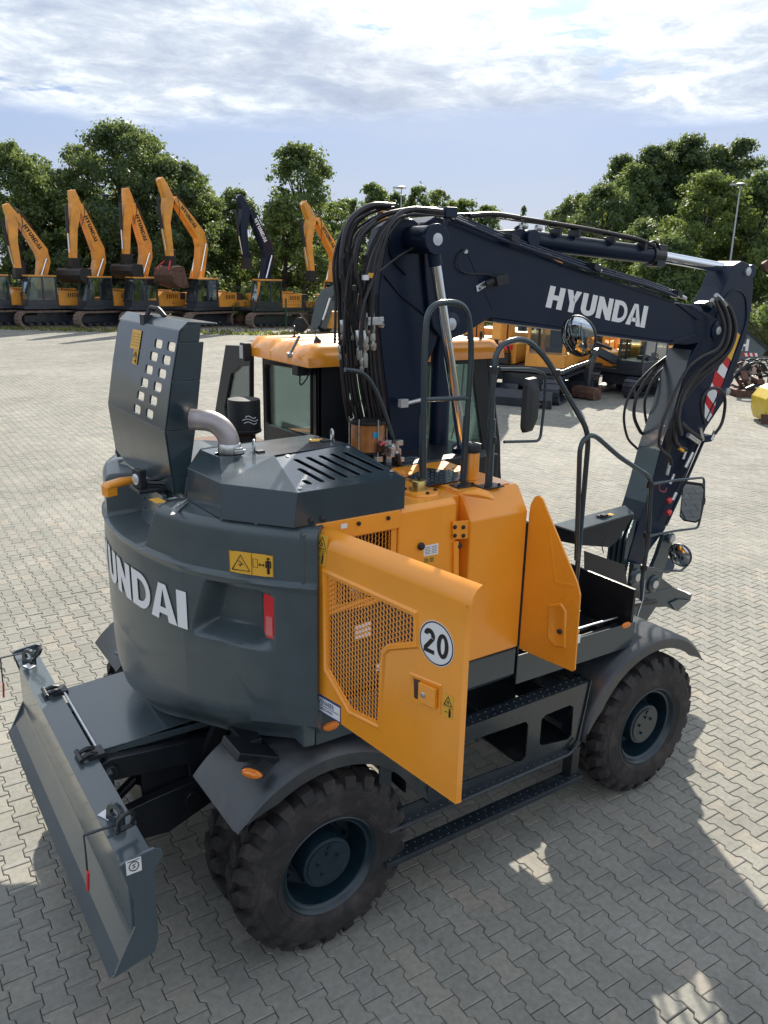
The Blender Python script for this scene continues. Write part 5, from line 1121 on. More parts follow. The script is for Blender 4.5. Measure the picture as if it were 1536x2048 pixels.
m = MB(); m.prism([PB(q, YB - .006) for q in ((905, 439), (960, 455), (1130, 529), (1349, 602), (1349, 606), (1130, 534), (960, 460), (905, 444))], (0, WB + .012, 0)); m.build('top_flange', NAVY, ubo, 0)
qa, qb, qc, qd = [np.array(PB(q, YB - .002)) for q in ((1091, 614), (1289, 656), (1297, 613), (1101, 571))]
put_word('HYUNDAI', lambda u_, v_: (qa * (1 - u_) + qb * u_) * (1 - v_) + (qd * (1 - u_) + qc * u_) * v_, WHITE, ubo, gap=.075, sub=1)
# small work lamp bracket on the boom
m = MB(); o = V3(PB((962, 573), YB - .004)); m.obox(o, (.040, 0, .018), (0, .004, 0), (-.006, 0, .020)); wb_ = m.build('lamp_plate', ALU, ubo, 0, .004)
m = MB(); m.cyl(PB((972, 568), YB - .03), PB((988, 562), YB - .05), .022, 16); m.build('lamp_barrel', PLAST, ubo, 40)
m = MB(); m.obox(V3(PB((1000, 560), YB - .06)), (.05, 0, .01), (0, .03, 0), (-.01, 0, .03)); m.tube([PB(q, YB - .02) for q in ((932, 498), (918, 512), (916, 535), (930, 547), (975, 549), (995, 553))], .006, 6, .04); m.build('boom_lamp', PLAST, ubo, 0, .003)
MB().cyl(PB((932, 503), YB - .001), PB((932, 503), YB - .02), .014, 10).build('hose_clip', STEEL, ubo, 40)
for q in ((960, 577), (968, 570)): MB().cyl(PB(q, YB - .008), PB(q, YB - .014), .008, 8).build('bolt', INK, wb_, 0)
MB().tube([PB(q, YB - .001) for q in ((935, 508), (985, 620))], .0022, 5).build('grease_line', NAVY, ubo, 0)
# ---- steel pipes along the boom
def ptube(pts, y, r_, mt=HOSE, name='hydraulic_pipe', fil=.08, n=8, parent=EX): return MB().tube([PY(*q[:2], q[2] if len(q) > 2 else y) for q in pts], r_, n, fil, steps=6).build(name, mt, parent, 60)
for k in range(3): ptube([(893 + 3 * k, 432 - 3 * k), (1000, 478 - 5 * k), (1180, 540 - 5 * k), (1290, 570 - 4 * k), (1352, 592 - 4 * k)], -.19 + .055 * k, .0125, NAVY, parent=ubo)
for (q, w_) in (((1182, 535), .07), ((1022, 478), .05), ((1352, 588), .05)):
    o = V3(PY(*q, -.15)); MB().obox(o, (.035, 0, -.012), (0, w_, 0), (.004, 0, .022)).build('pipe_clamp', BLACK, ubo, 0, .003)
for q in ((1190, 536), (1362, 592), (892, 428)): o = V3(PY(*q, -.19)); MB().cyl(o, o + V3((.06, 0, -.02)), .017, 10).build('pipe_fitting', STEEL, ubo, 40)
ptube([(1000, 470), (1060, 497), (1120, 515), (1150, 530)], -.10, .007, STEEL, parent=ubo); ptube([(1230, 545), (1260, 565), (1300, 582), (1340, 590)], -.12, .008, HOSE, parent=ubo)
# ---- arm cylinder on top of the boom
ya = .02; b0 = V3(PY(1045, 478, ya)); b1 = V3(PY(1316, 512, ya)); b2 = V3(PY(1484, 543, ya)); db = unit(b1 - b0)
MB().cyl(b0 + db * .04, b1 - db * .06, .068, 32).build('arm_cylinder', NAVY, EX, 50)
m = MB(); m.cyl(b1 - db * .12, b1 + db * .02, .080, 28); m.obox(b1 - db * .03, db * .05, (0, .07, 0), np.cross(db, (0, 1, 0)) * .085); m.build('cylinder_head', BLACK, EX, 0, .006)
MB().cyl(b1, b2, .044, 28).build('arm_rod', CHROME, EX, 60)
m = MB(); m.cyl(b2 + V3((0, -.10, 0)), b2 + V3((0, .10, 0)), .06, 24); m.build('rod_eye', NAVY, EX, 40, .004)
m = MB(); m.cyl(b0 + V3((0, -.12, 0)), b0 + V3((0, .12, 0)), .06, 24); m.prism([PY(*q, ya - .08) for q in ((1010, 500), (1020, 460), (1050, 458), (1068, 520))], (0, .16, 0)); m.build('cylinder_bracket', NAVY, ubo, 0, .006)
for k in range(3): ptube([(905 + 12 * k, 430), (985, 433 - 3 * k), (1075, 445 - 2 * k), (1180, 462 - 2 * k), (1280, 482 - 2 * k), (1310, 492)], .0 - .035 * k, .013, HOSE, 'hose', .1)
ptube([(940, 432), (985, 427), (1040, 436)], -.09, .017, HOSE, 'hose', .1)
for q in ((1043, 450), (1072, 455), (1000, 430)): o = V3(PY(*q, -.08)); MB().cyl(o, o + V3((.05, 0, -.008)), .018, 12).build('hose_fitting', STEEL, EX, 40)
for q in ((1110, 463), (1148, 465), (1218, 480), (1280, 492)): o = V3(PY(*q, -.02)); MB().box(tuple(o - V3((.012, .06, .035))), tuple(o + V3((.012, .05, .02)))).build('hose_clip', BLACK, EX, 0, .003)
for i in range(4): ptube([(1298 + 3 * i, 486 + i), (1312, 480 + 2 * i), (1322 - 2 * i, 500)], -.08 + .04 * i, .007, HOSE, 'hose', .05)
# ---- arm (stick)
ar = [(1467, 531), (1484, 522), (1498, 527), (1506, 545), (1507, 575), (1503, 620), (1494, 672), (1474, 730), (1462, 770), (1450, 800), (1430, 830), (1412, 857), (1370, 960), (1345, 1020), (1330, 1060), (1300, 1100), (1288, 1128), (1270, 1140), (1256, 1120), (1262, 1098), (1306, 960), (1322, 900), (1352, 812), (1378, 721), (1395, 690), (1422, 625), (1450, 574)]
YA = -.115; m = MB(); m.prism([PB(q, YA) for q in ar], (0, .235, 0)); armo = m.build('arm', NAVY, EX, 0, .008, 3)
# paler sheet painting in the bright light on the arm's rear face
rf = [(1400, 660), (1385, 700), (1378, 721), (1352, 812), (1322, 900), (1306, 960), (1270, 1085)]
rfp = [V3(PB(q, YA)) - V3((.006, 0, 0)) for q in rf]; m = MB()
for a, b in zip(rfp[1:-1], rfp[2:]): m.prism([a + V3((0, .004, 0)), b + V3((0, .004, 0)), b + V3((0, .230, 0)), a + V3((0, .230, 0))], (-.004, 0, 0))
m.build('arm_lit_face', SLATE, armo, 0)
m = MB(); e0 = V3(PB((1262, 1070), YA)) - V3((.02, 0, 0)); e1_ = V3(PB((1256, 1112), YA)) - V3((.01, 0, 0)); e00 = V3(PB((1274, 1040), YA)) - V3((.02, 0, 0))
for k in range(4): y = .01 + .055 * k; m.prism([e00 + V3((-.004, y, 0)), e0 + V3((-.02, y, -.05)), e1_ + V3((-.03, y, -.25)), e1_ + V3((.02, y, -.27)), e00 + V3((.03, y, 0))], (0, .025, 0))
m.build('wear_ribs', DARK, armo, 0, .004)
MB().tube([PB(q, YA - .004) for q in ((1432, 640), (1445, 600), (1470, 575), (1492, 590), (1494, 640), (1478, 690), (1450, 760), (1412, 840))], .007, 6, .08).build('weld_seam', NAVY, armo, 60)
pin((1494, 543), .036, YA, .0, armo); pin((1453, 783), .034, YA, .0, armo)
m = MB(); yq = YA - .0015
def apoly(pts, mt, nm): MB().prism([PB(q, yq) for q in pts], (0, -.001, 0)).build(nm, mt, armo, 0)
apoly([(1474, 664), (1480, 670), (1462, 722), (1450, 708)], YSTICK, 'yellow_sticker')
apoly([(1450, 708), (1460, 722), (1455, 738), (1443, 724)], RED, 'red_stripe'); apoly([(1443, 724), (1455, 738), (1448, 757), (1434, 744)], WHITE, 'white_stripe')
apoly([(1431, 740), (1434, 745), (1448, 757), (1438, 790), (1424, 765)], RED, 'red_stripe'); apoly([(1424, 765), (1434, 785), (1430, 812), (1414, 790)], WHITE, 'white_stripe')
apoly([(1414, 790), (1430, 812), (1424, 830), (1410, 806)], RED, 'red_stripe'); apoly([(1410, 806), (1424, 830), (1416, 843), (1409, 835)], WHITE, 'white_stripe')
# bright gusset at the boom head
m = MB(); m.prism([PY(*q, .0) for q in ((1388, 606), (1398, 601), (1412, 606), (1408, 618))], (0, -.10, .0)); m.build('head_gusset', SLATE, ubo, 0)
m = MB(); m.cyl(PY(1452, 545, .0), PY(1420, 600, .0), .045, 20); m.build('arm_link', NAVY, EX, 40)
# ---- hoses on the arm side
def ribhose(pts, y, r_, name='ribbed_hose', parent=EX):
    P_ = [V3(PY(*q[:2], q[2] if len(q) > 2 else y)) for q in pts]
    # catmull-rom
    Q = []; E_ = [2 * P_[0] - P_[1]] + P_ + [2 * P_[-1] - P_[-2]]
    for i in range(1, len(E_) - 2):
        for t_ in np.linspace(0, 1, 22, endpoint=False):
            a, b, c, d = E_[i - 1:i + 3]; Q.append(.5 * (2 * b + (c - a) * t_ + (2 * a - 5 * b + 4 * c - d) * t_ ** 2 + (3 * b - a - 3 * c + d) * t_ ** 3))
    Q.append(P_[-1]); L_ = np.r_[0, np.cumsum([np.linalg.norm(Q[i + 1] - Q[i]) for i in range(len(Q) - 1)])]
    n = int(L_[-1] / .006) if name == 'ribbed_hose' else int(L_[-1] / .04) + 4
    s_ = np.linspace(0, L_[-1], n); QQ = [np.array([np.interp(x, L_, [q[k] for q in Q]) for k in range(3)]) for x in s_]
    rr = [r_ * (1.06 if (i // 1) % 2 else .90) for i in range(n)] if name == 'ribbed_hose' else r_
    return MB().tube(QQ, rr, 10).build(name, HOSE, parent, 50 if name == 'ribbed_hose' else 80)
ribhose([(1445, 600), (1463, 625), (1470, 665), (1455, 705), (1420, 735), (1385, 765), (1360, 810), (1350, 870), (1355, 890), (1372, 900)], -.20, .020)
ribhose([(1437, 598), (1452, 625), (1458, 660), (1445, 700), (1400, 740), (1368, 785), (1356, 835), (1362, 870)], -.24, .020)
ribhose([(1430, 600), (1440, 625), (1448, 660), (1436, 695), (1400, 715), (1370, 745), (1330, 830), (1318, 880), (1322, 898), (1340, 915), (1342, 930)], -.27, .013, 'hose')
ribhose([(1345, 705), (1300, 740), (1262, 785), (1248, 830), (1255, 875), (1275, 898)], .13, .011, 'hose')
ribhose([(1340, 712), (1305, 745), (1275, 790), (1268, 830), (1280, 862), (1288, 868)], .12, .015)
ribhose([(1343, 722), (1310, 755), (1290, 800), (1293, 845), (1305, 868)], .14, .012, 'hose')
for j in range(5):
    ribhose([(1438 + 3 * j, 596 + 2 * j), (1456 + 2 * j, 628), (1462 + 2 * j, 668), (1448, 708 + 3 * j), (1405, 738 + 5 * j), (1374 - 2 * j, 780 + 6 * j), (1350 - 3 * j, 850), (1340 - 2 * j, 905 + 8 * j)], -.17 - .01 * j, .007, 'hose')
ribhose([(1410, 850), (1402, 810), (1410, 786), (1428, 776), (1446, 786), (1450, 810), (1444, 845), (1430, 868)], -.22, .014)
ribhose([(1362, 845), (1380, 862), (1395, 872), (1402, 880)], -.20, .018, 'hose')
for a, b, r_ in (((1376, 870), (1398, 885), .022), ((1400, 855), (1405, 880), .018), ((1430, 862), (1422, 880), .016), ((1340, 925), (1334, 950), .015), ((1372, 900), (1366, 918), .014), ((1385, 905), (1370, 935), .018), ((1352, 985), (1345, 1000), .016), ((1432, 590), (1452, 610), .02), ((1424, 600), (1440, 618), .02), ((1348, 948), (1340, 968), .012)):
    MB().cyl(PY(*a, -.20), PY(*b, -.20), r_, 12).build('hose_fitting', STEEL, armo, 40)
m = MB(); m.tube([PB(q, YA - .05) for q in ((1412, 870), (1362, 985), (1332, 1050))], .014, 8); m.tube([PB(q, YA - .05) for q in ((1404, 872), (1350, 985))], .012, 8); m.obox(V3(PB((1408, 876), YA - .05)), (.06, 0, .0), (0, .04, 0), (0, 0, .03)); m.build('arm_pipes', NAVY, armo, 40)
for q in ((1338, 998), (1337, 1022)): o = V3(PY(*q, -.20)); MB().lathe([(.024, 0), (.026, .02), (.026, .04), (.015, .05), (0, .05)], o - V3((0, 0, .02)), (-.5, -.5, .4), 16).build('red_coupling_cap', RED, armo, 40)
ptube([(1320, 968), (1318, 980), (1330, 985), (1334, 975)], -.2, .004, RED, 'cap_strap', .02, 6, armo)
MB().obox(V3(PY(1362, 899, -.21)), (.03, 0, -.015), (0, .014, 0), (0, 0, .012)).build('yellow_tag', YSTICK, armo, 0)
# ---- bucket links and quick coupler
m = MB(); yl = -.17
for yy in (-.16, .12):
    m.prism([PY(*q, yy) for q in ((1345, 1064), (1352, 1076), (1345, 1088), (1318, 1175), (1300, 1188), (1292, 1165), (1315, 1110), (1328, 1070))], (0, .04, 0))
m.build('bucket_link', DARK, EX, 0, .005)
m = MB()
for yy in (-.19, .14): m.prism([PY(*q, yy) for q in ((1268, 1128), (1290, 1130), (1345, 1172), (1348, 1182), (1300, 1192), (1285, 1230), (1255, 1235), (1262, 1180))], (0, .05, 0))
m.prism([PY(*q, -.2) for q in ((1288, 1188), (1347, 1175), (1372, 1185), (1384, 1192), (1380, 1203), (1352, 1222), (1334, 1214), (1312, 1215), (1290, 1248), (1272, 1250))], (0, .42, 0)); qc_ = m.build('quick_coupler', DARK, EX, 0, .006)
for q, r_, bo in (((1274, 1154), .036, .075), ((1309, 1168), .036, .080), ((1343, 1077), .036, .05)):
    p = V3(PY(*q, -.205)); MB().lathe([(bo, -.02), (bo, .0), (bo * .9, .006)], p, (0, -1, 0), 28).build('pin_boss', DARK, qc_, 40); MB().lathe([(r_, .0), (r_, .016), (.008, .018), (0, .016)], p, (0, -1, 0), 24).build('pin_cap', ALU, qc_, 40)
m = MB(); o = V3(PY(1330, 1130, -.10)); m.lathe([(.072, 0), (.072, .045)], o, (-.3, -.9, .2), 26, cap=True); m.build('hook_ring', DARK, qc_, 40, .006)
MB().box(tuple(V3(PY(1378, 1192, -.18)) - V3((.06, .0, .02))), tuple(V3(PY(1378, 1192, -.18)) + V3((.05, .16, .012)))).build('coupler_jaw', PIPE, qc_, 0, .006)
m = MB(); m.prism([PY(*q, -.21) for q in ((1339, 1206), (1356, 1198), (1380, 1200), (1352, 1222))], (0, -.01, 0)); m.build('jaw_plate', SLATE, qc_, 0)
# ---- hose bundle arching over the lower boom
rngh = random.Random(5)
top = [(760, 412), (772, 418), (800, 426), (842, 422), (880, 430)]
fans = [ # lists of points (px,py,y)
 ([(884, 424), (820, 420), (790, 440), (760, 490), (745, 560), (741, 640), (741, 660)], -.24, .020),
 ([(870, 421), (815, 425), (775, 460), (752, 510), (735, 580), (732, 660)], -.20, .022),
 ([(780, 411), (740, 412), (702, 440), (688, 480), (684, 540), (700, 620), (715, 680)], -.14, .018),
 ([(790, 412), (748, 418), (712, 445), (696, 500), (696, 600), (700, 700)], -.05, .019),
 ([(820, 418), (765, 432), (722, 470), (708, 530), (705, 620), (706, 690)], -.02, .016),
 ([(830, 418), (780, 440), (745, 490), (725, 560), (716, 640), (714, 700)], -.10, .012),
 ([(770, 414), (720, 428), (682, 470), (674, 530), (678, 600), (680, 690)], -.02, .013),
 ([(775, 414), (730, 432), (690, 480), (686, 560), (688, 690)], .06, .011),
 ([(765, 425), (735, 460), (700, 540), (690, 620), (690, 690)], -.16, .008),
 ([(750, 440), (720, 480), (712, 540), (735, 620), (727, 690)], -.22, .012),
 ([(805, 430), (770, 470), (755, 530), (728, 610), (722, 700)], -.26, .010),
 ([(760, 430), (715, 470), (700, 520), (697, 560), (694, 690)], .10, .016)]
for pts, y, r_ in fans: ribhose(pts, y, r_, 'hose')
for j in range(12):      # thinner lines woven through the bundle
    pts, y, r_ = fans[(j * 5) % len(fans)]; dx, dy_ = rngh.uniform(-14, 14), rngh.uniform(-5, 9)
    ribhose([(a + dx * (i / len(pts)) + rngh.uniform(-5, 5), b + dy_ + rngh.uniform(-4, 4)) for i, (a, b) in enumerate(pts)], y + rngh.uniform(-.05, .05), rngh.uniform(.005, .009), 'hose')
for j in range(10):
    x = rngh.uniform(683, 745); yy_ = rngh.uniform(500, 625); o = V3(PY(x, yy_, rngh.uniform(-.24, -.08))); MB().cyl(o, o + V3((.0, 0, .03)), rngh.uniform(.012, .022), 10).build('cable_tie', INK, EX, 40)
# fittings row and lower hoses
for i, (x, y0, y1, r_) in enumerate(((684, 640, 690, .014), (694, 690, 730, .013), (706, 640, 690, .017), (704, 690, 720, .015), (716, 660, 720, .017), (727, 660, 735, .016), (742, 620, 665, .020), (733, 625, 665, .019), (744, 665, 700, .021), (731, 672, 700, .018), (762, 633, 655, .017), (679, 690, 720, .012), (722, 715, 745, .012), (741, 545, 575, .012))):
    yy = -.22 if x > 712 else -.10
    o0, o1 = V3(PY(x, y0, yy)), V3(PY(x + (y1 - y0) * .06, y1, yy)); m = MB(); L_ = np.linalg.norm(o1 - o0)
    m.lathe([(r_ * .8, 0), (r_, .004), (r_, L_ * .45), (r_ * .7, L_ * .5), (r_ * .7, L_ * .6), (r_ * 1.1, L_ * .62), (r_ * 1.1, L_ * .85), (r_ * .8, L_)], o0, o1 - o0, 12); m.build('hose_fitting', STEEL, EX, 40)
for (x, y, c) in ((684, 551, YSTICK), (743, 551, YSTICK), (731, 555, WHITE)): MB().cyl(PY(x, y - 5, -.245 if x > 700 else -.0), PY(x, y + 5, -.245 if x > 700 else -.0), .0225, 14).build('hose_band', c, EX, 40)
MB().obox(V3(PY(748, 642, -.24)), (.055, 0, 0), (0, .02, 0), (0, 0, .024)).build('fitting_block', STEEL, EX, 0, .004)
for i in range(11):
    x = 680 + 6.5 * i; yy = -.10 - .012 * i
    ribhose([(x, 680, yy), (x + 6, 760, yy), (x + 16 + 2 * i * .3, 830, yy), (x + 38 - i, 900, yy + .03)], 0, .009 + .004 * (i % 3 == 0), 'hose')
for i in range(5):
    x = 722 + 8 * i; ptube([(x, 700), (x + 8, 780), (x + 22, 860), (x + 40, 935)], -.20, .010, HOSE, 'hose', .1)
ptube([(690, 739), (730, 745), (757, 790), (778, 850), (792, 900), (800, 925), (830, 940)], -.30, .0145, DARK, 'hose_guard_rail', .10, 12)
m = MB(); o = V3(PY(806, 805, -.16)); m.box(tuple(o - V3((.035, .03, .03))), tuple(o + V3((.025, .01, .025)))); m.tube([PY(808, 808, -.17), PY(845, 799, -.17)], .014, 10); m.build('sensor_block', ALU, lbo, 30, .004)
# reservoir, manifold and hoses on the deck
rc = V3((-.44, -.22, 2.545)); m = MB(); m.lathe([(.108, 0), (.108, .17)], rc, (0, 0, 1), 36); rs_ = m.build('reservoir', AMBER, EX, 40)
m = MB(); m.lathe([(.116, .168), (.118, .172), (.116, .186), (.05, .190), (.03, .198), (0, .198)], rc, (0, 0, 1), 36); m.lathe([(.112, -.012), (.112, 0)], rc, (0, 0, 1), 36); m.build('reservoir_lid', INK, rs_, 40)
for k in range(6): a = .5 + k * 1.047; MB().cyl(rc + V3((.118 * math.cos(a), .118 * math.sin(a), -.02)), rc + V3((.118 * math.cos(a), .118 * math.sin(a), .205)), .005, 8).build('tie_rod', STEEL, rs_, 40)
o = V3(PY(742, 867, -.322)); MB().obox(rc + V3((-.01, -.1105, .11)), (.025, 0, 0), (0, .001, 0), (0, 0, .018)).build('blue_tag', BLUE, rs_, 0)
m = MB(); m.cyl(rc - V3((0, 0, .10)), rc, .04, 14); m.build('reservoir_stand', INK, EX, 40)
m = MB(); o = V3(PY(768, 905, -.35))
for k in range(9): p = o + V3((rngh.uniform(-.10, .10), rngh.uniform(-.06, .06), rngh.uniform(-.05, .06))); m.obox(p, (rngh.uniform(.012, .03), 0, 0), (0, rngh.uniform(.01, .025), 0), (0, 0, rngh.uniform(.012, .03)))
m.build('valve_manifold', STEEL, EX, 0, .003)
for k in range(7): p = o + V3((rngh.uniform(-.12, .12), rngh.uniform(-.08, .04), rngh.uniform(-.03, .05))); MB().cyl(p, p + V3((rngh.uniform(-.03, .03), rngh.uniform(-.03, .03), .05)), .010, 8).build('valve_port', INK if k % 2 else STEEL, EX, 40)
MB().cyl(PY(762, 893, -.38), PY(768, 884, -.38), .014, 10).build('red_plug', RED, EX, 40)
MB().obox(V3(PY(792, 903, -.38)), (.022, 0, 0), (0, .02, 0), (0, 0, .022)).build('junction_block', PIPE, EX, 0, .003)
for k in range(4): ptube([(800, 925 + 4 * k), (815, 915 + 5 * k), (835, 918 + 6 * k), (845, 930 + 4 * k)], -.32 - .03 * k, .013, RIM, 'hose', .05)
ptube([(795, 908), (798, 930), (815, 943), (842, 942)], -.42, .017, HOSE, 'hose', .08)
for k in range(6): ptube([(700 + 12 * k, 800), (715 + 12 * k, 850), (745 + 10 * k, 900)], -.16, .008, HOSE, 'hose', .1)
m = MB(); m.box((-.62, -.42, 2.42), (.32, .30, 2.47)); m.box((-.05, -.3, 2.0), (.6, .34, 2.42)); m.build('deck_top', BLACK, EX, 0, .01)
m = MB(); m.prism([(.05, -.24, 1.46), (.95, -.24, 1.46), (.75, -.24, 2.1), (.45, -.24, 2.45), (-.1, -.24, 2.45)], (0, .05, 0)); m.prism([(.05, .24, 1.46), (.95, .24, 1.46), (.75, .24, 2.1), (.45, .24, 2.45), (-.1, .24, 2.45)], (0, .05, 0)); m.build('boom_bracket', NAVY, EX, 0, .01)
# ================================================================== excavators parked along the far edge
def offset_poly(cl, ws):     # centreline (x,z) with widths -> outline
    c = [np.array(p, float) for p in cl]; L_, R__ = [], []
    for i, p in enumerate(c):
        t_ = c[min(i + 1, len(c) - 1)] - c[max(i - 1, 0)]; t_ /= np.linalg.norm(t_); n_ = np.array([-t_[1], t_[0]])
        L_.append(p + n_ * ws[i] / 2); R__.append(p - n_ * ws[i] / 2)
    return L_ + R__[::-1]
def track_mb(L_, H_, y0, wd, step=.2, fx=0.0):
    m = MB(); r_ = H_ / 2; a_ = L_ / 2 - r_; per = []
    n = 10
    for i in range(n + 1): t_ = -math.pi / 2 + math.pi * i / n; per.append((a_ + r_ * math.cos(t_) * .98, r_ + r_ * math.sin(t_)))
    for i in range(n + 1): t_ = math.pi / 2 + math.pi * i / n; per.append((-a_ + r_ * math.cos(t_) * .98, r_ + r_ * math.sin(t_)))
    inner = [(x * .93, r_ + (z - r_) * .84) for x, z in per]
    for i in range(len(per)):
        j = (i + 1) % len(per); p, q, r2, s2 = per[i], per[j], inner[j], inner[i]
        m.prism([(p[0], y0, p[1]), (q[0], y0, q[1]), (r2[0], y0, r2[1]), (s2[0], y0, s2[1])], (0, wd, 0))
    # grousers
    P_ = [np.array(p) for p in per + per[:1]]; S_ = np.r_[0, np.cumsum([np.linalg.norm(P_[i + 1] - P_[i]) for i in range(len(P_) - 1)])]
    for s_ in np.arange(0, S_[-1], step):
        x = np.interp(s_, S_, [p[0] for p in P_]); z = np.interp(s_, S_, [p[1] for p in P_]); x2 = np.interp(s_ + .01, S_, [p[0] for p in P_]); z2 = np.interp(s_ + .01, S_, [p[1] for p in P_])
        t_ = unit((x2 - x, 0, z2 - z)); n_ = V3((t_[2], 0, -t_[0])); m.obox(V3((x, y0 + wd / 2, z)) + n_ * .0, t_ * step * .36, (0, wd / 2 + .01, 0), n_ * .028)
    return m
# shared parts of the big crawler, in its own frame (X = its front)
PRT = {}
def big_parts():
    for i, s in enumerate((1, -1)):
        PRT['track%d' % i] = ('track', track_mb(4.5, .95, .85 if s > 0 else -1.5, .65), TRACKM, None)
        m = MB(); m.box((-1.7, .9 * s - .12, .30), (1.7, .9 * s + .12, .70))
        for k in range(7): x = -1.5 + .5 * k; m.cyl((x, (1.52 if s > 0 else -1.52), .18), (x, (.8 if s > 0 else -.8), .18), .12, 10)
        PRT['tf%d' % i] = ('track_frame', m, RUST if i else FARB, None)
    m = MB(); m.box((-.9, -1.0, .50), (.9, 1.0, .85)); m.lathe([(.75, 0), (.75, .3)], (0, 0, .80), (0, 0, 1), 24); PRT['car'] = ('carbody', m, FARB, None)
    m = MB(); m.box((-2.3, -1.35, 1.08), (1.75, 1.35, 1.26)); m.box((-.3, -.30, 1.2), (.75, .30, 1.75)); m.box((-.9, -.44, 1.27), (-.31, .44, 1.95)); PRT['deck'] = ('upper_deck', m, FARB, None)  # last box is a black fill added to stop orange bounce light
    m = MB(); m.prism([(-1.9, .45, 1.27), (-1.9, .45, 2.15), (-.6, .45, 2.15), (-.35, .45, 1.9), (-.35, .45, 1.27)], (0, .93, 0)); PRT['lp'] = ('engine_panel', m, WORN, None)
    m = MB(); m.box((-1.9, -1.38, 1.27), (.65, -.45, 2.1)); m.box((-1.9, -.45, 1.27), (-.9, .45, 2.25)); PRT['rp'] = ('tank_panel', m, WORN, None)
    m = MB(); m.box((-1.75, .55, 2.15), (-.9, 1.2, 2.17)); 
    for k in range(6): m.box((-1.70 + .14 * k, 1.381, 1.75), (-1.64 + .14 * k, 1.39, 2.0))
    PRT['vent'] = ('vent', m, INK, None)
    m = MB(); m.box((.70, -1.36, 1.28), (1.62, -.62, 1.68)); PRT['tb'] = ('tool_box', m, WORN, None)
    m = MB(); m.box((1.63, -1.30, 1.40), (1.645, -1.24, 1.50)); m.box((1.63, -.78, 1.40), (1.645, -.72, 1.50)); PRT['ltc'] = ('box_latch', m, INK, None)
    m = MB(); m.rings([[(-1.9, -1.36, 1.15), (-1.9, 1.36, 1.15), (-1.9, 1.36, 2.1), (-1.9, -1.36, 2.1)], [(-2.5, -1.34, 1.15), (-2.5, 1.34, 1.15), (-2.5, 1.34, 2.1), (-2.5, -1.34, 2.1)], [(-2.85, -.9, 1.25), (-2.85, .9, 1.25), (-2.85, .9, 2.0), (-2.85, -.9, 2.0)]]); PRT['cw'] = ('counterweight', m, FARB, None)
    # cab: pillars, roof, lower panel
    m = MB(); x0, x1, y0, y1 = -.30, 1.55, .42, 1.36
    m.box((x0, y0, 1.27), (x1, y1, 1.62))
    for (x, y, xt) in ((x0 + .04, y0 + .04, x0 + .04), (x0 + .04, y1 - .04, x0 + .04), (x1 - .04, y0 + .04, x1 - .30), (x1 - .04, y1 - .04, x1 - .30), (.55, y1 - .04, .55)): m.beam((x, y, 1.6), (xt, y, 2.93), .09, .09, (0, 1, 0))
    m.box((x0, y0, 2.90), (x1 - .26, y1, 2.97)); PRT['cab'] = ('cab', m, FARB, None)
    m = MB(); m.box((x0 - .03, y0 - .01, 2.96), (x1 - .20, y1 + .01, 3.04)); PRT['roof'] = ('cab_roof', m, WORN, None)
    m = MB(); m.quad((x1 - .02, y0 + .06, 1.62), (x1 - .02, y1 - .06, 1.62), (x1 - .28, y1 - .06, 2.9), (x1 - .28, y0 + .06, 2.9)); PRT['wind'] = ('windscreen', m, GLASSD, None)
    m = MB(); m.quad((x0 + .1, y1 - .03, 1.62), (.5, y1 - .03, 1.62), (.5, y1 - .03, 2.9), (x0 + .1, y1 - .03, 2.9)); m.quad((.6, y1 - .03, 1.62), (x1 - .08, y1 - .03, 1.62), (x1 - .34, y1 - .03, 2.9), (.6, y1 - .03, 2.9)); m.quad((x0 + .02, y0 + .1, 1.62), (x0 + .02, y1 - .1, 1.62), (x0 + .02, y1 - .1, 2.9), (x0 + .02, y0 + .1, 2.9)); m.quad((x0 + .1, y0 + .02, 1.62), (x1 - .1, y0 + .02, 1.62), (x1 - .36, y0 + .02, 2.9), (x0 + .1, y0 + .02, 2.9)); PRT['win'] = ('side_window', m, GLASSD, None)
    m = MB(); m.box((.0, .65, 1.6), (.5, 1.1, 1.95)); m.box((-.1, .65, 1.9), (.05, 1.1, 2.6)); PRT['seat'] = ('seat', m, INK, None)
    m = MB()
    m.tube([(1.45, -1.3, 1.6), (1.5, -1.33, 2.35), (1.2, -1.33, 2.45)], .025, 6, .1); m.tube([(-.2, -1.33, 2.1), (-.2, -1.33, 2.65), (.9, -1.33, 2.65), (.9, -1.33, 2.1)], .02, 6, .1); PRT['rails'] = ('hand_rail', m, FARB, None)
    PRT['mir'] = ('mirror', MB().box((1.42, -1.40, 2.40), (1.47, -1.24, 2.68)), INK, None); PRT['mir2'] = ('mirror', MB().box((1.35, 1.40, 2.35), (1.40, 1.56, 2.63)), INK, None)
big_parts()
MESH = {}
def inst(key, parent):
    nm, m, mt, _ = PRT[key]
    if key not in MESH: o = m.build(nm, mt, parent, 30); MESH[key] = o.data
    else: o = bpy.data.objects.new(nm, MESH[key]); COL.objects.link(o); o.parent = parent
    return o
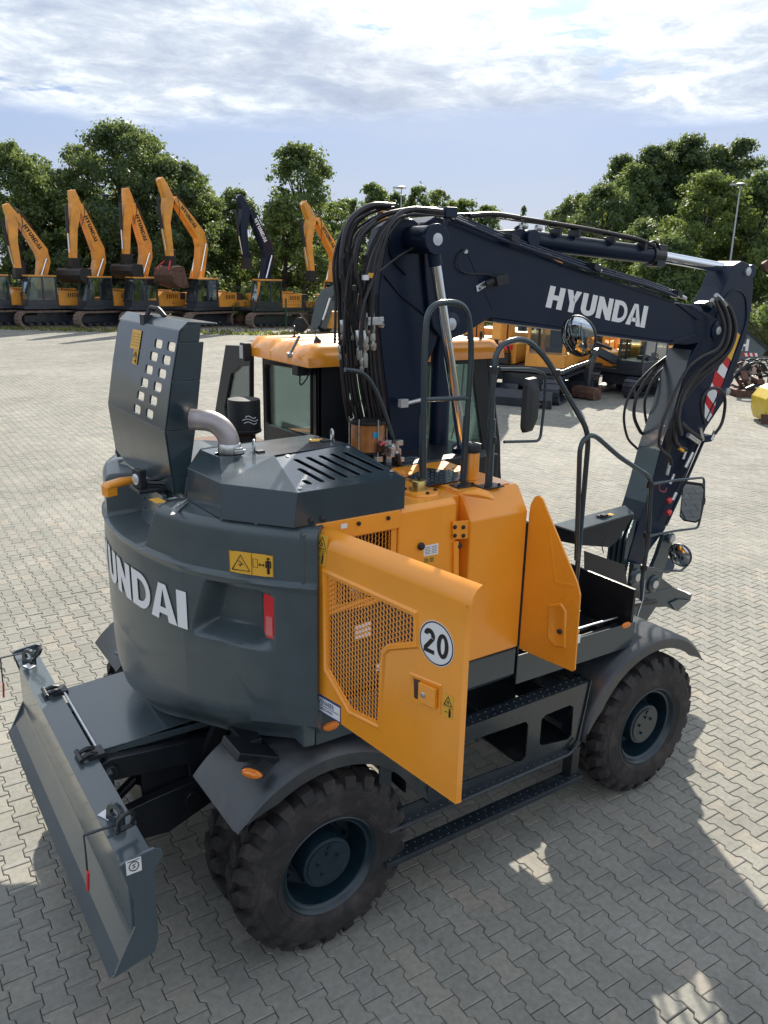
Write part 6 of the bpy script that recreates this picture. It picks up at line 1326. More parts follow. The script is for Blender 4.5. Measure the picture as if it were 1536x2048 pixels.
def big_excavator(foot, T_, P_, B_, E_, label, a=40, paint=None, bucket=None, guard=False, group='big excavators parked in a row on the far edge of the yard', bk_rot=0, oz=1.85, boomw=1.0, text=True, tmat=None):
    paint = paint or WORN
    hx_ = -(RT * math.sin(R(a)) + FW * math.cos(R(a))); hy_ = np.array([-hx_[1], hx_[0], 0]); O = V3(PZ(foot[0], 651.5 + (foot[0] - 200) * .004, 0)); O[2] = 0
    root = empty('crawler_excavator', tuple(O), label, 'excavator', group, math.atan2(hx_[1], hx_[0]))
    for k in PRT:
        inst(k, root)
    def L(q): p = V3(PP(*q, O, hy_)) - O; return (float(p @ hx_), float(p[2]))
    t_, p_, b_, e_ = L(T_), L(P_), L(B_), L(E_); f_ = (.35, 1.62)
    t_, p_, b_, e_ = map(np.array, (t_, p_, b_, e_)); f_ = np.array(f_)
    # boom
    cl = [f_, f_ + (b_ - f_) * .55, b_ + (f_ - b_) * .12, b_ + (p_ - b_) * .12, b_ + (p_ - b_) * .5, p_]
    ol = offset_poly(cl, [.34 * boomw, .60 * boomw, .72 * boomw, .72 * boomw, .56 * boomw, .30])
    m = MB(); m.prism([(q[0], -.26, q[1]) for q in ol], (0, .52, 0)); bm_ = m.build('boom', paint, root, 0, .03)
    # lettering along the outer half of the boom
    if text:
        d_ = (b_ - p_) / np.linalg.norm(b_ - p_); n_ = np.array([-d_[1], d_[0]]); n_ = n_ if n_[0] > 0 or True else -n_
        s0 = p_ + d_ * .65; ln_ = 1.55
        if n_ @ np.array([1, .6]) < 0: n_ = -n_
        n_ = -n_; up2 = n_
        put_word('HYUNDAI', lambda u_, v_: ((s0 + d_ * (ln_ * u_) + up2 * (-.13 + .26 * v_) * (1 if True else 1))[0], .266, (s0 + d_ * (ln_ * u_) + up2 * (-.13 + .26 * v_))[1]), tmat or INK, bm_, gap=.09, sub=1)
    # lift cylinders
    cf = np.array((.85, 1.35)); cm_ = b_ + (f_ - b_) * .06
    for y in (-.42, .42):
        m = MB(); m.cyl((cf[0], y, cf[1]), tuple(np.insert(cf + (cm_ - cf) * .55, 1, y)), .11, 12); m.build('boom_cylinder', BLACK if paint is not WORN else WORN, root, 40)
        MB().cyl(tuple(np.insert(cf + (cm_ - cf) * .5, 1, y)), (cm_[0], y, cm_[1]), .055, 10).build('boom_rod', CHROME, root, 40)
    # arm
    d_ = (e_ - t_); dn_ = d_ / np.linalg.norm(d_); w_ = np.array([dn_[1], -dn_[0]]); side = np.sign((p_ - t_) @ w_) or 1
    pv = p_
    acl = [t_, t_ + d_ * .10 + (pv - (t_ + d_ * ((pv - t_) @ d_) / (d_ @ d_))) * .25, t_ + d_ * ((pv - t_) @ d_) / (d_ @ d_) + (pv - (t_ + d_ * ((pv - t_) @ d_) / (d_ @ d_))) * .55, t_ + d_ * .55, e_]
    ol = offset_poly(acl, [.28, .48, .66, .50, .32])
    m = MB(); m.prism([(q[0], -.22, q[1]) for q in ol], (0, .44, 0)); am = m.build('arm', paint, root, 0, .03)
    sd2 = -side
    c0 = t_ + d_ * .22 + w_ * sd2 * .34; c1 = t_ + d_ * .62 + w_ * sd2 * .30; c2 = t_ + d_ * .90 + w_ * sd2 * .22
    MB().cyl((c0[0], 0, c0[1]), (c1[0], 0, c1[1]), .10, 12).build('bucket_cylinder', BLACK, root, 40); MB().cyl((c1[0], 0, c1[1]), (c2[0], 0, c2[1]), .05, 10).build('bucket_rod', CHROME, root, 40)
    # arm cylinder along the back of the boom
    k0 = b_ + (p_ - b_) * .35 - n2(p_, b_) * .5; k1 = t_ * .7 + p_ * .3 
    MB().tube([(p_[0] + .1, .0, p_[1] + .25), (t_[0] + .1, .0, t_[1] - .1)], .07, 8).build('arm_rod', CHROME, root, 40)
    m = MB()
    for y in (-.18, .0, .18):
        m.tube([tuple(np.insert(q, 1, y)) for q in (b_ + n2(p_, b_) * .42, (b_ + p_) / 2 + n2(p_, b_) * .34, p_ + n2(p_, b_) * .38, p_ + (t_ - p_) * .35 + np.array((0, .25)), p_ + d_ * .08 + w_ * sd2 * .05)], .022, 5, .3)
    m.tube([tuple(np.insert(q, 1, .27)) for q in (p_ + n2(p_, b_) * .2, p_ + d_ * .1 + w_ * side * .25, p_ + d_ * .22 + w_ * side * .1, p_ + d_ * .3)], .022, 5, .3)
    m.build('hoses', INK, root, 40)
    # links and coupler
    m = MB(); m.box((e_[0] - .28, -.24, e_[1] - .42), (e_[0] + .25, .24, e_[1] + .12)); m.beam((e_[0] - .25, 0, e_[1] + .5), (e_[0] - .3, 0, e_[1] - .1), .40, .12, (1, 0, 0)); m.box((e_[0] - .34, -.3, e_[1] - .55), (e_[0] + .3, .3, e_[1] - .36)); m.build('quick_coupler', INK, root, 0, .02)
    if bucket:
        kind, wd, mt = bucket; m = MB(); z0 = e_[1] - .50; xc = e_[0]
        if kind == 'ditch': prof = [(.30, 0), (.42, -.12), (.46, -.38), (.38, -.62), (.12, -.82), (-.40, -.90), (-.42, -.86), (.08, -.76), (.30, -.58), (.38, -.36), (.34, -.14), (.22, -.04), (-.35, -.02), (-.35, .03), (.2, .03)]
        else: prof = [(.35, .02), (.58, -.15), (.66, -.50), (.52, -.88), (.20, -1.15), (-.35, -1.28), (-.72, -1.22), (-.72, -1.15), (-.30, -1.20), (.16, -1.08), (.44, -.84), (.58, -.50), (.50, -.18), (.25, -.05), (-.30, -.02), (-.30, .04)]
        m.prism([(xc + x, -wd / 2, z0 + z) for x, z in prof], (0, wd, 0)); bk = m.build('bucket', mt, root, 0, .02)
        ends = [p for p in prof[:(6 if kind == 'ditch' else 7)]] + [(-.35, 0)]
        for y in (-wd / 2 - .03, wd / 2): MB().prism([(xc + x, y, z0 + z) for x, z in ends], (0, .03, 0)).build('bucket_side', mt, bk, 0)
        m = MB(); m.box((xc - .25, -.35, z0 - .02), (xc + .30, .35, z0 + .16)); m.build('bucket_bracket', INK, bk, 0)
    if guard:
        m = MB()
        for k in range(8): y = .46 + .12 * k; m.beam((1.60, y, 1.6), (1.33, y, 2.95), .03, .03, (0, 1, 0))
        m.box((1.30, .42, 2.92), (1.40, 1.36, 2.98)); m.box((1.57, .42, 1.58), (1.63, 1.36, 1.64)); m.build('cab_guard', BLACK, root, 0)
    return root
def n2(a, b): d_ = (np.array(a) - np.array(b)); d_ = d_ / np.linalg.norm(d_); n_ = np.array([-d_[1], d_[0]]); return n_ if n_[1] > 0 else -n_
big_excavator((92, 612), (10, 408), (31, 430), (88, 512), (36, 540), 'orange crawler excavator at the left edge of the row, its arm hanging without a bucket', a=44)
big_excavator((196, 612), (142, 380), (157, 410), (200, 512), (146, 520), 'orange crawler excavator holding a wide black ditching bucket, left of the tall lamp post', a=37, bucket=('ditch', 2.5, INK), guard=False)
big_excavator((288, 612), (250, 376), (262, 408), (293, 500), (252, 512), 'orange crawler excavator holding a wide dark bucket, right of the lamp post', a=42, bucket=('ditch', 2.5, INK), guard=True)
big_excavator((403, 604), (318, 356), (345, 396), (404, 480), (340, 516), 'tallest orange crawler excavator with a rusty brown digging bucket and red chain', a=35, bucket=('dig', 1.6, RUST), guard=True)
big_excavator((533, 614), (476, 390), (497, 418), (537, 505), (492, 520), 'crawler excavator with a black boom and arm among the orange ones', a=46, paint=NAVY, tmat=WHITE)
big_excavator((668, 610), (605, 404), (631, 438), (672, 512), (622, 545), 'orange crawler excavator partly behind the black hoses of the front machine')
# chain on the brown bucket
_hx = V3(PZ(340, 600, 1.8))
# a row neighbour cut by the left edge, cab and body only
hx_ = -(RT * math.sin(R(40)) + FW * math.cos(R(40))); O = V3(PZ(-4, 651, 0))
r0_ = empty('crawler_excavator', tuple(O), 'dark crawler excavator cut off by the left edge of the picture', 'excavator', 'big excavators parked in a row on the far edge of the yard', math.atan2(hx_[1], hx_[0]))
for k in PRT: inst(k, r0_)
# only the tip of another boom shows above the hoses
a_ = V3(PZ(800, 651, 0)); hy_ = np.array([-hx_[1], hx_[0], 0]); ltip = V3(PP(762, 406, a_, hy_)) - a_
tr = empty('crawler_excavator', tuple(a_), 'orange crawler excavator hidden behind the front machine, only its boom tip above the hoses', 'excavator', 'big excavators parked in a row on the far edge of the yard', math.atan2(hx_[1], hx_[0]))
for k in PRT: inst(k, tr)
tx, tz = float(ltip @ hx_), float(ltip[2])
MB().prism([(q[0], -.22, q[1]) for q in offset_poly([(tx, tz), (tx - .35, tz - 1.2), (tx - .9, tz - 3.4)], [.28, .5, .35])], (0, .44, 0)).build('arm', WORN, tr, 0, .03)
MB().prism([(q[0], -.25, q[1]) for q in offset_poly([(.35, 1.6), (-.2, 4.2), (tx - .6, tz - 1.6)], [.4, .6, .3])], (0, .5, 0)).build('boom', WORN, tr, 0, .03)

# red chain hung on the brown bucket
ch_ = [o for o in bpy.data.objects if o.name.startswith('bucket') and 'side' not in o.name and o.data and o.type == 'MESH' and o.data.materials[0] == RUST][0]
bb = [v.co for v in ch_.data.vertices]; zt2 = max(v.z for v in bb); xm = sum(v.x for v in bb) / len(bb)
for y in (-.45, .45): MB().tube([(xm + .1, y * .5, zt2 + .3), (xm + .35, y, zt2 + .05), (xm + .5, y * 1.1, zt2 - .35), (xm + .1, y * .7, zt2 - .1)], .05, 6, .1).build('chain', RED, ch_, 40)
# ---- folded dark grey arm beside the fence
O = V3(PZ(645, 668, 0)); hy_ = FW
fd = empty('wheeled_backhoe', tuple(O), 'grey backhoe loader with its arm folded, parked behind the cab roof', 'backhoe')
def LQ(q, y=0): p = V3(PP(*q, O + FW * y, FW)) - O; return tuple(p)
m = MB(); m.prism([LQ(q) for q in ((620, 655), (632, 600), (644, 580), (668, 570), (700, 568), (705, 580), (672, 586), (655, 600), (640, 650), (630, 662))], tuple(FW * .3)); m.build('folded_boom', SLATE, fd, 0, .02)
m = MB(); m.prism([LQ(q, .2) for q in ((640, 655), (652, 612), (690, 585), (700, 600), (664, 622), (652, 660))], tuple(FW * .25)); m.build('folded_arm', SLATE, fd, 0, .02)
m = MB(); m.cyl(LQ((646, 640)), LQ((660, 596)), .07, 10); m.build('boom_cylinder', CHROME, fd, 40)
m = MB(); m.obox(V3(LQ((700, 640), 1.2)) , RT * 1.4, FW * .8, (0, 0, .5)); m.build('body', WORN, fd, 0, .05)
for q in ((650, 655), (700, 655), (600, 655)):
    m = MB(); c_ = V3(LQ(q, .5)); c_[2] = .45; m.cyl(c_, c_ + FW * .4, .45, 24); m.build('wheel', TYRE, fd, 30)

# ---- smaller excavators on the right
def compact(px, py, label, scale=1.0, a=20, frame=WORN, bodyc=WORN, boom=True, blade=True, bucket=False, boomc=None, lean=.0, stickdown=True):
    hx_ = -(RT * math.sin(R(a)) + FW * math.cos(R(a))); O = V3(PZ(px, py, 0)); root = empty('compact_excavator', tuple(O), label, 'excavator', 'smaller excavators parked beyond the boom', math.atan2(hx_[1], hx_[0])); s = scale
    def B(nm, m, mt, bv=.02, sm=0, par=root):
        m.v = [(x * s, y * s, z * s) for x, y, z in m.v]; return m.build(nm, mt, par, sm, bv)
    for sg in (1, -1): B('track', track_mb(2.9, .68, .62 if sg > 0 else -1.05, .43, .16), FARB, 0, 30)
    B('carbody', MB().box((-.8, -.65, .35), (.8, .65, .7)), FARB)
    B('upper_deck', MB().box((-1.3, -1.05, .74), (1.0, 1.05, .90)), FARB)
    B('engine_cover', MB().box((-1.45, -1.05, .90), (-.55, 1.05, 1.65)), bodyc, .08); B('tank_panel', MB().box((-.55, -1.05, .90), (.85, -.30, 1.45)), bodyc, .06)
    m = MB(); x0, x1, y0, y1 = -.55, 1.0, .0, 1.02; m.box((x0, y0, .90), (x1, y1, 1.22))
    for (x, y, xt) in ((x0 + .04, y0 + .04, x0 + .04), (x0 + .04, y1 - .04, x0 + .04), (x1 - .04, y0 + .04, x1 - .16), (x1 - .04, y1 - .04, x1 - .16), (.25, y1 - .04, .2)): m.beam((x, y, 1.2), (xt, y, 2.45), .075, .075, (0, 1, 0))
    m.box((x0, y0, 2.42), (x1 - .12, y1, 2.52)); cb = B('cab', m, frame, .015)
    m = MB(); m.quad((x1 - .03, y0 + .06, 1.22), (x1 - .03, y1 - .06, 1.22), (x1 - .15, y1 - .06, 2.42), (x1 - .15, y0 + .06, 2.42)); m.quad((x0 + .06, y1 - .02, 1.22), (x1 - .06, y1 - .02, 1.22), (x1 - .18, y1 - .02, 2.42), (x0 + .06, y1 - .02, 2.42)); m.quad((x0 + .06, y0 + .02, 1.22), (x1 - .06, y0 + .02, 1.22), (x1 - .18, y0 + .02, 2.42), (x0 + .06, y0 + .02, 2.42)); m.quad((x0 + .02, y0 + .06, 1.22), (x0 + .02, y1 - .06, 1.22), (x0 + .02, y1 - .06, 2.42), (x0 + .02, y0 + .06, 2.42))
    B('cab_glass', m, GLASS, 0)
    B('seat', MB().box((-.2, .3, 1.1), (.25, .75, 1.35)).box((-.28, .3, 1.3), (-.15, .75, 1.95)), INK, .03)
    m = MB(); m.box((x1 - .02, y0 + .30, 1.25), (x1 + .0, y0 + .36, 2.3)); B('wiper', m, INK, 0)
    bc = boomc or bodyc
    if boom:
        cl = [(.75, 1.0), (1.15, 2.2), (1.05, 3.1), (1.6, 3.9)]; m = MB(); m.prism([(q[0], -.62, q[1]) for q in offset_poly(cl, [.26, .40, .42, .22])], (0, .26, 0)); B('boom', m, bc, .02)
        m = MB(); m.prism([(q[0], -.60, q[1]) for q in offset_poly([(1.5, 4.1), (1.75, 3.2), (1.9, 1.6)], [.18, .30, .18])], (0, .22, 0)); B('arm', m, bc, .02)
        m = MB(); m.cyl((.95, -.80, .9), (1.12, -.80, 1.9), .07, 10); m.cyl((1.12, -.80, 1.9), (1.2, -.80, 2.6), .035, 8); B('boom_cylinder', m, FARB, 0, 40)
        m = MB(); m.tube([(1.05, -.66, 1.2), (1.4, -.70, 1.7), (1.35, -.70, 2.5), (1.25, -.66, 3.0)], .02, 6, .2); m.tube([(1.05, -.40, 1.2), (1.5, -.36, 1.5), (1.45, -.36, 2.1), (1.3, -.38, 2.7)], .02, 6, .2); m.box((.85, -.72, .95), (1.2, -.4, 1.2)); B('hoses', m, INK, 0, 40)
        B('hose_clamp', MB().box((1.08, -.72, 1.30), (1.22, -.32, 1.42)), RED, 0)
    if blade:
        m = MB(); m.prism([(1.95, -1.05, .02), (2.0, -1.05, .22), (1.97, -1.05, .42), (2.05, -1.05, .42), (2.08, -1.05, .22), (2.02, -1.05, .0)], (0, 2.1, 0)); m.beam((1.2, -.5, .3), (2.0, -.5, .25), .12, .14); m.beam((1.2, .5, .3), (2.0, .5, .25), .12, .14); B('dozer_blade', m, TRACKM if bucket else FARB, .01)
    if bucket:
        m = MB(); m.prism([(q[0], -.10, q[1]) for q in offset_poly([(1.1, 1.2), (2.2, 1.55), (2.5, 1.45)], [.3, .26, .18])], (0, .2, 0)); m.prism([(q[0], -.09, q[1]) for q in offset_poly([(2.35, 1.6), (2.6, 1.0), (2.65, .45)], [.16, .22, .14])], (0, .18, 0)); m.cyl((1.4, 0, 1.6), (2.4, 0, 1.85), .06, 10); B('boom', m, FARB, .02)
        m = MB(); m.prism([(2.45, -.45, .40), (2.8, -.45, .40), (2.9, -.45, .25), (2.88, -.45, .05), (2.75, -.45, .0), (2.4, -.45, .02), (2.4, -.45, .06)], (0, .9, 0)); B('bucket', m, RUST, .015)
    return root
compact(1066, 792, 'orange compact excavator standing behind the round mirror, orange cab frame and raised boom', 1.15, 26)
compact(1258, 785, 'black framed compact excavator with a rusty bucket resting on the paving, under the boom lettering', .92, 48, frame=FARB, boom=False, blade=False, bucket=True)
compact(1322, 772, 'orange compact excavator half hidden by the arm, right of the black framed one', 1.0, 30, frame=WORN, boom=False)
compact(1152, 772, 'orange compact excavator with dark tracks between the other two under the boom', 1.05, 28, frame=WORN)
compact(1004, 776, 'orange compact excavator standing farthest left behind the front hand rail', 1.15, 25, frame=FARB)
compact(1105, 735, 'orange compact excavator in the second line, farther back between two others', 1.15, 32, frame=WORN, boom=False)
compact(1215, 738, 'orange compact excavator in the second line behind the rusty bucket', 1.1, 24, frame=WORN, boom=False)

# ---- grey skip container with a white H, attachments, yellow sweeper
cn = V3(PZ(1440, 742, 0)); ct = empty('skip_container', tuple(cn), 'grey metal container with a white letter H and red and white stripes', 'container')
def CQ(px, py, d_=0): return tuple(V3(PP(px, py, cn + FW * d_, FW)) - cn)
m = MB(); m.prism([CQ(*q) for q in ((1395, 742), (1400, 668), (1478, 652), (1534, 700), (1500, 742))], tuple(FW * 2.4)); m.build('container_body', CONT, ct, 0, .03)
MB().prism([CQ(*q, -.02) for q in ((1476, 650), (1480, 648), (1538, 697), (1534, 702))], tuple(FW * 2.44)).build('rim_rail', BLACK, ct, 0)
ha, hb_, hc_, hd_ = [np.array(CQ(*q, -.012)) for q in ((1478, 702), (1496, 702), (1499, 678), (1484, 680))]
m = MB()
for ps in letter('H')[0]: m.quad(*[tuple((ha * (1 - u_ / .675) + hb_ * u_ / .675) * (1 - v_) + (hd_ * (1 - u_ / .675) + hc_ * u_ / .675) * v_) for u_, v_ in ps])
m.build('letter', WHITE, ct, 0)
for k in range(6):
    a0, a1 = 1484 + 5 * k, 1489 + 5 * k; MB().quad(*[CQ(*q, -.012) for q in ((a0 + 2, 713), (a1 + 2, 713), (a1, 706), (a0, 706))]).build('warning_stripe', RED if k % 2 == 0 else WHITE, ct, 0)
for j, (px, py, lab) in enumerate(((1500, 782, 'dark rusty quick couplers and linkages heaped at the edge of the yard'), (1540, 792, 'heap of dark hydraulic attachments at the right edge behind the yellow sweeper'))):
    o = V3(PZ(px, py, 0)); root = empty('attachment', tuple(o), lab, 'attachment'); rg = random.Random(j + 3)
    m = MB(); m.obox((0, 0, .12), RT * 1.3, FW * .5, (0, 0, .10)); m.build('pallet', RUST, root, 0)
    for k in range(16):
        c_ = RT * rg.uniform(-1.2, 1.2) + FW * rg.uniform(-.4, .4) + V3((0, 0, rg.uniform(.35, .85))); d_ = unit((rg.uniform(-1, 1), rg.uniform(-1, 1), rg.uniform(-.5, .6)))
        m = MB(); m.beam(c_ - d_ * .32, c_ + d_ * .32, rg.uniform(.08, .2), rg.uniform(.06, .16)); m.build('steel_piece', BLACK if k % 3 else RUST, root, 0, .01)
    for k in range(5):
        c_ = RT * rg.uniform(-1.1, 1.1) + V3((0, 0, .8)); MB().tube([c_ + RT * .3 * math.cos(t_) + V3((0, 0, .28 * math.sin(t_))) for t_ in np.linspace(0, 3.1, 8)], .025, 6).build('hose', INK, root, 40)
o = V3(PZ(1532, 848, 0)); sw = empty('sweeper_bucket', tuple(o), 'yellow sweeper bucket standing on the paving at the right edge', 'sweeper')
m = MB(); m.prism([tuple(V3(PP(*q, o, FW)) - o) for q in ((1530, 825), (1532, 800), (1548, 782), (1580, 770), (1640, 770), (1640, 845), (1535, 845))], tuple(FW * .9)); m.build('hood', YELLOW, sw, 0, .03)
m = MB(); m.prism([tuple(V3(PP(*q, o, FW)) - o - FW * .05) for q in ((1522, 828), (1640, 840), (1640, 858), (1522, 850))], tuple(FW * .06)); m.build('skirt', RUST, sw, 0)
m = MB(); m.prism([tuple(V3(PP(*q, o, FW)) - o + FW * .3) for q in ((1550, 772), (1565, 745), (1576, 772))], tuple(FW * .2)); m.build('bracket', RED, sw, 0)
# rusty arm end reaching in from the right
o = V3(PZ(1560, 700, 0)); ra = empty('rusty_arm', tuple(o), 'rusty brown digger arm tip reaching in at the right edge below the trees', 'excavator arm')
m = MB(); m.prism([tuple(V3(PP(*q, o, FW)) - o) for q in ((1525, 528), (1536, 520), (1580, 540), (1600, 700), (1570, 700), (1555, 560), (1530, 541))], tuple(FW * .4)); m.build('arm_tip', RUST, ra, 0, .02)

# ---- lamp posts
def lamp(px, py, zt_, label, r_=.075):
    p = V3(PZ(px, py, zt_)); root = empty('lamp_post', (p[0], p[1], 0), label, 'lamp post', 'tall lamp posts around the yard')
    MB().lathe([(r_ * 1.5, 0), (r_, .6), (r_ * .55, zt_)], (0, 0, 0), (0, 0, 1), 12).build('pole', CONC, root, 40)
    m = MB(); m.lathe([(.10, 0), (.30, .05), (.32, .10), (.12, .16), (0, .17)], (0, 0, zt_ - .02), (0, 0, 1), 16); m.obox(RT * -.25 + V3((0, 0, zt_ + .04)), RT * .28, FW * .12, (0, 0, .05)); m.build('lamp_head', CONC, root, 40)
lamp(212, 392, 8.6, 'tall grey lamp post between the excavator arms on the left', .075)
lamp(1481, 371, 8.6, 'grey lamp post in front of the light green tree on the right', .065)
lamp(803, 377, 8.6, 'distant lamp post rising above the hoses in front of the far wood', .06)
# ---- wire mesh fence
fa, fb = G(-8.6, 53.0), G(1.5, 55.0); fe = empty('mesh_fence', fa, 'green wire mesh fence behind the parked excavators', 'fence')
fa, fb = V3(fa), V3(fb); dv = unit(fb - fa); L_ = np.linalg.norm(fb - fa); FGR = mat('fence_green', (.02, .06, .035), .5)
for k in range(6): p = dv * (L_ * k / 5); MB().box(tuple(p - V3((.04, .04, 0))), tuple(p + V3((.04, .04, 1.9)))).build('post', FGR, fe, 0)
m = MB()
for z in np.arange(.1, 1.85, .2): m.beam(V3((0, 0, z)), dv * L_ + V3((0, 0, z)), .012, .012)
for s_ in np.arange(0, L_, .15): m.beam(dv * s_ + V3((0, 0, .05)), dv * s_ + V3((0, 0, 1.85)), .010, .010)
m.build('wire_panel', FGR, fe, 0, kind='stuff')

# ================================================================== trees and bushes
def leaf_mat(name, c0, c1, c2):
    m = bpy.data.materials.new(name); m.use_nodes = True; t = NT(m.node_tree); t.n.clear()
    geo = t('ShaderNodeNewGeometry'); rnd = geo.outputs['Random Per Island']
    nz = t.noise(t('ShaderNodeTexCoord').outputs['Object'], .45, 3, .6)
    c = t.ramp(t.math('ADD', t.math('MULTIPLY', rnd, .45), t.math('MULTIPLY', nz, .6)), [(.22, c0), (.52, c1), (.82, c2)])
    d = t('ShaderNodeBsdfPrincipled', {'Base Color': c, 'Roughness': .55, 'Specular IOR Level': .35})
    tr = t('ShaderNodeBsdfTranslucent', {0: t.mix(.5, c, (.28, .34, .06, 1))}); mx = t('ShaderNodeMixShader', {0: .46, 1: d.outputs[0], 2: tr.outputs[0]})
    t('ShaderNodeOutputMaterial', {0: mx.outputs[0]}); return m
LG = leaf_mat('leaves_mid', (.050, .090, .040), (.092, .152, .060), (.16, .215, .080))  # lightened towards grey green, distance haze put into the leaf colour
LD = leaf_mat('leaves_dark', (.040, .074, .044), (.070, .118, .060), (.112, .160, .074))  # haze painted in here too: lighter and bluer than the leaves themselves
LY = leaf_mat('leaves_light', (.066, .105, .032), (.120, .180, .052), (.19, .24, .078))
BARK = mat('bark', (.05, .042, .034), .85, var=.3, vs=4)
def foliage(centres, radii, n, size, rg, flat=.75):
    k = rg.choice(len(centres), n, p=radii ** 2 / (radii ** 2).sum()); d = rg.normal(size=(n, 3)); d /= np.linalg.norm(d, axis=1)[:, None]
    r_ = radii[k] * (0.25 + .75 * rg.random(n) ** .5) * (1 + .20 * rg.normal(size=n).clip(-2, 2)); p = centres[k] + d * r_[:, None] * np.array([1, 1, flat])
    nrm = d * .8 + rg.normal(size=(n, 3)) * .7 + np.array([0, 0, .3]); nrm /= np.linalg.norm(nrm, axis=1)[:, None]
    a = np.cross(nrm, rg.normal(size=(n, 3))); a /= np.linalg.norm(a, axis=1)[:, None]; b = np.cross(nrm, a); s_ = size * (.5 + .9 * rg.random(n))[:, None]
    v = np.stack([p + a * s_, p + b * s_ * .5 + nrm * s_ * .15, p - a * s_ * .8, p - b * s_ * .5], 1).reshape(-1, 3)
    return v
def quads_mesh(name, v, mt, parent, kind=None):
    n = len(v) // 4; me = bpy.data.meshes.new(name); me.vertices.add(len(v)); me.loops.add(len(v)); me.polygons.add(n)
    me.vertices.foreach_set('co', v.ravel()); me.loops.foreach_set('vertex_index', np.arange(len(v), dtype=np.int32)); me.polygons.foreach_set('loop_start', np.arange(0, len(v), 4, dtype=np.int32)); me.update(calc_edges=True); me.materials.append(mt)
    o = bpy.data.objects.new(name, me); COL.objects.link(o); o.parent = parent
    if kind: o['kind'] = kind
    return o
def tree(px, pytop, wpx, dist_, mt, label, seed, n=9000, size=.20, shape='round', base=0.0, name='deciduous_tree', cat='tree', group='trees along the edge of the yard', low=.16):
    rg = np.random.default_rng(seed); dist_ += 7 if (dist_ < 70 and px < 700) else 0; d = ray(px, pytop); hd_ = math.hypot(d[0], d[1]); top_ = CAM + d / hd_ * dist_
    H_ = top_[2] - base; loc = (top_[0], top_[1], base); zdep = (np.array(loc) + (0, 0, H_ * .6) - CAM) @ CW; rad = wpx / 2 * zdep / FPX * (1.22 if shape == 'round' and dist_ > 50 and 'airy' not in label else 1.08)
    root = empty(name, loc, label, cat, group, rg.uniform(0, 6))
    nb = 70 + int(rad * 22); cs = []; rs = []; lob = rg.uniform(0, 6.28, 3); low = min(low, .06)
    for i in range(nb):
        t_ = rg.random() ** .85; z = H_ * (low + (1 - low) * t_); a = rg.uniform(0, 6.283)
        if shape == 'round': e = math.sin(math.pi * min(.985, .20 + .785 * t_)) ** .6
        elif shape == 'cone': e = (1 - t_) ** .8 + .06
        else: e = math.sin(math.pi * min(.99, .16 + .83 * t_)) ** .75 * .95
        e *= 1 + .14 * math.sin(2 * a + lob[0] + 4 * t_) + .12 * math.sin(5 * a + lob[1] - 7 * t_)
        q = rad * e * (.15 + .80 * rg.random() ** .55); rb = (rad * .09 + .35) * (.7 + .8 * rg.random()) * (1.0 - .30 * t_) * (.6 if shape == 'cone' else 1)
        cs.append((q * math.cos(a), q * math.sin(a), min(z, H_ - rb * .6))); rs.append(rb)
    cs, rs = np.array(cs), np.array(rs); n = int(n * 1.9); size = size * .80
    v = foliage(cs, rs, int(n * .86), size, rg); v2 = foliage(cs, rs * 1.4, int(n * .14), size * .75, rg); quads_mesh('crown', np.concatenate([v, v2]), mt, root)
    m = MB(); m.tube([(0, 0, 0), (rg.normal() * .15, rg.normal() * .15, H_ * .35), (rg.normal() * .3, rg.normal() * .3, H_ * .80)], [rad * .075 + .08, rad * .05 + .06, .04], 8)
    for i in rg.choice(len(cs), min(16, len(cs)), replace=False):
        c_ = cs[i]; z0 = min(c_[2] * .75, H_ * .6); m.tube([(0, 0, z0), (c_[0] * .5, c_[1] * .5, (z0 + c_[2]) / 2 + .2), tuple(c_)], [.09, .05, .02], 5)
    m.build('trunk', BARK, root, 40)
    return root
tree(22, 284, 190, 60, LG, 'green tree at the left edge behind the first excavator', 1, 11000)
tree(120, 345, 150, 62, LY, 'lighter green tree between the left edge tree and the big one', 2, 8000)
tree(235, 248, 250, 60, LD, 'biggest broad tree on the left, rising behind the excavator arms', 3, 20000)
tree(160, 292, 130, 64, LD, 'dark green tree joining the lighter tree and the biggest one', 12, 9000)
tree(292, 268, 130, 63, LG, 'mid green tree close on the right of the biggest one', 13, 9000)
tree(70, 318, 130, 63, LG, 'green tree just right of the left edge tree', 14, 7000)
tree(338, 318, 190, 58, LD, 'dark tree leaning out on the right side of the biggest tree', 4, 12000)
tree(385, 345, 120, 62, LG, 'lower green tree between the dark leaning tree and the narrow one', 15, 7000)
tree(415, 390, 110, 61, LG, 'narrow tree in the gap left of the black boom', 5, 6000)
tree(470, 378, 110, 64, LG, 'green tree standing behind the black boom', 6, 6000)
tree(598, 288, 190, 60, LG, 'tall airy tree with an open crown between black and orange booms', 7, 9500, .20)
tree(560, 400, 140, 57, LY, 'light green bushy tree below the tall airy one', 8, 7000)
tree(660, 405, 140, 66, LG, 'green tree behind the last orange boom on the left', 9, 6500)
for i, (px, py, wd, dd, mt, lab) in enumerate(((700, 400, 120, 85, LG, 'rounded tree in the far wood, just left of the hoses'), (745, 368, 100, 92, LG, 'tallest rounded tree of the far wood above the hoses'), (790, 385, 80, 95, LD, 'dark tree in the far wood beside the distant lamp post'), (836, 372, 70, 92, LG, 'small pointed green tree right of the distant lamp post'), (880, 378, 90, 96, LY, 'yellowish round tree in the far wood above the boom pin'), (930, 400, 100, 98, LG, 'green tree of the far wood sloping down to the right'), (975, 412, 80, 100, LG, 'last low tree of the far wood before the open sky'))):
    tree(px, py, wd, dd, mt, lab, 20 + i, 4500, .26, group='trees of the far wood')
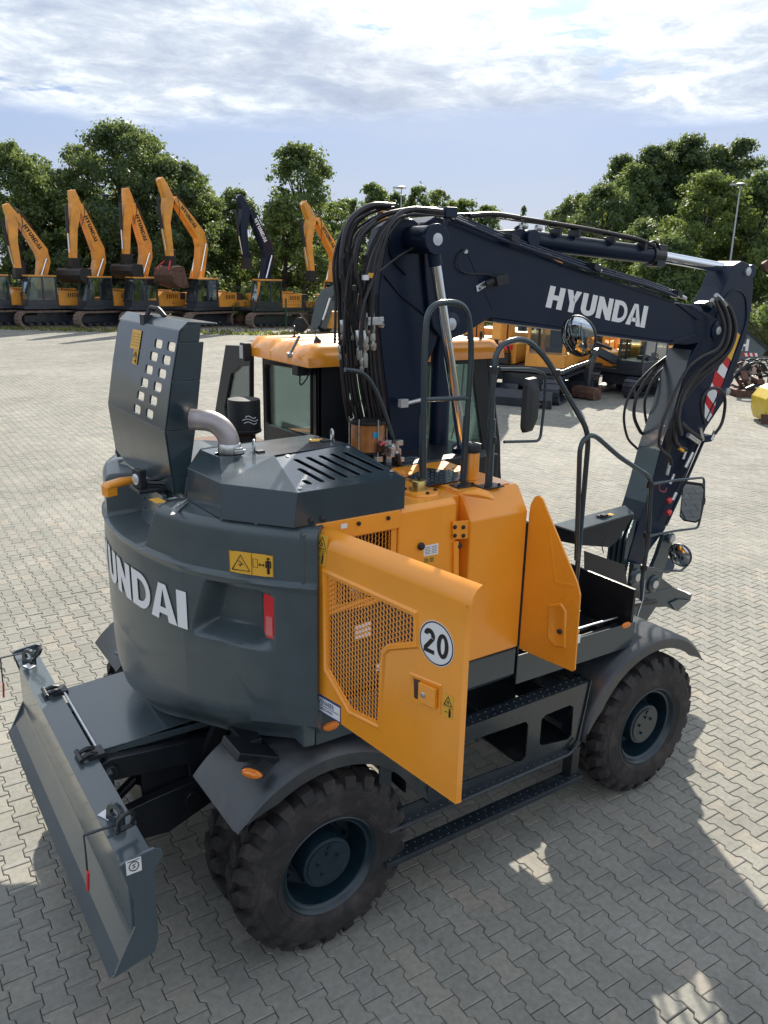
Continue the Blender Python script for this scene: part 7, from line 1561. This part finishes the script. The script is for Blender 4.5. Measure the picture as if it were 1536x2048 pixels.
for i, (px, py, wd, dd, lab) in enumerate(((1048, 412, 42, 110, 'thin conifer alone against the sky above the boom'), (1095, 428, 40, 115, 'small conifer right of the thin one, low above the boom'))):
    tree(px, py, wd, dd, LD, lab, 30 + i, 900, .22, 'cone', group='thin conifers above the boom', name='conifer_tree')
tree(1155, 388, 120, 78, LD, 'dark tree at the left foot of the wooded bank', 40, 6000, .22, base=0)
tree(1248, 312, 130, 80, LD, 'drooping dark birch at the left end of the high trees', 41, 8000, .22, 'tall')
tree(1312, 294, 170, 76, LD, 'dark tall tree in the middle of the high group on the right', 42, 12000, .22, 'tall')
tree(1388, 272, 200, 78, LD, 'tallest dark tree of the group on the right', 43, 14000, .22, 'tall')
tree(1488, 280, 190, 80, LD, 'dark tree with an open top near the right edge', 44, 10000, .22, 'tall')
tree(1215, 372, 150, 70, LD, 'grey green tree in front of the drooping birch', 45, 9000, .20)
tree(1348, 285, 130, 79, LG, 'green tree filling the gap between the two tallest on the right', 51, 9000, .22, 'tall')
tree(1438, 292, 130, 79, LD, 'dark rounded tree right of the tallest one', 52, 9000, .22, 'tall')
tree(1275, 330, 130, 74, LG, 'grey green tree right of the drooping birch', 53, 8000, .22)
tree(1425, 345, 200, 56, LY, 'light yellow green tree behind the right lamp post', 46, 17000, .17)
tree(1530, 345, 150, 58, LG, 'mid green tree cut by the right edge', 47, 10000, .18)
tree(1345, 470, 130, 52, LG, 'low bushy tree under the arm cylinder rod', 48, 8000, .16)
tree(1290, 440, 150, 62, LD, 'dark low tree behind the arm cylinder', 49, 8000, .18)
tree(1105, 470, 170, 75, LG, 'low green tree hidden mostly behind the boom', 50, 6000, .2)
# hedge bushes along the foot
BLAB = ['bush at the far left behind the cut-off excavator', 'green bush behind the excavator without a bucket', 'light bush between the first and second ditching buckets', 'bush behind the rusty brown bucket', 'light green bush behind the black boom excavator', 'bush behind the mesh fence beside the last orange boom', 'light bush seen through the cab side window', 'bush low behind the orange compact excavators', 'light bush under the boom beside the round mirror', 'bush behind the arm hoses at the foot of the grassy bank', 'light bush beside the grey container']
for i, (x, d_, h_, w_) in enumerate(((-22, 55, 2.4, 5), (-16.5, 56, 2.6, 5), (-11, 56, 2.3, 5), (-6.5, 57, 3.0, 5), (-1.5, 57, 2.8, 5), (3.5, 56, 2.4, 5), (8, 50, 3.2, 5), (12, 46, 3.2, 4.5), (16, 44, 2.9, 4.5), (19.5, 41, 3.0, 4.5), (23, 39, 2.6, 4))):
    rg = np.random.default_rng(70 + i); loc = G(x, d_); root = empty('bush', loc, None, 'bush', 'bushes along the back edge of the yard'); root['label'] = BLAB[i]
    nb = 26; cs = np.c_[rg.uniform(-w_ / 2, w_ / 2, nb), rg.uniform(-1.2, 1.2, nb), rg.uniform(.3, h_ * .8, nb)]; cs[:, :2] = cs[:, :1] * RT[:2] + cs[:, 1:2] * FW[:2]; v = foliage(cs, rg.uniform(.5, .9, nb), 3600, .13, rg); quads_mesh('foliage', v, LG if i % 2 else LY, root)
    m = MB()
    for k in range(5): m.tube([(0, 0, 0), tuple(cs[k] * .9)], [.05, .02], 5)
    m.build('stem', BARK, root, 0)
# grassy bank on the right and rough grass
bank = MB(); rowsx = np.linspace(9, 60, 36); prof_ = [(0, -.08), (2.5, .5), (6, 1.5), (12, 2.2), (22, 2.6), (60, 3.0)]
rws = []
for x in rowsx: f0 = 47.5 - (x - 9) * .55 if x < 30 else 36; rws.append([G(x, max(f0, 33) + a, b * sst(x, 9, 14) - (.08 if b > 0 else 0) + .15 * math.sin(x * 1.3 + a)) for a, b in prof_])
for i in range(len(rws) - 1):
    for j in range(len(prof_) - 1): bank.quad(rws[i][j], rws[i + 1][j], rws[i + 1][j + 1], rws[i][j + 1])
tag(bank.build('grass_bank', ground_mat('bank_soil', [(.05, .075, .025, 1), (.14, .14, .06, 1)]), smooth=60), kind='structure')
rg = np.random.default_rng(99); n = 26000; ii = rg.integers(0, len(rws) - 1, n); jj = rg.choice(len(prof_) - 2, n, p=[.35, .30, .25, .10]); uu_, vv_ = rg.random(n), rg.random(n)
Rw = np.array(rws); p = (Rw[ii, jj] * ((1 - uu_) * (1 - vv_))[:, None] + Rw[ii + 1, jj] * (uu_ * (1 - vv_))[:, None] + Rw[ii + 1, jj + 1] * (uu_ * vv_)[:, None] + Rw[ii, jj + 1] * ((1 - uu_) * vv_)[:, None])
h_ = .18 + .30 * rg.random(n); a = rg.uniform(0, 6.28, n); dx = np.c_[np.cos(a), np.sin(a), a * 0] * .05; up_ = np.c_[rg.normal(size=n) * .08, rg.normal(size=n) * .08, h_]
v = np.stack([p - dx, p + dx, p + dx * .3 + up_, p - dx * .3 + up_], 1).reshape(-1, 3)
GR = leaf_mat('grass_blades', (.06, .085, .02), (.14, .15, .045), (.28, .25, .10)); go = quads_mesh('rough_grass', v, GR, None, 'stuff')
# weeds along the paving edge and far-off wood
n = 5000; x_ = rg.uniform(-30, 26, n); y_ = 47.2 + rg.exponential(1.6, n) - np.where(x_ > 9, (x_ - 9) * .62, 0); P_ = np.array([G(x, y, 0) for x, y in zip(x_, y_)]); h_ = .05 + .14 * rg.random(n); a = rg.uniform(0, 6.28, n); dx = np.c_[np.cos(a), np.sin(a), a * 0] * .06
v = np.stack([P_ - dx, P_ + dx, P_ + dx * .3 + np.c_[a * 0, a * 0, h_], P_ - dx * .3 + np.c_[a * 0, a * 0, h_]], 1).reshape(-1, 3); quads_mesh('yard_weeds', v, GR, None, 'stuff')
rg = np.random.default_rng(5); nb = 420; xx = rg.uniform(-90, 95, nb)
def belt_top(x): return 9.0 + 1.2 * math.sin(x * .31) + .8 * math.sin(x * .83 + 1) + (3.2 if x < -26 else 0) - (1.2 if 2 < x < 13 else 0) + 5.0 * sst(x, 18, 27)
cs = np.array([G(x, 80 + rg.uniform(-4, 9) + (16 if -8 < x < 16 else 0), (.03 + .80 * rg.random()) * belt_top(x)) for x in xx]); v = foliage(cs, rg.uniform(1.3, 2.4, nb), 60000, .30, rg); quads_mesh('far_wood', v, LD, None, 'stuff')

# chalk scuff drawn on the pavers beside the front wheel
m = MB(); P_ = [V3(PZ(*q, .0012)) for q in ((1275, 1680), (1230, 1640), (1190, 1617), (1150, 1608), (1122, 1612), (1113, 1630), (1120, 1650), (1160, 1655), (1230, 1668), (1290, 1692), (1310, 1705))]
for a, b in zip(P_[:-1], P_[1:]): d_ = unit(b - a); s_ = V3((-d_[1], d_[0], 0)) * .0025; m.quad(a - s_, b - s_, b + s_, a + s_)
CH = mat('chalk', (.33, .34, .36), .9); m.build('chalk_mark', CH, yard, 0)
